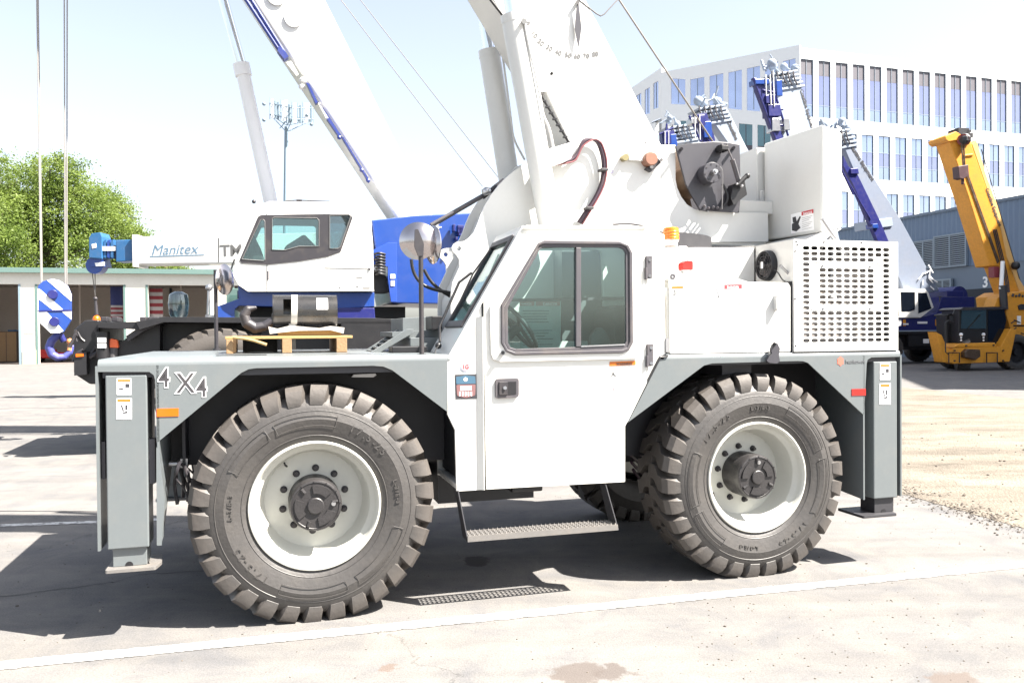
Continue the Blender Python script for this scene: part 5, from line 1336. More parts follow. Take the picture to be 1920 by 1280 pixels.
# ================================================================== LEFT BACKGROUND CRANE
def at(px, Z, yaw=YAW):
    X = (px - 960) / FPX * Z
    return Frame(X, Z, yaw)
L = at(413, 11.2)
lcx = thing('rough_terrain_crane', 'crane with white cab and bright blue housing standing behind the pallet', 'crane', L)
def lp(pts, v): return L.poly(pts, v)
def simple_wheel(parent, u, v, w, r, wd, rimcol='greyd', lugs=26, name='wheel'):
    e = bpy.data.objects.new(name, None); col.objects.link(e); e.parent = parent; e.location = (u, v, w)
    prof = [(r * .56, .03), (r * .62, 0), (r * .8, -.02), (r * .92, .01), (r * .955, .06), (r * .955, wd - .06), (r * .92, wd - .01), (r * .62, wd), (r * .56, wd - .03)]
    t = MB().lathe(prof, n=64)
    for k in range(lugs):
        for s in (0, 1):
            a = 2 * math.pi * (k + .5 * s) / lugs; h = math.pi / lugs * .62
            vs = []
            for (ro, v_, ri, off) in ((r * .9, 0.0, r * .88, 0), (r * .97, .005, r * .93, 0), (r, .05, r * .94, .05), (r, wd * .52, r * .94, .25)):
                if s: v_ = wd - v_
                for q, dd in ((ro, -h), (ro, h), (ri, h), (ri, -h)): vs.append((q * math.cos(a + off + dd), v_, q * math.sin(a + off + dd)))
            fs = [(0, 1, 2, 3)] + [(i * 4 + q, i * 4 + (q + 1) % 4, i * 4 + 4 + (q + 1) % 4, i * 4 + 4 + q) for i in range(3) for q in range(4)]
            t.add(vs, fs)
    t.build('tyre', 'rubber', e, smooth=35)
    MB().lathe([(r * .57, .04), (r * .6, .0), (r * .55, .02), (r * .5, .16), (r * .2, .16), (r * .19, .04), (.0001, .04)], n=40).build('rim', rimcol, e, smooth=40)
    return e
rL = L.V(413, 614, 0)[1] / 2
print('Lwheel r', rL)
rL = 0.78 if not (0.5 < rL < 1.1) else rL
wl1 = simple_wheel(lcx, 0, 0, rL, rL, .5, 'greyd')
uB = L.V(760, 600, 0)[0] + 1.2
wl2 = copy_tree(wl1, lcx); wl2.location = (uB, 0, rL)
wl3 = copy_tree(wl1, lcx); wl3.location = (0, 2.6, rL); wl3.rotation_euler = (0, 0, math.pi)
wl4 = copy_tree(wl1, lcx); wl4.location = (uB, 2.6, rL); wl4.rotation_euler = (0, 0, math.pi)
dk = L.V(380, 597, 0.1)[1]
uF = L.V(183, 600, 0)[0]
cm = MB().prism(lp([(183, 604), (254, 603), (262, 610), (262, 618), (183, 614)], 0.05), .05, 2.5)
cm.prism(lp([(254, 603), (305, 594), (700, 596), (760, 600), (760, 608), (308, 604), (262, 618)], 0.0), 0.0, 2.55)
cm.prism(lp([(262, 610), (300, 606), (300, 720), (190, 720), (190, 640), (230, 640)], .3), .3, 2.3)
cm.box((L.V(490, 620, .5)[0], .3, .6), (uB + 1.6, 2.3, dk - .05)).box((L.V(300, 620, .6)[0], .6, .7), (L.V(490, 620, .6)[0], 2.0, dk - .06))
cm.box((L.V(640, 640, 0)[0], 0, .7), (uB - .9, .35, dk - .05))
cm.build('carrier', 'black', lcx, bevel=.01)
MB().prism(lp([(300, 606), (270, 620), (240, 640), (236, 630), (262, 612)], .1), .1, .2).build('fender_brace', 'blacks', lcx)
MB().prism(lp([(138, 700), (138, 618), (160, 600), (186, 600), (190, 720), (168, 720)], .4), .4, 2.2).build('front_bumper', 'black', lcx, bevel=.02)
MB().prism(lp([(139, 660), (162, 660), (162, 702), (139, 704)], .2), .2, .7).build('outrigger_end', 'black', lcx)
MB().prism(lp([(142, 663), (156, 663), (156, 668), (142, 669)], .18), .18, .2).build('amber_marker', 'orange', lcx)
c_ = L.V3(193, 672, .2); c2_ = L.V3(193, 622, .2)
MB().cyl(c_, c2_, .085, n=20).build('filter_canister', 'black', lcx, smooth=40)
MB().prism(lp([(183, 633), (199, 633), (199, 642), (183, 642)], .11), .10, .112).prism(lp([(183, 644), (199, 644), (199, 652), (183, 652)], .11), .10, .112).build('canister_label', 'decal', lcx)
MB().prism(lp([(202, 652), (202, 641), (208, 634), (220, 637), (222, 652)], .2), .2, .3).build('orange_lamp', paint('orange red lens', (.7, .12, .03), .3, grime=.05), lcx, bevel=.01)
MB().cyl(L.V3(212, 676, .25), L.V3(212, 652, .25), .06, n=14).build('lamp_stem', 'seat', lcx)
hb = MB()
for k in range(14):
    a_ = Vector(L.V3(rnd(134, 182), rnd(600, 660), rnd(.2, .5))); hb.tube([a_, a_ + Vector((rnd(-.1, .1), 0, rnd(-.12, .02))), a_ + Vector((rnd(-.15, .15), 0, rnd(-.25, -.1)))], rnd(.012, .03), 6, smooth=1)
hb.build('bumper_fittings', 'blacks', lcx, smooth=50, kind='stuff')
hb = MB()
for x in (195, 215, 268, 283, 291): hb.box(L.V3(x - 6, 603, .3), tuple(Vector(L.V3(x + 6, 594, .3)) + Vector((0, .3, 0))))
hb.build('deck_box', 'blacks', lcx, bevel=.01)
# turntable frame and blue body
bV = 0.25
MB().prism(lp([(446, 535), (466, 548), (702, 548), (702, 575), (640, 578), (448, 573), (440, 580), (440, 600), (405, 600), (405, 575), (448, 560)], bV), bV, 2.4).build('superstructure_base', 'blue', lcx, bevel=.01)
MB().prism(lp([(632, 577), (702, 577), (704, 603), (633, 605)], bV - .02), bV - .02, .9).build('step_box', 'bluedk', lcx, bevel=.01)
MB().prism(lp([(460, 575), (760, 575), (760, 596), (460, 596)], .9), .9, 1.9).build('slew_ring', 'black', lcx)
bodyb = MB().prism(lp([(697, 413), (780, 404), (940, 397), (940, 572), (737, 568), (727, 520), (727, 470), (704, 470)], bV), bV, 2.3).build('engine_housing', 'blue', lcx, bevel=.015)
MB().prism(lp([(697, 470), (727, 455), (744, 455), (744, 566), (733, 566), (727, 520), (727, 500), (697, 500)], bV - .03), bV - .03, bV).build('housing_door', paint('lighter blue panel', (.02, .06, .30), .3, grime=.03), lcx, bevel=.004)
cl = MB()
for i in range(8): cl.tube([L.V3(702 + (i % 2) * 3, 476 + i * 5.5, .22), L.V3(712, 474 + i * 5.5, .15), L.V3(722, 477 + i * 5.5, .22)], .018, 8, smooth=1)
cl.build('coiled_hoses', 'black', lcx, smooth=50)
MB().prism(lp([(700, 505), (728, 520), (728, 548), (702, 548)], .4), .4, .9).build('valve_bay', 'black', lcx)
bm_ = L.V3(820, 445, bV - .01)
for (s, x, y, sz) in (('4', 823, 447, .15), ('-', 823, 462, .15), ('L', 823, 433, .15), ('K', 823, 470, .15), ('N', 828, 428, .15)):
    text_part('white_marking', s, sz, 'decal', lcx, L.V3(x, y, bV - .006), (0, 0, 1), (-1, 0, 0))
MB().prism(lp([(732, 514), (741, 514), (741, 522), (732, 522)], bV - .04), bV - .04, bV - .032).prism(lp([(733, 526), (740, 526), (740, 536), (733, 536)], bV - .04), bV - .04, bV - .032).build('white_decal', 'decal', lcx)
bk2 = MB()
for k in range(8):
    a_ = Vector(L.V3(rnd(850, 872), rnd(425, 455), .1)); bk2.box(tuple(a_), tuple(a_ + Vector((rnd(.03, .09), .12, rnd(.03, .1)))))
bk2.build('pump_cluster', 'bluedk', lcx, bevel=.005)
# cab
cabo = [(435, 514), (442, 489), (484, 393), (493, 382), (505, 377.5), (619, 379), (667, 390), (695, 410), (699.5, 458), (701, 546), (465, 547), (446, 534)]
wins = [[(453.4, 486), (488.6, 411.7), (494, 412), (496.5, 415), (497, 487), (494, 489)], [(510, 411), (514, 407.5), (594, 409), (598, 413), (598, 462), (560, 462), (535, 469), (510, 468)], [(618, 404), (655, 403), (657, 407), (638, 463), (634, 466), (618, 466)]]
wh = [lp(w, .1) for w in wins]
cabm = MB().prism(lp(cabo, .1), .1, .13, holes=wh).prism(lp(cabo, .1), 1.0, 1.03, holes=wh)
co = lp(cabo, .1)
for i in (1, 3, 4, 5, 6, 7, 8, 10, 11, 0):
    a_, b_ = co[i], co[(i + 1) % len(co)]
    d = (Vector(b_) - Vector(a_)).normalized(); nn = Vector((-d.y, d.x)) * .03
    if i in (0,): continue
    cabm.prism([a_, b_, tuple(Vector(b_) - nn), tuple(Vector(a_) - nn)], .13, 1.0)
cabL = cabm.build('cab', 'cabwhite', lcx, bevel=.008)
band = [(449, 488), (484, 406), (490, 403), (653, 400.5), (661.5, 407.5), (639, 472), (614, 481), (560, 490), (501, 496), (453, 493)]
MB().prism(lp(band, .088), .088, .102, holes=[lp(w, .088) for w in wins]).build('window_band', 'blacks', cabL, bevel=.003)
for k, w in enumerate(wins):
    MB().prism(lp(w, .1), .11, .118).prism(lp(w, .1), 1.01, 1.018).build('cab_pane', 'glassg' if k < 2 else 'glassd', cabL)
sl = MB()
for w in wins:
    q = lp(w, .084); q = [(p[0], .086, p[1]) for p in q]; q.append(q[0]); sl.tube(q, .007, 6)
sl.build('window_seal', 'inkgrey', cabL)
sl = MB()
for a_, b_ in (((500, 400), (501, 545)), ((608, 400), (609, 482)), ((608, 502), (693, 504))): sl.tube([L.V3(*a_, .097), L.V3(*b_, .097)], .005, 5)
sl.build('door_gap', 'inkgrey', cabL)
MB().prism(lp([(501, 508), (504, 508), (504, 524), (501, 524)], .09), .09, .1).ball(L.V3(693, 504, .09), .02, 8).build('door_handle', 'trim', cabL)
MB().prism(lp([(535, 462), (570, 440), (600, 470), (600, 500), (520, 500)], .5), .4, .8).build('seat', 'seat', cabL, bevel=.03)
MB().prism(lp([(462, 480), (475, 440), (490, 470), (500, 500), (465, 505)], .5), .3, .9).build('dashboard', 'seat', cabL, bevel=.02)
MB().box(L.V3(445, 560, .5), tuple(Vector(L.V3(470, 545, .5)) + Vector((0, .4, 0)))).build('cab_mount', 'bluedk', cabL)
gr2 = MB().tube([L.V3(535, 377, .4), L.V3(560, 375.5, .4), L.V3(590, 377, .4), L.V3(618, 378, .4)], .009, 6).ball(L.V3(476, 378, .3), .03, 8)
gr2.box(L.V3(556, 378, .4), tuple(Vector(L.V3(566, 374, .4)) + Vector((0, .1, 0)))).build('roof_rail', 'blacks', cabL, smooth=50)
lt_ = MB()
for (x, y, w) in ((668, 520, 12), (635, 538, 4), (668, 536, 4), (680, 539, 14)): lt_.prism(lp([(x, y), (x + w, y), (x + w, y + 2), (x, y + 2)], .097), .096, .099)
lt_.build('small_print', 'inkgrey', cabL, kind='stuff')
MB().prism(lp([(438, 486), (441, 486), (434, 508), (431, 507)], .0), .0, .05).build('front_mirror', 'black', cabL)
# boom and jib
bv0, bv1 = 1.05, 1.85
kl = (724 - 474) / 378.0; kr = (800 - 610) / 380.0; yt = -600
MB().prism(lp([(800, 560), (745, 410), (474 + kl * yt, yt), (610 + kr * yt, yt), (800, 380), (860, 500)], bv0), bv0, bv1).build('boom', 'white', lcx, bevel=.05, seg=3)
bs = MB()
for (x, y) in ((518, -5), (550, 36)):
    c3 = L.V3(x, y, bv0)
    bs.cyl((c3[0], bv0 + .01, c3[2]), (c3[0], bv0 - .035, c3[2]), .13, n=28)
bs.build('boom_boss', 'white', lcx, smooth=40)
MB().ball(L.V3(474 + kl * yt + 40, yt, 1.45), .35, 12).build('boom_head', 'blue', lcx)
jb = MB(); M['jibblue'] = paint('dark jib blue', (.015, .03, .17), .4, grime=.1)
def seg(p, q, w, m=None, v=bv0 - .1):
    a_, b_ = Vector(L.V3(*p, v)), Vector(L.V3(*q, v)); d = (b_ - a_).normalized(); n_ = Vector((-d.z, 0, d.x)) * w
    return (a_, b_, n_)
for off in (0, 13):
    a_, b_, n_ = seg((455 + off - 60, -100), (530 + off * .5, 105), .03); jb.tube([a_, b_], .028, 6)
for i in range(14):
    t = i / 13; p0_ = (395 + 135 * t, -100 + 205 * t); p1_ = (408 + 131 * min(1, t + .05), -100 + 205 * min(1, t + .05)); jb.tube([L.V3(*p0_, bv0 - .1), L.V3(*p1_, bv0 - .1)], .014, 5)
jb.prism(lp([(523, 88), (536, 100), (541, 108), (533, 113), (520, 97)], bv0 - .1), bv0 - .15, bv0)
jb.prism(lp([(574, 155), (580, 158), (596, 192), (592, 195)], bv0 - .1), bv0 - .12, bv0).prism(lp([(612, 222), (618, 224), (640, 254), (635, 256)], bv0 - .1), bv0 - .12, bv0)
jb.prism(lp([(640, 256), (644, 258), (694, 340), (692, 342)], bv0 - .1), bv0 - .12, bv0)
for (x, y) in ((636, 258), (678, 319), (690, 338)): jb.ball(L.V3(x, y, bv0 - .1), .035, 8)
jb.prism(lp([(596, 192), (600, 194), (640, 256), (637, 256)], bv0 - .06), bv0 - .1, bv0)
jb.build('folded_jib', 'jibblue', lcx, smooth=40, kind='stuff')
MB().prism(lp([(536, 118), (546, 115), (560, 140), (556, 143)], bv0 - .08), bv0 - .1, bv0).ball(L.V3(568, 152, bv0 - .05), .06, 10).ball(L.V3(566, 163, bv0 - .05), .05, 10).prism(lp([(596, 194), (600, 192), (616, 222), (612, 224)], bv0 - .08), bv0 - .1, bv0).build('jib_bracket', 'white', lcx)
ca, cb = L.V3(452, 120, 2.1), L.V3(512, 400, 2.1)
lyl = MB().cyl(ca, cb, .108, n=24).cyl(ca, tuple(Vector(ca).lerp(Vector(cb), .08)), .13, n=24).build('lift_cylinder', 'decal', lcx, smooth=40)
MB().cyl(L.V3(452 - .28 * 500, 120 - 500, 2.1), ca, .08, n=18).build('cylinder_rod', 'chrome', lyl, smooth=40)
for (p, q) in (((209, -566), (905, 350)), ((235, -566), (940, 340))):
    MB().tube([L.V3(*p, 1.6), L.V3(*q, 1.6)], .006, 6).build('hoist_rope', 'rope', lcx)
MB().cyl(L.V3(905, 420, 1.2), L.V3(905, 420, 1.9), .25, n=20).build('hoist_drum', 'blacks', lcx, smooth=40)
MB().lathe([(.09, 0), (.12, .05), (.135, .2), (.12, .32), (.05, .36), (.0001, .365)], L.V3(335, 596, .3), 'W', 20).build('deck_mirror_dome', 'glassd', lcx, smooth=50)
MB().cyl(L.V3(390, 590, .3), L.V3(392, 540, .3), .02, n=8).ball(L.V3(392, 539, .3), .05, 10).box(L.V3(385, 598, .3), tuple(Vector(L.V3(402, 590, .3)) + Vector((0, .2, 0)))).build('mirror_stand', 'steel', lcx, smooth=50)

# hook block hanging on its ropes
HB = at(103, 12.6, R(27))
hbt = thing('hook_block', 'blue and white striped hook block hanging on wire ropes in front of the shed', 'hook block', HB)
def hp_(pts, v): return HB.poly(pts, v)
ol = [(71, 536), (80, 527.5), (95, 523), (110, 524.6), (128, 536), (134, 551), (134, 599), (119, 622.5), (95, 624), (73, 602)]
MB().prism(hp_(ol, 0), 0, .05).prism(hp_(ol, 0), .3, .35).build('cheek_plate', 'blue', hbt, bevel=.006)
MB().prism(hp_([(76, 545), (130, 545), (130, 600), (76, 600)], 0), .05, .3).build('sheave_pack', 'bluedk', hbt)
wsx = MB()
for poly in ([(88, 525), (100, 523), (112, 526), (128, 537), (134, 552), (134, 565)], [(71, 541), (76, 543), (118, 580), (99, 581), (72, 560)], [(72, 586), (88, 585), (119, 620), (112, 624), (95, 624), (73, 603)], [(116, 584), (134, 583), (134, 599)]):
    wsx.prism(hp_(poly, -.002), -.004, -.0005)
wsx.build('white_stripe', 'decal', hbt)
for (x, y) in ((99, 552), (102, 603)):
    c3 = HB.V3(x, y, 0); MB().cyl((c3[0], .0, c3[2]), (c3[0], -.04, c3[2]), .07, n=24).build('sheave_pin', 'bluedk', hbt, smooth=40, bevel=.005)
MB().prism(hp_([(71, 581.5), (134, 580.5), (134, 583), (71, 584)], -.01), -.012, -.004).build('joint_bar', 'bluedk', hbt)
hm = MB(); pts = [(113, 622, 8), (120, 634, 6), (128, 641, 7)]
hm.cyl(HB.V3(110, 622, .17), HB.V3(120, 640, .17), .05, .045, 14)
arc = [(104, 632), (96, 640), (92, 652), (97, 664), (108, 670), (121, 669), (131, 661), (136, 650)]
hm2 = MB()
prv = None
for i, (x, y) in enumerate([(112, 626)] + arc):
    r = (.05, .055, .06, .06, .058, .056, .05, .042, .03)[i]; p = HB.V3(x, y, .17)
    if prv: hm2.cyl(prv[0], p, prv[1], r, 12)
    hm2.ball(p, r, 12); prv = (p, r)
hm2.build('hook', paint('worn blue hook', (.06, .07, .28), .45, grime=.3), hbt, smooth=50)
hm.build('hook_shank', 'bluedk', hbt, smooth=50)
MB().cyl(HB.V3(131, 657, .17), HB.V3(133, 640, .17), .045, .03, 10).ball(HB.V3(131, 640, .17), .05, 10).build('hook_latch', paint('worn orange tip', (.55, .22, .08), .5, grime=.3), hbt, smooth=50)
for (x0_, x1_, v) in ((69, 77, .12), (71.5, 79, .22), (120.5, 122, .12), (126, 125, .22)):
    MB().tube([HB.V3(x0_ - (1 if x0_ < 100 else 0), -560, v), HB.V3(x0_, 0, v), HB.V3(x1_, 535, v)], .0105, 6).build('hoist_rope', 'ropelt', hbt, smooth=50)

# ================================================================== BLUE-TIPPED BOOM TRUCK (horizontal boom over the shed roof)
Q = at(330, 21, R(2))
bt_ = thing('boom_truck', 'boom truck behind the blue crane with level white boom and light blue telescoping tip', 'boom truck', Q)
def qp(pts, v): return Q.poly(pts, v)
qb = MB().prism(qp([(251, 444), (700, 434), (700, 492), (258, 496), (251, 493)], 0), 0, .6).build('boom', 'white', bt_, bevel=.04, seg=3)
MB().prism(qp([(248, 440), (256, 440), (259, 500), (249, 500)], -.02), -.03, .63).build('boom_collar', 'white', qb)
MB().prism(qp([(217, 450), (249, 449), (249, 489), (217, 491)], .05), .05, .55).build('boom_section', 'bluelt', qb, bevel=.02)
for i, x in enumerate((194, 201, 208)):
    MB().prism(qp([(x, 452), (x + 5, 449), (x + 5, 484), (x, 482)], .1), .1 - i * .01, .5 + i * .01).build('section_collar', 'blue' if i % 2 else 'bluelt', qb)
MB().prism(qp([(192, 462), (217, 462), (217, 470), (192, 470)], .07), .07, .09).build('white_band', 'decal', qb)
MB().prism(qp([(168, 446), (173, 438), (190, 436), (193, 444), (193, 486), (168, 484)], .1), .05, .55).build('boom_head', 'bluelt', qb, bevel=.02)
c3 = Q.V3(182, 498, .3); MB().cyl((c3[0], .15, c3[2]), (c3[0], .45, c3[2]), .22, n=24).prism(qp([(168, 484), (193, 484), (197, 500), (170, 500)], .12), .12, .5).build('head_sheave', 'blue', qb, smooth=40)
MB().prism(qp([(178, 493), (196, 491), (196, 498), (180, 499)], .11), .10, .118).prism(qp([(172, 458), (180, 456), (181, 464), (173, 466)], .045), .04, .049).build('white_marking', 'decal', qb)
MB().tube([Q.V3(172, 505, .3), Q.V3(176, 535, .3), Q.V3(179, 560, .3)], .012, 6).tube([Q.V3(178, 505, .3), Q.V3(179, 560, .3)], .012, 6).build('load_line', 'rope', qb)
MB().cyl(Q.V3(179, 560, .3), Q.V3(181, 590, .3), .03, .05, 10).ball(Q.V3(179, 560, .3), .06, 8).build('line_weight', 'blacks', qb, smooth=50)
MB().ball(Q.V3(181, 600, .3), .10, 14, (1, 1, 1.3)).build('orange_overhaul_ball', 'orange', qb, smooth=50)
text_part('boom_lettering', 'Manitex', 0.36, 'inkblue' if False else 'manblue', qb, Q.V3(283, 478, -.005), (1, 0, 0.03), (0, 0, 1), shear=.3, bold=.0) if M.setdefault('manblue', paint('steel blue print', (.09, .17, .25), .5, grime=.02)) else None
MB().prism(qp([(281, 480), (382, 477), (383, 478.5), (281, 482)], -.004), -.006, -.001).build('lettering_underline', 'manblue', qb)
text_part('boom_lettering', 'TM', 0.40, 'inkgrey', qb, Q.V3(413, 480, -.005), (1, 0, 0.02), (0, 0, 1), bold=.008)
MB().prism(qp([(409, 446), (411, 446), (411, 492), (409, 492)], -.004), -.006, -.001).build('boom_seam', 'inkgrey', qb)
tcab = MB().prism(qp([(424, 600), (424, 548), (431, 541), (452, 540), (600, 540), (600, 600)], -.6), -.6, 1.6).build('truck_cab', 'greentrim', bt_, bevel=.05)
MB().prism(qp([(430, 571), (431, 553), (452, 553), (452, 571)], -.61), -.62, -.6).build('cab_window', 'glassg', tcab)
MB().box((Q.V(300, 640, 0)[0], -.6, .7), (Q.V(900, 640, 0)[0], 1.6, 1.2)).build('truck_frame', 'black', bt_)
MB().box((Q.V(560, 500, 0)[0], -.1, 1.2), (Q.V(660, 500, 0)[0], .7, Q.V(600, 490, 0)[1])).build('boom_pedestal', 'white', bt_)
qw = simple_wheel(bt_, Q.V(360, 650, 0)[0], -.6, .5, .5, .3, 'rim', 30)
for (x, v) in ((640, -.6), (760, -.6), (360, 1.3), (640, 1.3), (760, 1.3)):
    q = copy_tree(qw, bt_); q.location = (Q.V(x, 650, 0)[0], v, .5)

# ================================================================== SHED with open bays
g0 = ground_pt(100, 682); G = Frame(g0.x, g0.y, R(15.0))
shed = thing('shed', 'long pale workshop shed with open bays and green roof edge behind the hook block', 'shed', G)
def gpz(pts, v): return G.poly(pts, v)
uL = G.V(-400, 600, 0)[0]; uR = G.V(600, 600, 0)[0]; hT = G.V(100, 512, 0)[1]; hD = G.V(100, 533, 0)[1]
holes = []
for (a_, b_) in ((-160, 35), (71, 232), (278, 391), (440, 580)):
    holes.append([(G.V(a_, 600, 0)[0], 0.0), (G.V(b_, 600, 0)[0], 0.0), (G.V(b_, 600, 0)[0], hD), (G.V(a_, 600, 0)[0], hD)])
wall = MB(); xs = sorted([uL, uR] + [h[0][0] for h in holes] + [h[1][0] for h in holes])
for a_, b_ in zip(xs, xs[1:]):
    mid = (a_ + b_) / 2; op = any(h[0][0] < mid < h[1][0] for h in holes)
    if not op: wall.box((a_, 0, 0), (b_, .35, hD))
wall.box((uL, 0, hD), (uR, .35, hT))
wall.build('front_wall', 'shed', shed)
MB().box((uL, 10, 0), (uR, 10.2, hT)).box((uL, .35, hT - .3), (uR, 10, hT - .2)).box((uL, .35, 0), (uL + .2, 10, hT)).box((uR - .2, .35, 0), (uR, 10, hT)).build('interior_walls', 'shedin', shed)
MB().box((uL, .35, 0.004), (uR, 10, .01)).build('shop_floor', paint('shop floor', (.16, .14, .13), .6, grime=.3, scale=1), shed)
MB().box((uL - .2, -.35, hT), (uR + .2, 10.4, hT + .28)).build('roof', 'greentrim', shed)
for h in holes:
    MB().box((h[0][0] - .12, -.03, 0), (h[0][0], -.003, hD + .0)).box((h[1][0], -.03, 0), (h[1][0] + .12, -.003, hD)).build('bay_trim', 'greentrim' if h is not holes[0] else 'mast', shed)
inn = MB()
for x in (-20, 150, 340): 
    u = G.V(x, 600, 6)[0]; inn.box((u - .05, 6, 0), (u + .05, 6.1, hT - .3))
inn.build('interior_post', 'shedin', shed)
for (x, y) in ((10, 536), (140, 536), (176, 537), (286, 536)):
    p = G.V3(x, y + 3, 2.5); MB().box((p[0] - .5, 2.3, hT - .36), (p[0] + .5, 2.5, hT - .31)).build('ceiling_lamp', 'decal', shed)
sg = MB()
for i, w_ in enumerate((22, 20, 14)): sg.prism(gpz([(43, 618 + i * 7), (43 + w_, 618 + i * 7), (43 + w_, 619.5 + i * 7), (43, 619.5 + i * 7)], -.003), -.004, -.001)
sg.build('wall_lettering', 'inkpale', shed)
MB().prism(gpz([(42, 657), (68, 656), (68, 683), (42, 684)], -.02), -.05, -.003).build('wall_board', paint('faded yellow board', (.55, .45, .28), .8, grime=.3), shed)
pan = MB(); pan.prism(gpz([(318, 540), (322, 540), (322, 600), (318, 600)], 9.9), 9.8, 9.98); pan.build('downpipe', 'darkvoid', shed)
def flag(px0, px1, y0, y1, label, canton):
    f = thing('flag', label, 'flag', Frame(*(G.world((G.V(px0, 600, .8)[0], .8, 0)).to_2d()), G.yaw))
    FF = Frame(f.location.x, f.location.y, G.yaw)
    a_ = FF.V(px0, y0, 0); b_ = FF.V(px1, y1, 0)
    w = b_[0] - a_[0]; h = a_[1] - b_[1]; NS = 7
    def sheet(u0, u1, w0, w1, mat, nm, off=0):
        mb = MB(); N = 12; vs = []
        for i in range(N + 1):
            u = u0 + (u1 - u0) * i / N
            for z in (w0, w1): vs.append((u, .04 * math.sin(u * 9 + z) - off, z))
        mb.add(vs, [(2 * i, 2 * i + 2, 2 * i + 3, 2 * i + 1) for i in range(N)]); o = mb.build(nm, mat, f); md = o.modifiers.new('s', 'SOLIDIFY'); md.thickness = .004
    u0 = a_[0]
    top = a_[1]; 
    if canton:
        cz = a_[1] - h * .55; sheet(u0, b_[0], cz, a_[1], 'flagblue', 'canton'); top = cz
        n_ = 7
        for i in range(n_): z1 = top - (top - b_[1]) * i / n_; z0 = top - (top - b_[1]) * (i + 1) / n_; sheet(u0, b_[0], z0, z1, 'flagwhite' if i % 2 == 0 else 'flagred', 'stripe')
    else:
        for i in range(9): z1 = top - h * i / 9; z0 = top - h * (i + 1) / 9; sheet(u0, b_[0], z0, z1, 'flagred' if i % 2 == 0 else 'flagwhite', 'stripe')
    MB().cyl((u0 - .05, 0, a_[1] + .03), (b_[0] + .05, 0, a_[1] + .03), .02, n=8).build('flag_rod', 'trim', f)
    return f
flag(207, 231, 537, 601, 'striped flag with navy canton hanging in the second shed bay', True)
flag(280, 306, 541, 602, 'red striped flag hanging at the left of the third shed bay', False)
# dim things standing in the bays
def bay_thing(name, label, cat, px, y0, y1, w, mats, v=3.0):
    p = G.world((G.V(px, 650, v)[0], v, 0)); o = thing(name, label, cat, Frame(p.x, p.y, G.yaw))
    FF = Frame(p.x, p.y, G.yaw); h = FF.V(px, y0, 0)[1]
    return o, FF, h
o, FF, h = bay_thing('service_cart', 'small red wheeled machine in the second shed bay behind the hook', 'cart', 90, 655, 682, 30, None)
MB().box((-.9, 0, .25), (.8, .9, max(.6, h * .7))).box((-.5, .1, h * .7), (.3, .8, h)).build('cart_body', 'red', o, bevel=.05)
for (u, v) in ((-.6, 0), (.5, 0), (-.6, .7), (.5, .7)):
    MB().cyl((u, v - .05, .24), (u, v + .15, .24), .24, n=20).build('wheel', 'black', o, smooth=40)
o, FF, h = bay_thing('tool_cabinet', 'brown cabinet standing at the back of the first shed bay', 'cabinet', 12, 620, 682, 20, None, 5)
MB().box((-.6, 0, 0.01), (.6, .6, 1.9)).build('cabinet_body', 'brown', o, bevel=.02)
MB().box((-.55, -.02, .05), (-.02, 0, 1.85)).build('door', 'wood', o); MB().box((.02, -.02, .05), (.55, 0, 1.85)).build('door', 'wood', o)
o, FF, h = bay_thing('parts_rack', 'dark shelf rack with blue boxes in the first shed bay', 'rack', 24, 640, 682, 20, None, 7)
MB().box((-.5, 0, 0.01), (-.45, .5, 1.8)).box((.45, 0, 0.01), (.5, .5, 1.8)).build('upright', 'black', o)
for i in range(4): MB().box((-.5, 0, .2 + i * .5), (.5, .5, .24 + i * .5)).build('shelf', 'black', o); MB().box((-.3, .05, .24 + i * .5), (.2 + .05 * i, .4, .5 + i * .5)).build('box', 'bluelt', o)

# ================================================================== TREES
def leaf_mat():
    m, n, l, b = nodes_of('spring leaves')
    tc = n.new('ShaderNodeTexCoord'); nz = n.new('ShaderNodeTexNoise'); nz.inputs['Scale'].default_value = .5; nz.inputs['Detail'].default_value = 5
    l.new(tc.outputs['Object'], nz.inputs['Vector'])
    r = n.new('ShaderNodeValToRGB'); e = r.color_ramp.elements
    e[0].position = .35; e[0].color = (.10, .155, .022, 1); e[1].position = .68; e[1].color = (.22, .29, .06, 1)
    l.new(nz.outputs['Fac'], r.inputs[0]); l.new(r.outputs[0], b.inputs['Base Color']); b.inputs['Roughness'].default_value = .6
    tr = n.new('ShaderNodeBsdfTranslucent'); mx = n.new('ShaderNodeMixShader'); mx.inputs[0].default_value = .5
    l.new(r.outputs[0], tr.inputs[0]); l.new(b.outputs[0], mx.inputs[1]); l.new(tr.outputs[0], mx.inputs[2]); l.new(mx.outputs[0], n['Material Output'].inputs[0])
    return m
LEAF = leaf_mat()
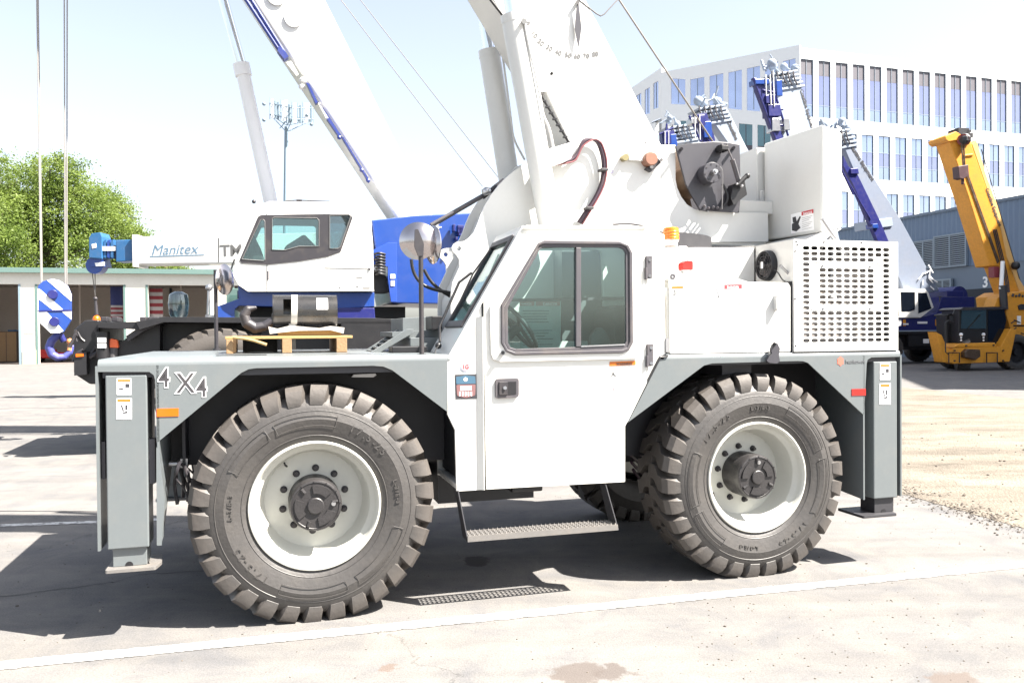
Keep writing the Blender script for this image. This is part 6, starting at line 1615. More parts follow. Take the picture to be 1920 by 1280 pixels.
def tree(px, Z, label, blobs, nleaf, trunk_r=.3, lean=0.0, group=None):
    T = at(px, Z, 0.0); t = thing('tree', label, 'tree', T, group=group)
    rng = random.Random(int(px * 7 + Z))
    cen = []
    for (x, y, r) in blobs:
        p = T.V3(x, y, rng.uniform(-1.6, 1.6)); cen.append((Vector(p), r / FPX * Z))
    tot = sum(c[1] ** 2 for c in cen); lm = MB()
    for c, r in cen:
        ncl = max(6, int(nleaf / 28 * r * r / tot))
        for _ in range(ncl):
            d = Vector((rng.gauss(0, 1), rng.gauss(0, 1), rng.gauss(0, 1))).normalized() * r * rng.uniform(.35, 1.12) ** .6
            cc = c + d; cc.z += .3 * r * noise.noise(cc * .6)
            cr_ = rng.uniform(.25, .75)
            for _ in range(28):
                q = cc + Vector((rng.gauss(0, 1), rng.gauss(0, 1), rng.gauss(0, .7))) * cr_ * .6
                a = Vector((rng.uniform(-1, 1), rng.uniform(-1, 1), rng.uniform(-.6, .6))).normalized(); b = a.orthogonal().normalized()
                b = (b + a.cross(b) * rng.uniform(-1, 1)).normalized(); s = rng.uniform(.05, .12)
                lm.add([q - a * s, q - b * s * .5, q + a * s, q + b * s * .5], [(0, 1, 2, 3)])
    me = bpy.data.meshes.new('crown'); me.from_pydata(lm.v, [], lm.f); me.materials.append(LEAF)
    co_ = bpy.data.objects.new('crown', me); col.objects.link(co_); co_.parent = t
    tm = MB(); top = cen[0][0]
    zt = min(c.z - r for c, r in cen) + 1.2
    base = Vector((0, 0, 0)); fork = Vector((lean, 0, max(2.5, zt)))
    tm.cyl(base, fork, trunk_r, trunk_r * .7, 12)
    for c, r in cen:
        mid = fork.lerp(c, .5) + Vector((rng.uniform(-.4, .4), rng.uniform(-.4, .4), .3))
        tm.cyl(fork, mid, trunk_r * .45, trunk_r * .28, 8); tm.cyl(mid, c + Vector((0, 0, r * .3)), trunk_r * .28, trunk_r * .08, 7)
        for _ in range(3):
            e_ = c + Vector((rng.uniform(-1, 1), rng.uniform(-1, 1), rng.uniform(-.3, 1))).normalized() * r * .8
            tm.cyl(c.lerp(mid, .3), e_, trunk_r * .1, trunk_r * .03, 5)
    tm.build('trunk', 'bark', t, smooth=60)
    return t
tree(98, 62, 'largest broad tree behind the shed roof, crossed by the hook block ropes', [(95, 330, 42), (60, 350, 45), (130, 345, 45), (165, 385, 45), (110, 400, 55), (60, 420, 48), (150, 440, 45), (190, 430, 38), (100, 470, 42), (150, 480, 40), (60, 480, 40), (30, 400, 40)], 60000, .38)
tree(-5, 58, 'leafy tree behind the first shed bay with the tool cabinet', [(0, 335, 48), (-50, 350, 60), (25, 390, 45), (-20, 420, 60), (20, 470, 44), (-70, 440, 60), (-10, 490, 40)], 38000, .33)
tree(205, 66, 'smaller tree above the light blue boom tip', [(200, 375, 30), (228, 405, 28), (215, 440, 34), (185, 470, 30), (250, 448, 22), (240, 480, 26), (205, 490, 30)], 22000, .25)
tree(275, 64, 'low tree top showing under the level white boom', [(262, 440, 16), (280, 468, 16), (275, 500, 26), (310, 505, 20), (240, 500, 24), (335, 512, 14)], 12000, .2)

# ================================================================== CELL MAST
T = at(537, 120, 0.0)
ms = thing('cell_tower', 'tall thin mast with antenna panels on a triangular head', 'cell tower', T)
pb = T.V3(532, 560, 0); pt = T.V3(537, 238, 0)
MB().cyl((pb[0], 0, 0), pt, .42, .27, 14).build('mast_pole', 'mast', ms, smooth=40)
ar = MB(); pts3 = [T.V3(508, 213, 0), T.V3(590, 226, -1), T.V3(545, 190, 4)]
ctr = Vector(T.V3(537, 235, 0)); tri = [Vector(T.V3(506, 214, 1.5)), Vector(T.V3(588, 224, 1.5)), Vector(T.V3(548, 224, -2.5))]
for i in range(3):
    a_, b_ = tri[i], tri[(i + 1) % 3]
    for dz in (0, 1.6): ar.tube([a_ + Vector((0, 0, dz)), b_ + Vector((0, 0, dz))], .07, 5)
    ar.tube([ctr, a_], .08, 5); ar.tube([ctr + Vector((0, 0, -1)), a_], .06, 5)
    for k in range(5):
        p = a_.lerp(b_, k / 4); ar.tube([p + Vector((0, 0, -.8)), p + Vector((0, 0, 2.4))], .05, 5)
for k in range(10):
    ar.tube([ctr + Vector((rnd(-1.2, 1.2), rnd(-1, 1), rnd(-.5, 3))), ctr + Vector((rnd(-1.2, 1.2), rnd(-1, 1), rnd(0, 5)))], .06, 5)
ar.build('antenna_frame', 'mast', ms)
for i in range(3):
    a_, b_ = tri[i], tri[(i + 1) % 3]
    for k in range(4):
        p = a_.lerp(b_, (k + .5) / 4)
        MB().box((p.x - .17, p.y - .1, p.z - .5), (p.x + .17, p.y + .1, p.z + 2.0 + .3 * (k % 2))).build('antenna_panel', 'decal' if k % 2 else 'mast', ms, bevel=.02)
for (x, y) in ((495, 195), (495, 225), (584, 233), (576, 216), (562, 226)):
    MB().ball(T.V3(x, y, 0), .28, 10).build('antenna_dish', 'mast', ms, smooth=60)

# ================================================================== OFFICE BUILDING
cz = 78.0; cxw = (1502 - 960) / FPX * cz
OF = Frame(cxw, cz, R(17.2))
off = thing('office_building', 'large white office building with rows of tall blue windows behind the cranes', 'building', OF)
def wrow(Fr, par, wins, v, roof, uR_, zbands, depth=14, name='facade'):
    """wins: list of bands [(z0, z1, [(u0,u1),...])]"""
    mb = MB()
    zz = 0.0
    for (z0, z1, ws) in zbands:
        mb.box((0.01 if uR_ > 0 else uR_, v, zz), (uR_ if uR_ > 0 else -.01, v + .5, z0)) if z0 > zz else None
        xs_ = sorted(set([0.01 if uR_ > 0 else uR_, uR_ if uR_ > 0 else -.01] + [q for w in ws for q in w]))
        for a_, b_ in zip(xs_, xs_[1:]):
            m_ = (a_ + b_) / 2
            if not any(w[0] < m_ < w[1] for w in ws): mb.box((a_, v, z0), (b_, v + .5, z1))
        zz = z1
    mb.box((0.01 if uR_ > 0 else uR_, v, zz), (uR_ if uR_ > 0 else -.01, v + .5, roof))
    return mb.build(name, 'office', par)
roof = OF.V(1502, 90, 0)[1]
def zof(y, x=1612): return OF.V(x, y, 0)[1]
r1 = [(1380 + a / 3.2, 1380 + b / 3.2) for a, b in ((388, 465), (494, 570), (598, 671), (700, 774), (801, 871), (900, 970), (997, 1066), (1094, 1161), (1190, 1255), (1284, 1349), (1377, 1442), (1470, 1533), (1562, 1623), (1650, 1713))]
ua = OF.V(r1[0][0], 180, 0)[0]; ub = OF.V(r1[-1][0], 200, 0)[0]; pit = (ub - ua) / 13; ww = OF.V(r1[0][1], 180, 0)[0] - ua
Lr = pit * 19
row1 = [(ua + pit * i, ua + pit * i + ww) for i in range(18)]
row2 = [(ua + pit * (i + .52), ua + pit * (i + .52) + ww) for i in range(18)]
zb = [(zof(640), zof(566), row2), (zof(552), zof(466), row1), (zof(450, 1675), zof(363.5, 1675), row1), (zof(338.5, 1660), zof(255.5, 1660), row2), (zof(227.5), zof(121.5), row1)]
wrow(OF, off, None, 0, roof, Lr, zb)
pane_me = {}
def window(Fr, par, u0, u1, z0, z1, v, style):
    key = (round(u1 - u0, 2), round(z1 - z0, 2), style)
    e = bpy.data.objects.new('window', None)
    if key not in pane_me:
        w, h = u1 - u0, z1 - z0; parts = []
        mb = MB()
        if style == 'tall':
            parts.append(MB().box((0, 0, h * .74), (w, .02, h)).build('head_screen', 'wdark', None))
            parts.append(MB().box((0, .0, h * .22), (w, .02, h * .738)).build('pane', 'wglass', None))
            parts.append(MB().box((0, .0, 0), (w, .02, h * .218)).build('pane', 'wglass2', None))
            mb.box((w * .48, -.05, 0), (w * .50, .0, h)).box((0, -.04, h * .215), (w, 0, h * .222))
        elif style == 'green':
            parts.append(MB().box((0, 0, h * .35), (w, .02, h)).build('pane', 'wglassg', None))
            parts.append(MB().box((0, 0, 0), (w, .02, h * .345)).build('pane', 'wdark', None))
            mb.box((w * .52, -.05, 0), (w * .56, .0, h)).box((0, -.04, h * .34), (w, 0, h * .355))
        else:
            parts.append(MB().box((0, 0, h * .62), (w, .02, h)).build('pane', 'wglass2', None))
            parts.append(MB().box((0, .0, h * .30), (w, .02, h * .618)).build('pane', 'wglass', None))
            parts.append(MB().box((0, .0, 0), (w, .02, h * .298)).build('pane', 'wglass2', None))
            mb.box((w * .5, -.05, 0), (w * .515, .0, h)).box((0, -.04, h * .61), (w, 0, h * .62)).box((0, -.04, h * .30), (w, 0, h * .31))
        mb.box((0, -.08, 0), (.05, 0, h)).box((w - .05, -.08, 0), (w, 0, h)).box((.05, -.08, h - .05), (w - .05, 0, h)).box((.05, -.08, 0), (w - .05, 0, .05))
        fr = mb.build('window_frame', 'louvre', None); parts.append(fr)
        pane_me[key] = parts; e = None
        first = parts
    else: first = [p.copy() for p in pane_me[key]]; [col.objects.link(p) for p in first]
    root = bpy.data.objects.new('window', None); col.objects.link(root); root.parent = par; root.location = (u0, v, z0)
    for p in first: p.parent = root
    return root
for bi, (z0, z1, ws) in enumerate(zb):
    if bi < 2: st_ = 'std'
    for i, (a_, b_) in enumerate(ws):
        window(OF, off, a_, b_, z0, z1, .12, 'tall' if bi == 4 else 'std')
# left-hand face of the corner: own frame, wall swings back
pL = pix_dir(1243, 300); ZL = 86.0; XL = (1243 - 960) / FPX * ZL
dv = Vector((cxw - XL, cz - ZL)); yawL = math.atan2(dv.y, dv.x); lenL = dv.length
def subface(x0, Z0, x1, Z1):
    X0 = (x0 - 960) / FPX * Z0; X1 = (x1 - 960) / FPX * Z1
    return Frame(X0, Z0, math.atan2(Z1 - Z0, X1 - X0)), math.hypot(X1 - X0, Z1 - Z0)
def child_empty(Fr, nm):
    e = bpy.data.objects.new(nm, None); col.objects.link(e); e.parent = off
    q = OF.loc(Fr.o); e.location = (q.x, q.y, 0); e.rotation_euler = (0, 0, Fr.yaw - OF.yaw); return e
def face(Fr, length, wpx, nm, styles, roofz):
    e = child_empty(Fr, nm)
    hs = []
    for (x0, x1, yt0, yt1, yb0, yb1) in wpx:
        hs.append([Fr.V(x0, yt0, 0), Fr.V(x1, yt1, 0), Fr.V(x1, yb1, 0), Fr.V(x0, yb0, 0)])
    # columns of wall between window openings, per vertical strip
    mb = MB().prism([(0, 0), (length, 0), (length, roofz), (0, roofz)], 0, .5, holes=hs)
    mb.build('wall', 'office', e)
    for h, s in zip(hs, styles):
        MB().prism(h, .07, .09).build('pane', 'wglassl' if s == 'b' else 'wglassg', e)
        um = (h[0][0] + h[1][0]) / 2
        m2 = MB().prism([(um - .03, h[3][1]), (um + .03, h[3][1]), (um + .03, (h[0][1] + h[1][1]) / 2 - .05), (um - .03, (h[0][1] + h[1][1]) / 2 - .05)], .03, .069)
        if s != 'b': m2.prism([(h[3][0], h[3][1]), (h[2][0], h[2][1]), (h[2][0], h[2][1] * .72 + h[1][1] * .28), (h[3][0], h[3][1] * .72 + h[0][1] * .28)], .05, .068)
        m2.build('window_frame', 'louvre' if s == 'b' else 'wdark', e)
    return e
LF, ll = subface(1243, 86, 1502, 78)
s5 = 5.567
def w5(x0, x1, a, b, c, d): return (1170 + x0 / s5, 1170 + x1 / s5, 90 + a / s5, 90 + b / s5, 90 + c / s5, 90 + d / s5)
wl_ = [w5(490, 640, 318, 328, 585, 592), w5(692, 838, 330, 303, 600, 610), w5(892, 1036, 295, 263, 612, 632), w5(1088, 1230, 258, 226, 632, 648), w5(1282, 1420, 215, 186, 652, 664), w5(1470, 1608, 175, 142, 668, 680), w5(1658, 1790, 140, 108, 684, 700),
       w5(1200, 1340, 788, 800, 1100, 1100), w5(1393, 1530, 802, 815, 1110, 1110), w5(1000, 1140, 780, 782, 1095, 1098), w5(800, 940, 770, 775, 1090, 1093), w5(590, 735, 760, 765, 1085, 1088), w5(1585, 1722, 815, 825, 1118, 1118)]
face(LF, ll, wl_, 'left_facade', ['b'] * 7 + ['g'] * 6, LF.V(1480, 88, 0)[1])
WF, wlw = subface(1160, 97, 1243, 86)
ww_ = [w5(128, 180, 500, 465, 600, 640), w5(215, 270, 440, 408, 695, 685), w5(305, 358, 372, 342, 640, 625), w5(272, 325, 795, 775, 900, 900), w5(362, 432, 745, 725, 1000, 1000)]
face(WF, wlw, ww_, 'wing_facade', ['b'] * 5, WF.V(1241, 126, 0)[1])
MB().box((0.5, .5, roof - .4), (Lr, 30, roof - .1)).build('roof', 'office', off)
MB().box((Lr - .4, .5, 0), (Lr, 30, roof)).box((.5, 29, 0), (Lr, 29.5, roof)).build('side_wall', 'office', off)

# ================================================================== BLUE-GREY METAL BUILDING
pA = Vector(((1920 - 960) / FPX * 40, 40, 0))
KF = Frame(pA.x, pA.y, YAW)          # wall runs along v in the plane u = 0, facing -u
wh = thing('warehouse', 'blue grey corrugated warehouse with louvres and roller door behind the yellow machine', 'building', KF)
vf = KF.U(1560, 600, 0)[0]; vn = -9.0
topA = KF.U(1920, 370, 0)[1]; topB = KF.U(1690, 413.5, 0)[1]; split = KF.U(1800, 500, 0)[1]
print('warehouse', vf, topA, topB, split)
ht_ = (topA + topB) / 2
cor = MB(); n_ = int((vf - vn) / .16); vs = []
lou = [(1717, 1754, 456, 503), (1757.5, 1814.5, 446, 501)]
for i in range(n_ + 1):
    v = vn + (vf - vn) * i / n_
    off_ = -.05 if i % 2 else 0.0
    vs += [(off_, v, split), (off_, v, ht_)]
for i in range(n_): cor.add([vs[2 * i], vs[2 * i + 2], vs[2 * i + 3], vs[2 * i + 1]], [(0, 1, 2, 3)])
cor.build('corrugated_cladding', 'clad', wh)
dv0, dv1 = KF.U(1810, 560, 0)[0], KF.U(1876, 560, 0)[0]; dtop = KF.U(1812, 543, 0)[1]; dtop = (dtop + KF.U(1874, 538.5, 0)[1]) / 2
wl2_ = MB().box((.02, vn, dtop), (.3, vf, split)).box((.02, vn, 0), (.3, min(dv0, dv1), dtop)).box((.02, max(dv0, dv1), 0), (.3, vf, dtop)).box((.05, vn, split), (.3, vf, ht_)).box((.3, vn, ht_ - .3), (16, vf, ht_)).box((.3, vf - .3, 0), (16, vf, ht_)).box((.02, vn - .3, 0), (16, vn, ht_))
wl2_.build('wall', 'cladlow', wh)
MB().box((-.12, vn, ht_), (.4, vf, ht_ + .15)).build('parapet_trim', 'cladlow', wh)
dd = MB(); k_ = 16
for i in range(k_): z0 = dtop * i / k_; dd.box((.25, min(dv0, dv1), z0 + .01), (.30 + .02 * (i % 2), max(dv0, dv1) - .0, z0 + dtop / k_ - .01))
dd.build('roller_slat', paint('roller door', (.13, .17, .21), .5, grime=.06), wh)
MB().box((.0, max(dv0, dv1) - 1.8, 0), (.24, max(dv0, dv1), dtop)).build('door_post', 'darkvoid', wh)
for (x0_, x1_, y0_, y1_) in lou + [(1758.5, 1786, 527, 541)]:
    va, vb = KF.U(x0_, 480, 0)[0], KF.U(x1_, 480, 0)[0]; zt_ = KF.U(x0_, y0_, 0)[1]; zb_ = KF.U(x0_, y1_, 0)[1]
    lo_ = bpy.data.objects.new('louvre_panel', None); col.objects.link(lo_); lo_.parent = wh
    va, vb = max(va, vb), min(va, vb)
    MB().box((-.14, vb, zb_), (-.06, va, zt_)).build('louvre_back', 'darkvoid', lo_)
    MB().box((-.2, vb - .08, zb_ - .08), (-.06, vb, zt_ + .08)).box((-.2, va, zb_ - .08), (-.06, va + .08, zt_ + .08)).box((-.2, vb, zt_), (-.06, va, zt_ + .08)).box((-.2, vb, zb_ - .08), (-.06, va, zb_)).box((-.2, (va + vb) / 2 - .04, zb_), (-.15, (va + vb) / 2 + .04, zt_)).build('louvre_frame', 'louvre', lo_)
    ns = 15 if zt_ - zb_ > .8 else 6
    for i in range(ns):
        z = zb_ + (zt_ - zb_) * (i + .3) / ns
        MB().box((-.19, vb, z), (-.145, va, z + (zt_ - zb_) / ns * .42)).build('louvre_slat', 'louvre', lo_)
p = KF.U(1848, 538, 0); text_part('door_number', '3', .75, 'decal', wh, (-.01 + .0, p[0] + .2, p[1]), (0, -1, 0), (0, 0, 1), bold=.02)
# unseen tall block, added off to the right to throw shade over the machines
WNG = Frame(26.0, 17.5, YAW)
wg = thing('added_shade_wing', 'unseen tall blue grey block added to shade the yellow machine', 'building', WNG)
MB().prism([(0, 0), (18, 0), (30, 24), (16.5, 24), (10.5, 14), (6.2, 7)], 0, 20, 'W').build('wall', 'clad', wg)
MB().prism([(-.2, -.2), (18.2, -.2), (30.2, 24.2), (16.3, 24.2)], 20, 20.3, 'W').build('roof', 'clad', wg)

# ================================================================== MOBILE CRANES ON THE RIGHT
def mobile_crane(px, Z, label, boom_pts, jib_pts, text, yaw=YAW, cab=True, head=None, textsz=.5):
    """boom_pts: near-side outline of the raised boom in its plane; drawn where the photo shows it"""
    C = at(px, Z, yaw); t = thing('mobile_crane', label, 'crane', C, group='blue and white mobile cranes parked on the right')
    def cp(pts, v): return C.poly(pts, v)
    r = .72
    w = simple_wheel(t, -1.7, 0, r, r, .45, 'black', 22)
    for (u, v) in ((1.9, 0), (-1.7, 2.1), (1.9, 2.1)):
        q = copy_tree(w, t); q.location = (u, v, r)
    MB().box((-3.2, .25, .65), (3.4, 2.2, 1.45)).box((-2.9, -.02, 1.35), (3.0, .5, 1.5)).box((-.7, .02, .8), (.9, .3, 1.4)).build('carrier', 'black', t, bevel=.03)
    MB().prism([(-2.4, 1.55), (-2.4, 2.1), (.0, 2.1), (1.0, 2.35), (1.3, 3.1), (3.2, 3.1), (3.2, 1.55)], .15, 2.35).box((2.0, .6, 3.1), (3.0, 1.9, 3.4)).build('superstructure', 'bluedk', t, bevel=.03)
    cb = MB().prism([(-2.0, 2.12), (-1.45, 3.35), (-1.25, 3.45), (.25, 3.45), (.45, 3.3), (.75, 2.6), (.0, 2.12)], .05, 1.05).build('cab', 'cabwhite', t, bevel=.03)
    for pl in ([(-1.78, 2.2), (-1.42, 3.15), (-1.27, 3.2), (-1.22, 2.2)], [(-1.06, 2.42), (-1.10, 3.3), (-.33, 3.3), (-.33, 2.5), (-.6, 2.42)], [(-.14, 2.32), (-.14, 3.28), (.32, 3.26), (.60, 2.55)]):
        MB().prism(pl, .035, .049).build('window', 'wdark2', cb)
    MB().prism([(-.9, 1.75), (-.75, 1.75), (-.75, 2.05), (-.9, 2.05)], .13, .149).prism([(.9, 1.75), (1.5, 1.75), (1.5, 2.05), (.9, 2.05)], .13, .149).build('yellow_decal', 'yellow', t)
    MB().prism([(-1.2, 1.75), (-1.0, 1.75), (-1.0, 2.05), (-1.2, 2.05)], .13, .149).prism([(-.1, 1.85), (.45, 1.85), (.45, 1.95), (-.1, 1.95)], .13, .149).prism([(.1, .95), (.42, .95), (.42, 1.15), (.1, 1.15)], .0, .019).build('white_decal', 'decal', t)
    bo = MB().prism(cp(boom_pts, .75), .75, 1.3).build('boom', 'boomgrey' if px < 1700 else 'boomshade', t, bevel=.06)
    # top flange catching light and collars near the tip
    tip = head
    hd = MB()
    for i in range(5):
        x = tip[0] + tip[2] * i * .16; y = tip[1] + 5 + i * 7
        hd.prism(cp([(x - 2, y + 8), (x + tip[3] + 3, y), (x + tip[3] + 5, y + 3.4), (x, y + 11.5)], .72), .70, 1.66)
    hd.build('boom_collar', 'boomgrey', bo, bevel=.01)
    hh = MB(); rr = random.Random(int(px))
    for k in range(10):
        a_ = Vector(C.V3(tip[0] + rr.uniform(-14, tip[3] + 4), tip[1] + rr.uniform(-12, 10), rr.uniform(.7, 1.6)))
        b_ = a_ + Vector((rr.uniform(-.5, .5), rr.uniform(-.2, .2), rr.uniform(-.35, .45))); hh.tube([a_, b_], rr.uniform(.025, .06), 7)
    for k in range(4): hh.ball(C.V3(tip[0] + rr.uniform(-6, tip[3]), tip[1] + rr.uniform(-8, 8), rr.uniform(.8, 1.5)), rr.uniform(.14, .24), 12)
    hh.build('boom_head', 'boomgrey', bo, smooth=40, kind='stuff')
    st_ = MB()
    for k in range(5):
        x = tip[0] + 3 + k * tip[3] * .22
        st_.tube([C.V3(x - 2, tip[1] + 8, .66), C.V3(x, tip[1] + 22, .64), C.V3(x + 6, tip[1] + 30 + k, .66)], .035, 5, smooth=1)
    st_.build('hose_loop', 'trim', bo, smooth=50)
    if jib_pts:
        jo = MB().prism(cp(jib_pts[0], .55), .5, .72)
        for (a_, b_) in jib_pts[1]: jo.tube([C.V3(*a_, .5), C.V3(*b_, .5)], .05, 6)
        jo.build('folded_jib', 'bluedk', t, bevel=.01, kind='stuff')
        for k, (x, y, w_, h_) in enumerate(jib_pts[2]):
            MB().prism(cp([(x, y), (x + w_, y - 1), (x + w_ + 2, y + h_), (x + 1, y + h_)], .42), .42, .9).build('jib_block', ('bluedk', 'blue', 'steel')[k % 3], t, bevel=.02)
        for (a_, b_) in jib_pts[3]: MB().tube([C.V3(*a_, .4), C.V3(*b_, .4)], .02, 5).build('hoist_rope', 'decal', t)
    if text:
        (xa, ya), (xb, yb), s = text
        a_ = Vector(C.V3(xa, ya, .735)); b_ = Vector(C.V3(xb, yb, .735)); rr_ = (b_ - a_).normalized(); up = Vector((-rr_.z, 0, rr_.x))
        text_part('boom_lettering', s, textsz, 'ink', bo, a_ - up * textsz * .35, rr_, up, bold=.010)
    return t, C
M['wdark2'] = window_glass('dark cab glazing', (.03, .04, .06), .1)
M['boomshade'] = paint('shade darkened boom paint', (.17, .20, .26), .5, grime=.15, scale=1.2)  # shade on the first crane's boom, put into a darker paint colour
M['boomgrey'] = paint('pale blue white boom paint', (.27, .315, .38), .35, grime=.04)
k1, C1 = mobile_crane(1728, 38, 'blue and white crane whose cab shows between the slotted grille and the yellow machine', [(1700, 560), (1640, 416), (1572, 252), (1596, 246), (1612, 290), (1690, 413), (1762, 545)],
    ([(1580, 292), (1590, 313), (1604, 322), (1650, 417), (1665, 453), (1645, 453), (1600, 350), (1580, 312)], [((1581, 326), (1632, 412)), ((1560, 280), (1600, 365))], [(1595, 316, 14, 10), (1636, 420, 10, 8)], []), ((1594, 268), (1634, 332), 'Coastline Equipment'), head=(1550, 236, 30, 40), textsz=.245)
dr_ = MB()
dr_.prism(C1.poly([(1628, 414), (1672, 408), (1674, 424), (1630, 430)], .7), .68, 1.7).build('boom_bracket', 'boomgrey', k1, bevel=.02)
MB().ball(C1.V3(1700, 541, .3), .13, 12).build('round_mirror', 'decal', k1, smooth=60)
c3 = C1.V3(1790, 556, 1); MB().cyl((c3[0], .7, c3[2]), (c3[0], 1.9, c3[2]), .48, n=24).build('hoist_drum', 'bluedk', k1, smooth=40)
wr_ = MB()
for k in range(8):
    a_ = Vector(C1.V3(1738 + rnd(-10, 12), 525 + rnd(-14, 12), .7)); wr_.tube([a_, a_ + Vector((rnd(-.5, .5), 0, rnd(-.4, .4)))], .03, 5)
wr_.build('rope_guides', 'decal', k1, kind='stuff')
mobile_crane(1510, 33, 'tallest white boom tip, with blue folded jib, rising behind the big white counterweight', [(1520, 470), (1478, 300), (1440, 150), (1452, 142), (1498, 145), (1530, 262), (1580, 470)],
    ([(1412, 146), (1428, 150), (1462, 240), (1478, 300), (1456, 270), (1418, 170)], [((1412, 146), (1455, 262)), ((1448, 160), (1480, 262)), ((1430, 170), (1460, 175)), ((1438, 205), (1468, 205)), ((1446, 235), (1474, 235))], [(1441, 196, 22, 22), (1416, 148, 26, 10), (1448, 222, 14, 24), (1436, 178, 18, 16), (1456, 150, 10, 30), (1470, 222, 10, 22)],
     [((1436, 140), (1437, 180)), ((1444, 140), (1446, 196)), ((1450, 132), (1452, 200))]), ((1503, 168), (1522, 232), 'Coastline Equipment'), head=(1446, 126, 20, 46), textsz=.20)
mobile_crane(1400, 36, 'white lettered boom tip with blue jib seen just above the dark winch plate', [(1520, 600), (1380, 290), (1328, 215), (1340, 208), (1366, 206), (1400, 275), (1590, 600)],
    ([(1306, 215), (1324, 212), (1340, 262), (1336, 275), (1318, 268)], [((1292, 217), (1314, 266)), ((1300, 214), (1330, 266))], [(1310, 216, 12, 20), (1320, 228, 14, 30), (1296, 222, 10, 10)], [((1303, 215), (1304, 262)), ((1312, 215), (1313, 262))]), ((1366, 226), (1384, 266), 'Coastline'), head=(1310, 190, 20, 46), textsz=.24)
mobile_crane(1320, 42, 'lowest white boom tip, unlettered, between the white boom and the dark winch plate', [(1460, 600), (1310, 280), (1270, 250), (1282, 240), (1304, 240), (1322, 270), (1520, 600)],
    ([(1240, 248), (1262, 244), (1270, 270), (1262, 278), (1242, 272)], [((1250, 232), (1246, 276)), ((1236, 252), (1262, 240))], [(1244, 246, 14, 24), (1256, 252, 12, 22)], [((1247, 246), (1247, 276)), ((1254, 246), (1254, 276))]), None, head=(1250, 226, 16, 46))

# ================================================================== YELLOW MACHINE
Y = at(1815, 31.5, R(10))
ym = thing('rough_terrain_handler', 'yellow wheeled lifting machine with black cab and raised telescopic boom before the roller door', 'lifting machine', Y)
def yp(pts, v): return Y.poly(pts, v)
MB().prism(yp([(1755, 622), (1766, 628), (1776, 652), (1786, 657), (1786, 680), (1768, 679), (1764, 660)], 0), 0, .5).prism(yp([(1786, 652), (1876, 650), (1895, 616), (1906, 618), (1893, 678), (1786, 682)], 0), 0, .4).build('front_frame', 'yellow', ym, bevel=.02)
MB().prism(yp([(1786, 651), (1798, 644), (1866, 642), (1870, 651)], 0), .0, 1.0).prism(yp([(1886, 640), (1886, 572), (1884, 555), (1900, 546), (1960, 545), (1960, 650), (1890, 650)], .8), .8, 2.4).build('machine_body', 'yellow', ym, bevel=.03)
MB().prism(yp([(1885, 590), (1885, 555), (1894, 548), (1930, 544), (1930, 640), (1900, 640)], .5), .45, .9).build('boom_pivot_housing', 'yellow', ym, bevel=.05)
MB().prism(yp([(1861, 575), (1866, 560), (1878, 550), (1878, 578)], .7), .6, 1.2).build('rear_hump', 'yellow', ym, bevel=.02)
cabm = MB().prism(yp([(1798, 643), (1799, 580), (1806, 577), (1884, 577), (1888, 600), (1880, 640), (1868, 645)], .3), .32, 1.3).build('operator_cab', 'black', ym, bevel=.02)
MB().prism(yp([(1802, 616), (1803, 582), (1849, 581), (1849, 616)], .3), .30, .315).build('windscreen', 'wtealx' if False else 'wglassg', cabm)
MB().prism(yp([(1853, 640), (1853, 583), (1883, 580), (1886, 602), (1876, 640)], .3), .30, .315).build('side_window', 'wdark2', cabm)
MB().prism(yp([(1797, 580), (1806, 576), (1888, 575), (1889, 580), (1800, 582)], .25), .2, 1.4).build('cab_roof', 'blacks', cabm, bevel=.01)
for x in (1802, 1844):
    MB().ball(Y.V3(x, 627, .28), .07, 10).ball(Y.V3(x, 633, .28), .04, 8).ball(Y.V3(x, 638, .28), .04, 8).build('headlamp', 'decal', ym, smooth=60)
MB().prism(yp([(1804, 660), (1811, 654), (1833, 655), (1834, 668), (1824, 675), (1814, 671), (1805, 670)], -.1), -.25, 0).build('pintle_winch', 'brown', ym, bevel=.03)
st_ = MB()
for (x0_, x1_) in ((1779, 1799), (1850, 1870)):
    st_.tube([Y.V3(x0_, 680, -.1), Y.V3(x0_, 661, -.1), Y.V3(x1_, 661, -.1), Y.V3(x1_, 680, -.1)], .025, 6)
st_.tube([Y.V3(1779, 664, -.15), Y.V3(1773, 660, -.15), Y.V3(1772, 605, -.1), Y.V3(1778, 601, -.1), Y.V3(1790, 606, -.05)], .025, 6)
st_.build('guard_rail', 'black', ym)
MB().prism(yp([(1776, 652), (1774, 590), (1798, 588), (1798, 648)], .8), .8, 1.4).prism(yp([(1777, 589), (1800, 585), (1800, 588), (1777, 592)], .7), .7, 1.5).build('engine_cover', 'black', ym, bevel=.02)
MB().prism(yp([(1907, 592), (1914, 592), (1914, 608), (1907, 608)], .44), .43, .449).build('white_decal', 'decal', ym)
bst = MB()
for i in range(5): bst.tube([Y.V3(1898 + i * 6, 556, .44), Y.V3(1900 + i * 6, 551 + (i % 2) * 3, .44)], .05, 5)
bst.prism(yp([(1908, 573), (1914, 570), (1930, 571), (1930, 580), (1910, 581)], .44), .4, .449).build('dark_lettering', 'greyd', ym)
wy = simple_wheel(ym, Y.V(1905, 650, .2)[0], .1, .68, .70, .45, 'black', 22)
for (x, v) in ((1797, 1.6), (1960, 2.4)):
    q = copy_tree(wy, ym); q.location = (Y.V(x, 650, v)[0], v, .68)
q = copy_tree(wy, ym); q.location = (Y.V(1816, 650, .6)[0], .6, .62); q.rotation_euler = (0, 0, R(60))
MB().box((Y.V(1800, 680, .6)[0], .6, .5), (Y.V(1900, 680, .6)[0], .9, .75)).build('axle', 'black', ym)
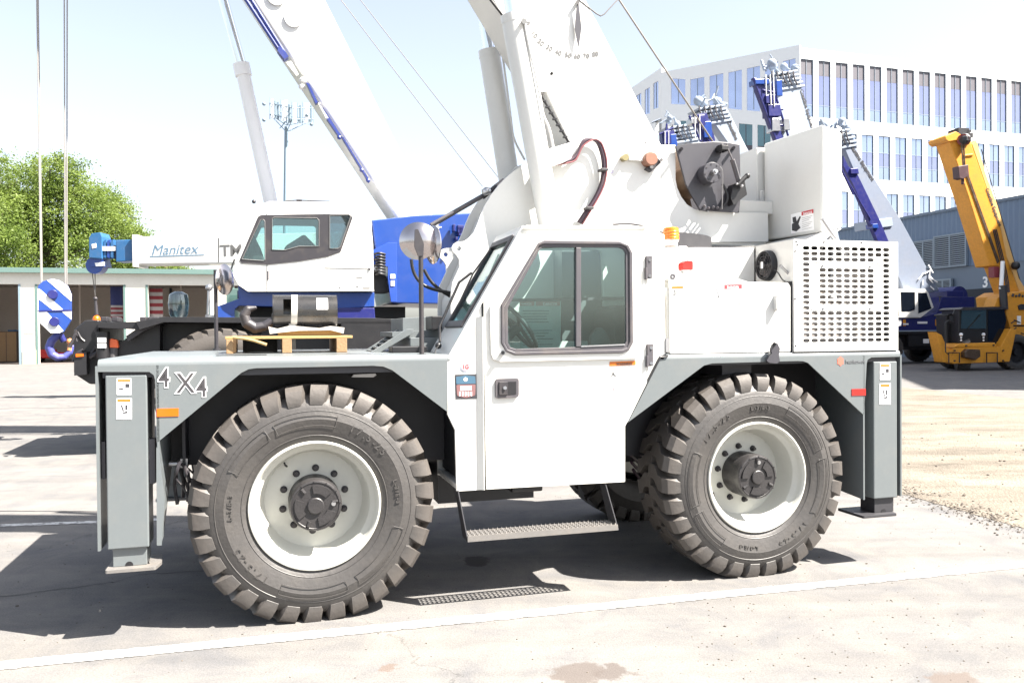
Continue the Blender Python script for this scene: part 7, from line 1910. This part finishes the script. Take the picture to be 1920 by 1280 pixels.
yb = MB().prism(yp([(1777, 262), (1781, 267), (1816, 370), (1856, 499), (1872, 499), (1890, 545), (1893, 560), (1917, 560), (1890, 490), (1877, 431), (1823, 274), (1815, 255), (1790, 248)], .9), .9, 1.7).build('boom', 'yellow', ym, bevel=.03)
MB().prism(yp([(1823, 270), (1877, 431), (1888, 482), (1917, 560), (1934, 560), (1910, 520), (1900, 485), (1870, 384), (1847, 321), (1831, 262)], .95), .95, 1.6).build('boom_side', paint('pale sunlit yellow', (.70, .42, .15), .45, grime=.1), yb, bevel=.02)  # sunlit side of the boom, its brightness painted in as paler yellow
MB().prism(yp([(1812, 330), (1816, 328), (1874, 490), (1870, 494)], .88), .87, .899).build('boom_groove', 'brown', yb)
MB().prism(yp([(1772, 262), (1770, 256), (1790, 247), (1800, 252), (1800, 262), (1778, 266)], .85), .8, 1.8).prism(yp([(1806, 290), (1824, 288), (1825, 292), (1806, 294)], .88), .86, .899).build('boom_tip_collar', 'yellow', yb, bevel=.02)
hh = MB(); rr = random.Random(5)
for k in range(12):
    hh.box(Y.V3(1796 + rr.uniform(0, 22), 244 + rr.uniform(0, 24), .8), tuple(Vector(Y.V3(1800 + rr.uniform(4, 26), 240 + rr.uniform(0, 26), .8)) + Vector((0, rr.uniform(.2, .8), 0))))
hh.ball(Y.V3(1808, 262, .8), .25, 10)
hh.build('boom_head_sheaves', 'greyd', yb, bevel=.02)
MB().cyl(Y.V3(1806, 262, .7), Y.V3(1806, 262, .9), .22, n=18).build('red_sheave', paint('dull red sheave', (.2, .03, .03), .5), yb)
MB().tube([Y.V3(1803, 270, .7), Y.V3(1806, 312, .7)], .03, 5).tube([Y.V3(1807, 270, .7), Y.V3(1809, 312, .7)], .03, 5).build('hoist_rope', 'brown', yb)
MB().prism(yp([(1795, 312), (1814, 309), (1816, 330), (1805, 336), (1797, 334)], .6), .55, .9).cyl(Y.V3(1805, 334, .7), Y.V3(1805, 346, .7), .06, n=8).build('hook_block', paint('dark brown red block', (.06, .025, .03), .5), yb, bevel=.02)
a_ = Vector(Y.V3(1850, 353, .89)); b_ = Vector(Y.V3(1872, 415, .89)); rr_ = (b_ - a_).normalized(); up = Vector((-rr_.z, 0, rr_.x))
text_part('boom_lettering', 'Coastline Equipment', .19, 'ink', yb, a_ - up * .05, rr_, up, bold=.008)
MB().cyl(Y.V3(1877, 542, .5), Y.V3(1880, 490, .6), .075, n=14).build('chrome_rod', 'decal', yb, smooth=40)
MB().cyl(Y.V3(1883, 580, .5), Y.V3(1880, 535, .5), .14, n=16).build('lift_cylinder', 'greyd', yb, smooth=40)
MB().box(Y.V3(1864, 520, .7), tuple(Vector(Y.V3(1874, 500, .7)) + Vector((0, .3, 0)))).build('tool_box', paint('dark red box', (.18, .02, .03), .5), yb)
MB().ball(Y.V3(1904, 498, .7), .17, 12).build('cable_drum', 'black', yb, smooth=60)
MB().tube([Y.V3(1840, 280, 1.9), Y.V3(1918, 545, 1.9)], .02, 5).build('boom_cable', 'greyd', yb)

# small fittings that break up the clean outlines of the far machines
fx = random.Random(11)
hs = MB()
for k in range(3):
    hs.tube([Y.V3(1862 + k * 3, 430, .86), Y.V3(1872 + k * 3, 470, .84), Y.V3(1884 + k * 3, 520, .80), Y.V3(1890 + k * 2, 560, .6)], .022, 5, smooth=1)
for k in range(5):
    x = 1890 + fx.uniform(0, 25); y = 566 + fx.uniform(0, 60)
    a_ = Vector(Y.V3(x, y, .42)); hs.tube([a_, a_ + Vector((fx.uniform(-.3, .3), -.03, fx.uniform(-.3, .1)))], .02, 5)
hs.build('hydraulic_hoses', 'blacks', ym, smooth=50, kind='stuff')
MB().tube([Y.V3(1815, 616, .28), Y.V3(1838, 590, .27)], .015, 5).build('windscreen_wiper', 'black', ym)
MB().tube([Y.V3(1790, 580, .2), Y.V3(1786, 590, .1)], .02, 5).box(Y.V3(1782, 592, .05), tuple(Vector(Y.V3(1788, 606, .05)) + Vector((0, .05, 0)))).build('wing_mirror', 'black', ym)
MB().box(Y.V3(1900, 612, .44), tuple(Vector(Y.V3(1935, 609, .44)) + Vector((0, .25, 0)))).build('side_step', 'black', ym)
text_part('small_lettering', 'LIFT', .10, 'greyd', ym, Y.V3(1822, 649, -.01), (1, 0, 0), (0, 0, 1)) if False else None
for (x, y) in ((1789, 657), (1880, 657), (1789, 676), (1880, 676), (1811, 648), (1862, 647)):
    c3 = Y.V3(x, y, 0); MB().cyl((c3[0], -.05, c3[2]), (c3[0], .0, c3[2]), .035, n=8).build('frame_bolt', 'brown', ym)
for (x, y, w_, h_) in ((1693, 606, 10, 3), (1708, 628, 4, 6)):
    MB().prism(C1.poly([(x, y), (x + w_, y), (x + w_, y + h_), (x, y + h_)], .12), .1, .12).build('side_decal', 'decal', k1)
rl = MB()
for x in (1762, 1778, 1794): rl.tube([C1.V3(x, 572, .2), C1.V3(x, 556, .2)], .025, 5)
rl.tube([C1.V3(1760, 556, .2), C1.V3(1796, 557, .2)], .025, 5)
rl.build('handrail', 'blacks', k1)
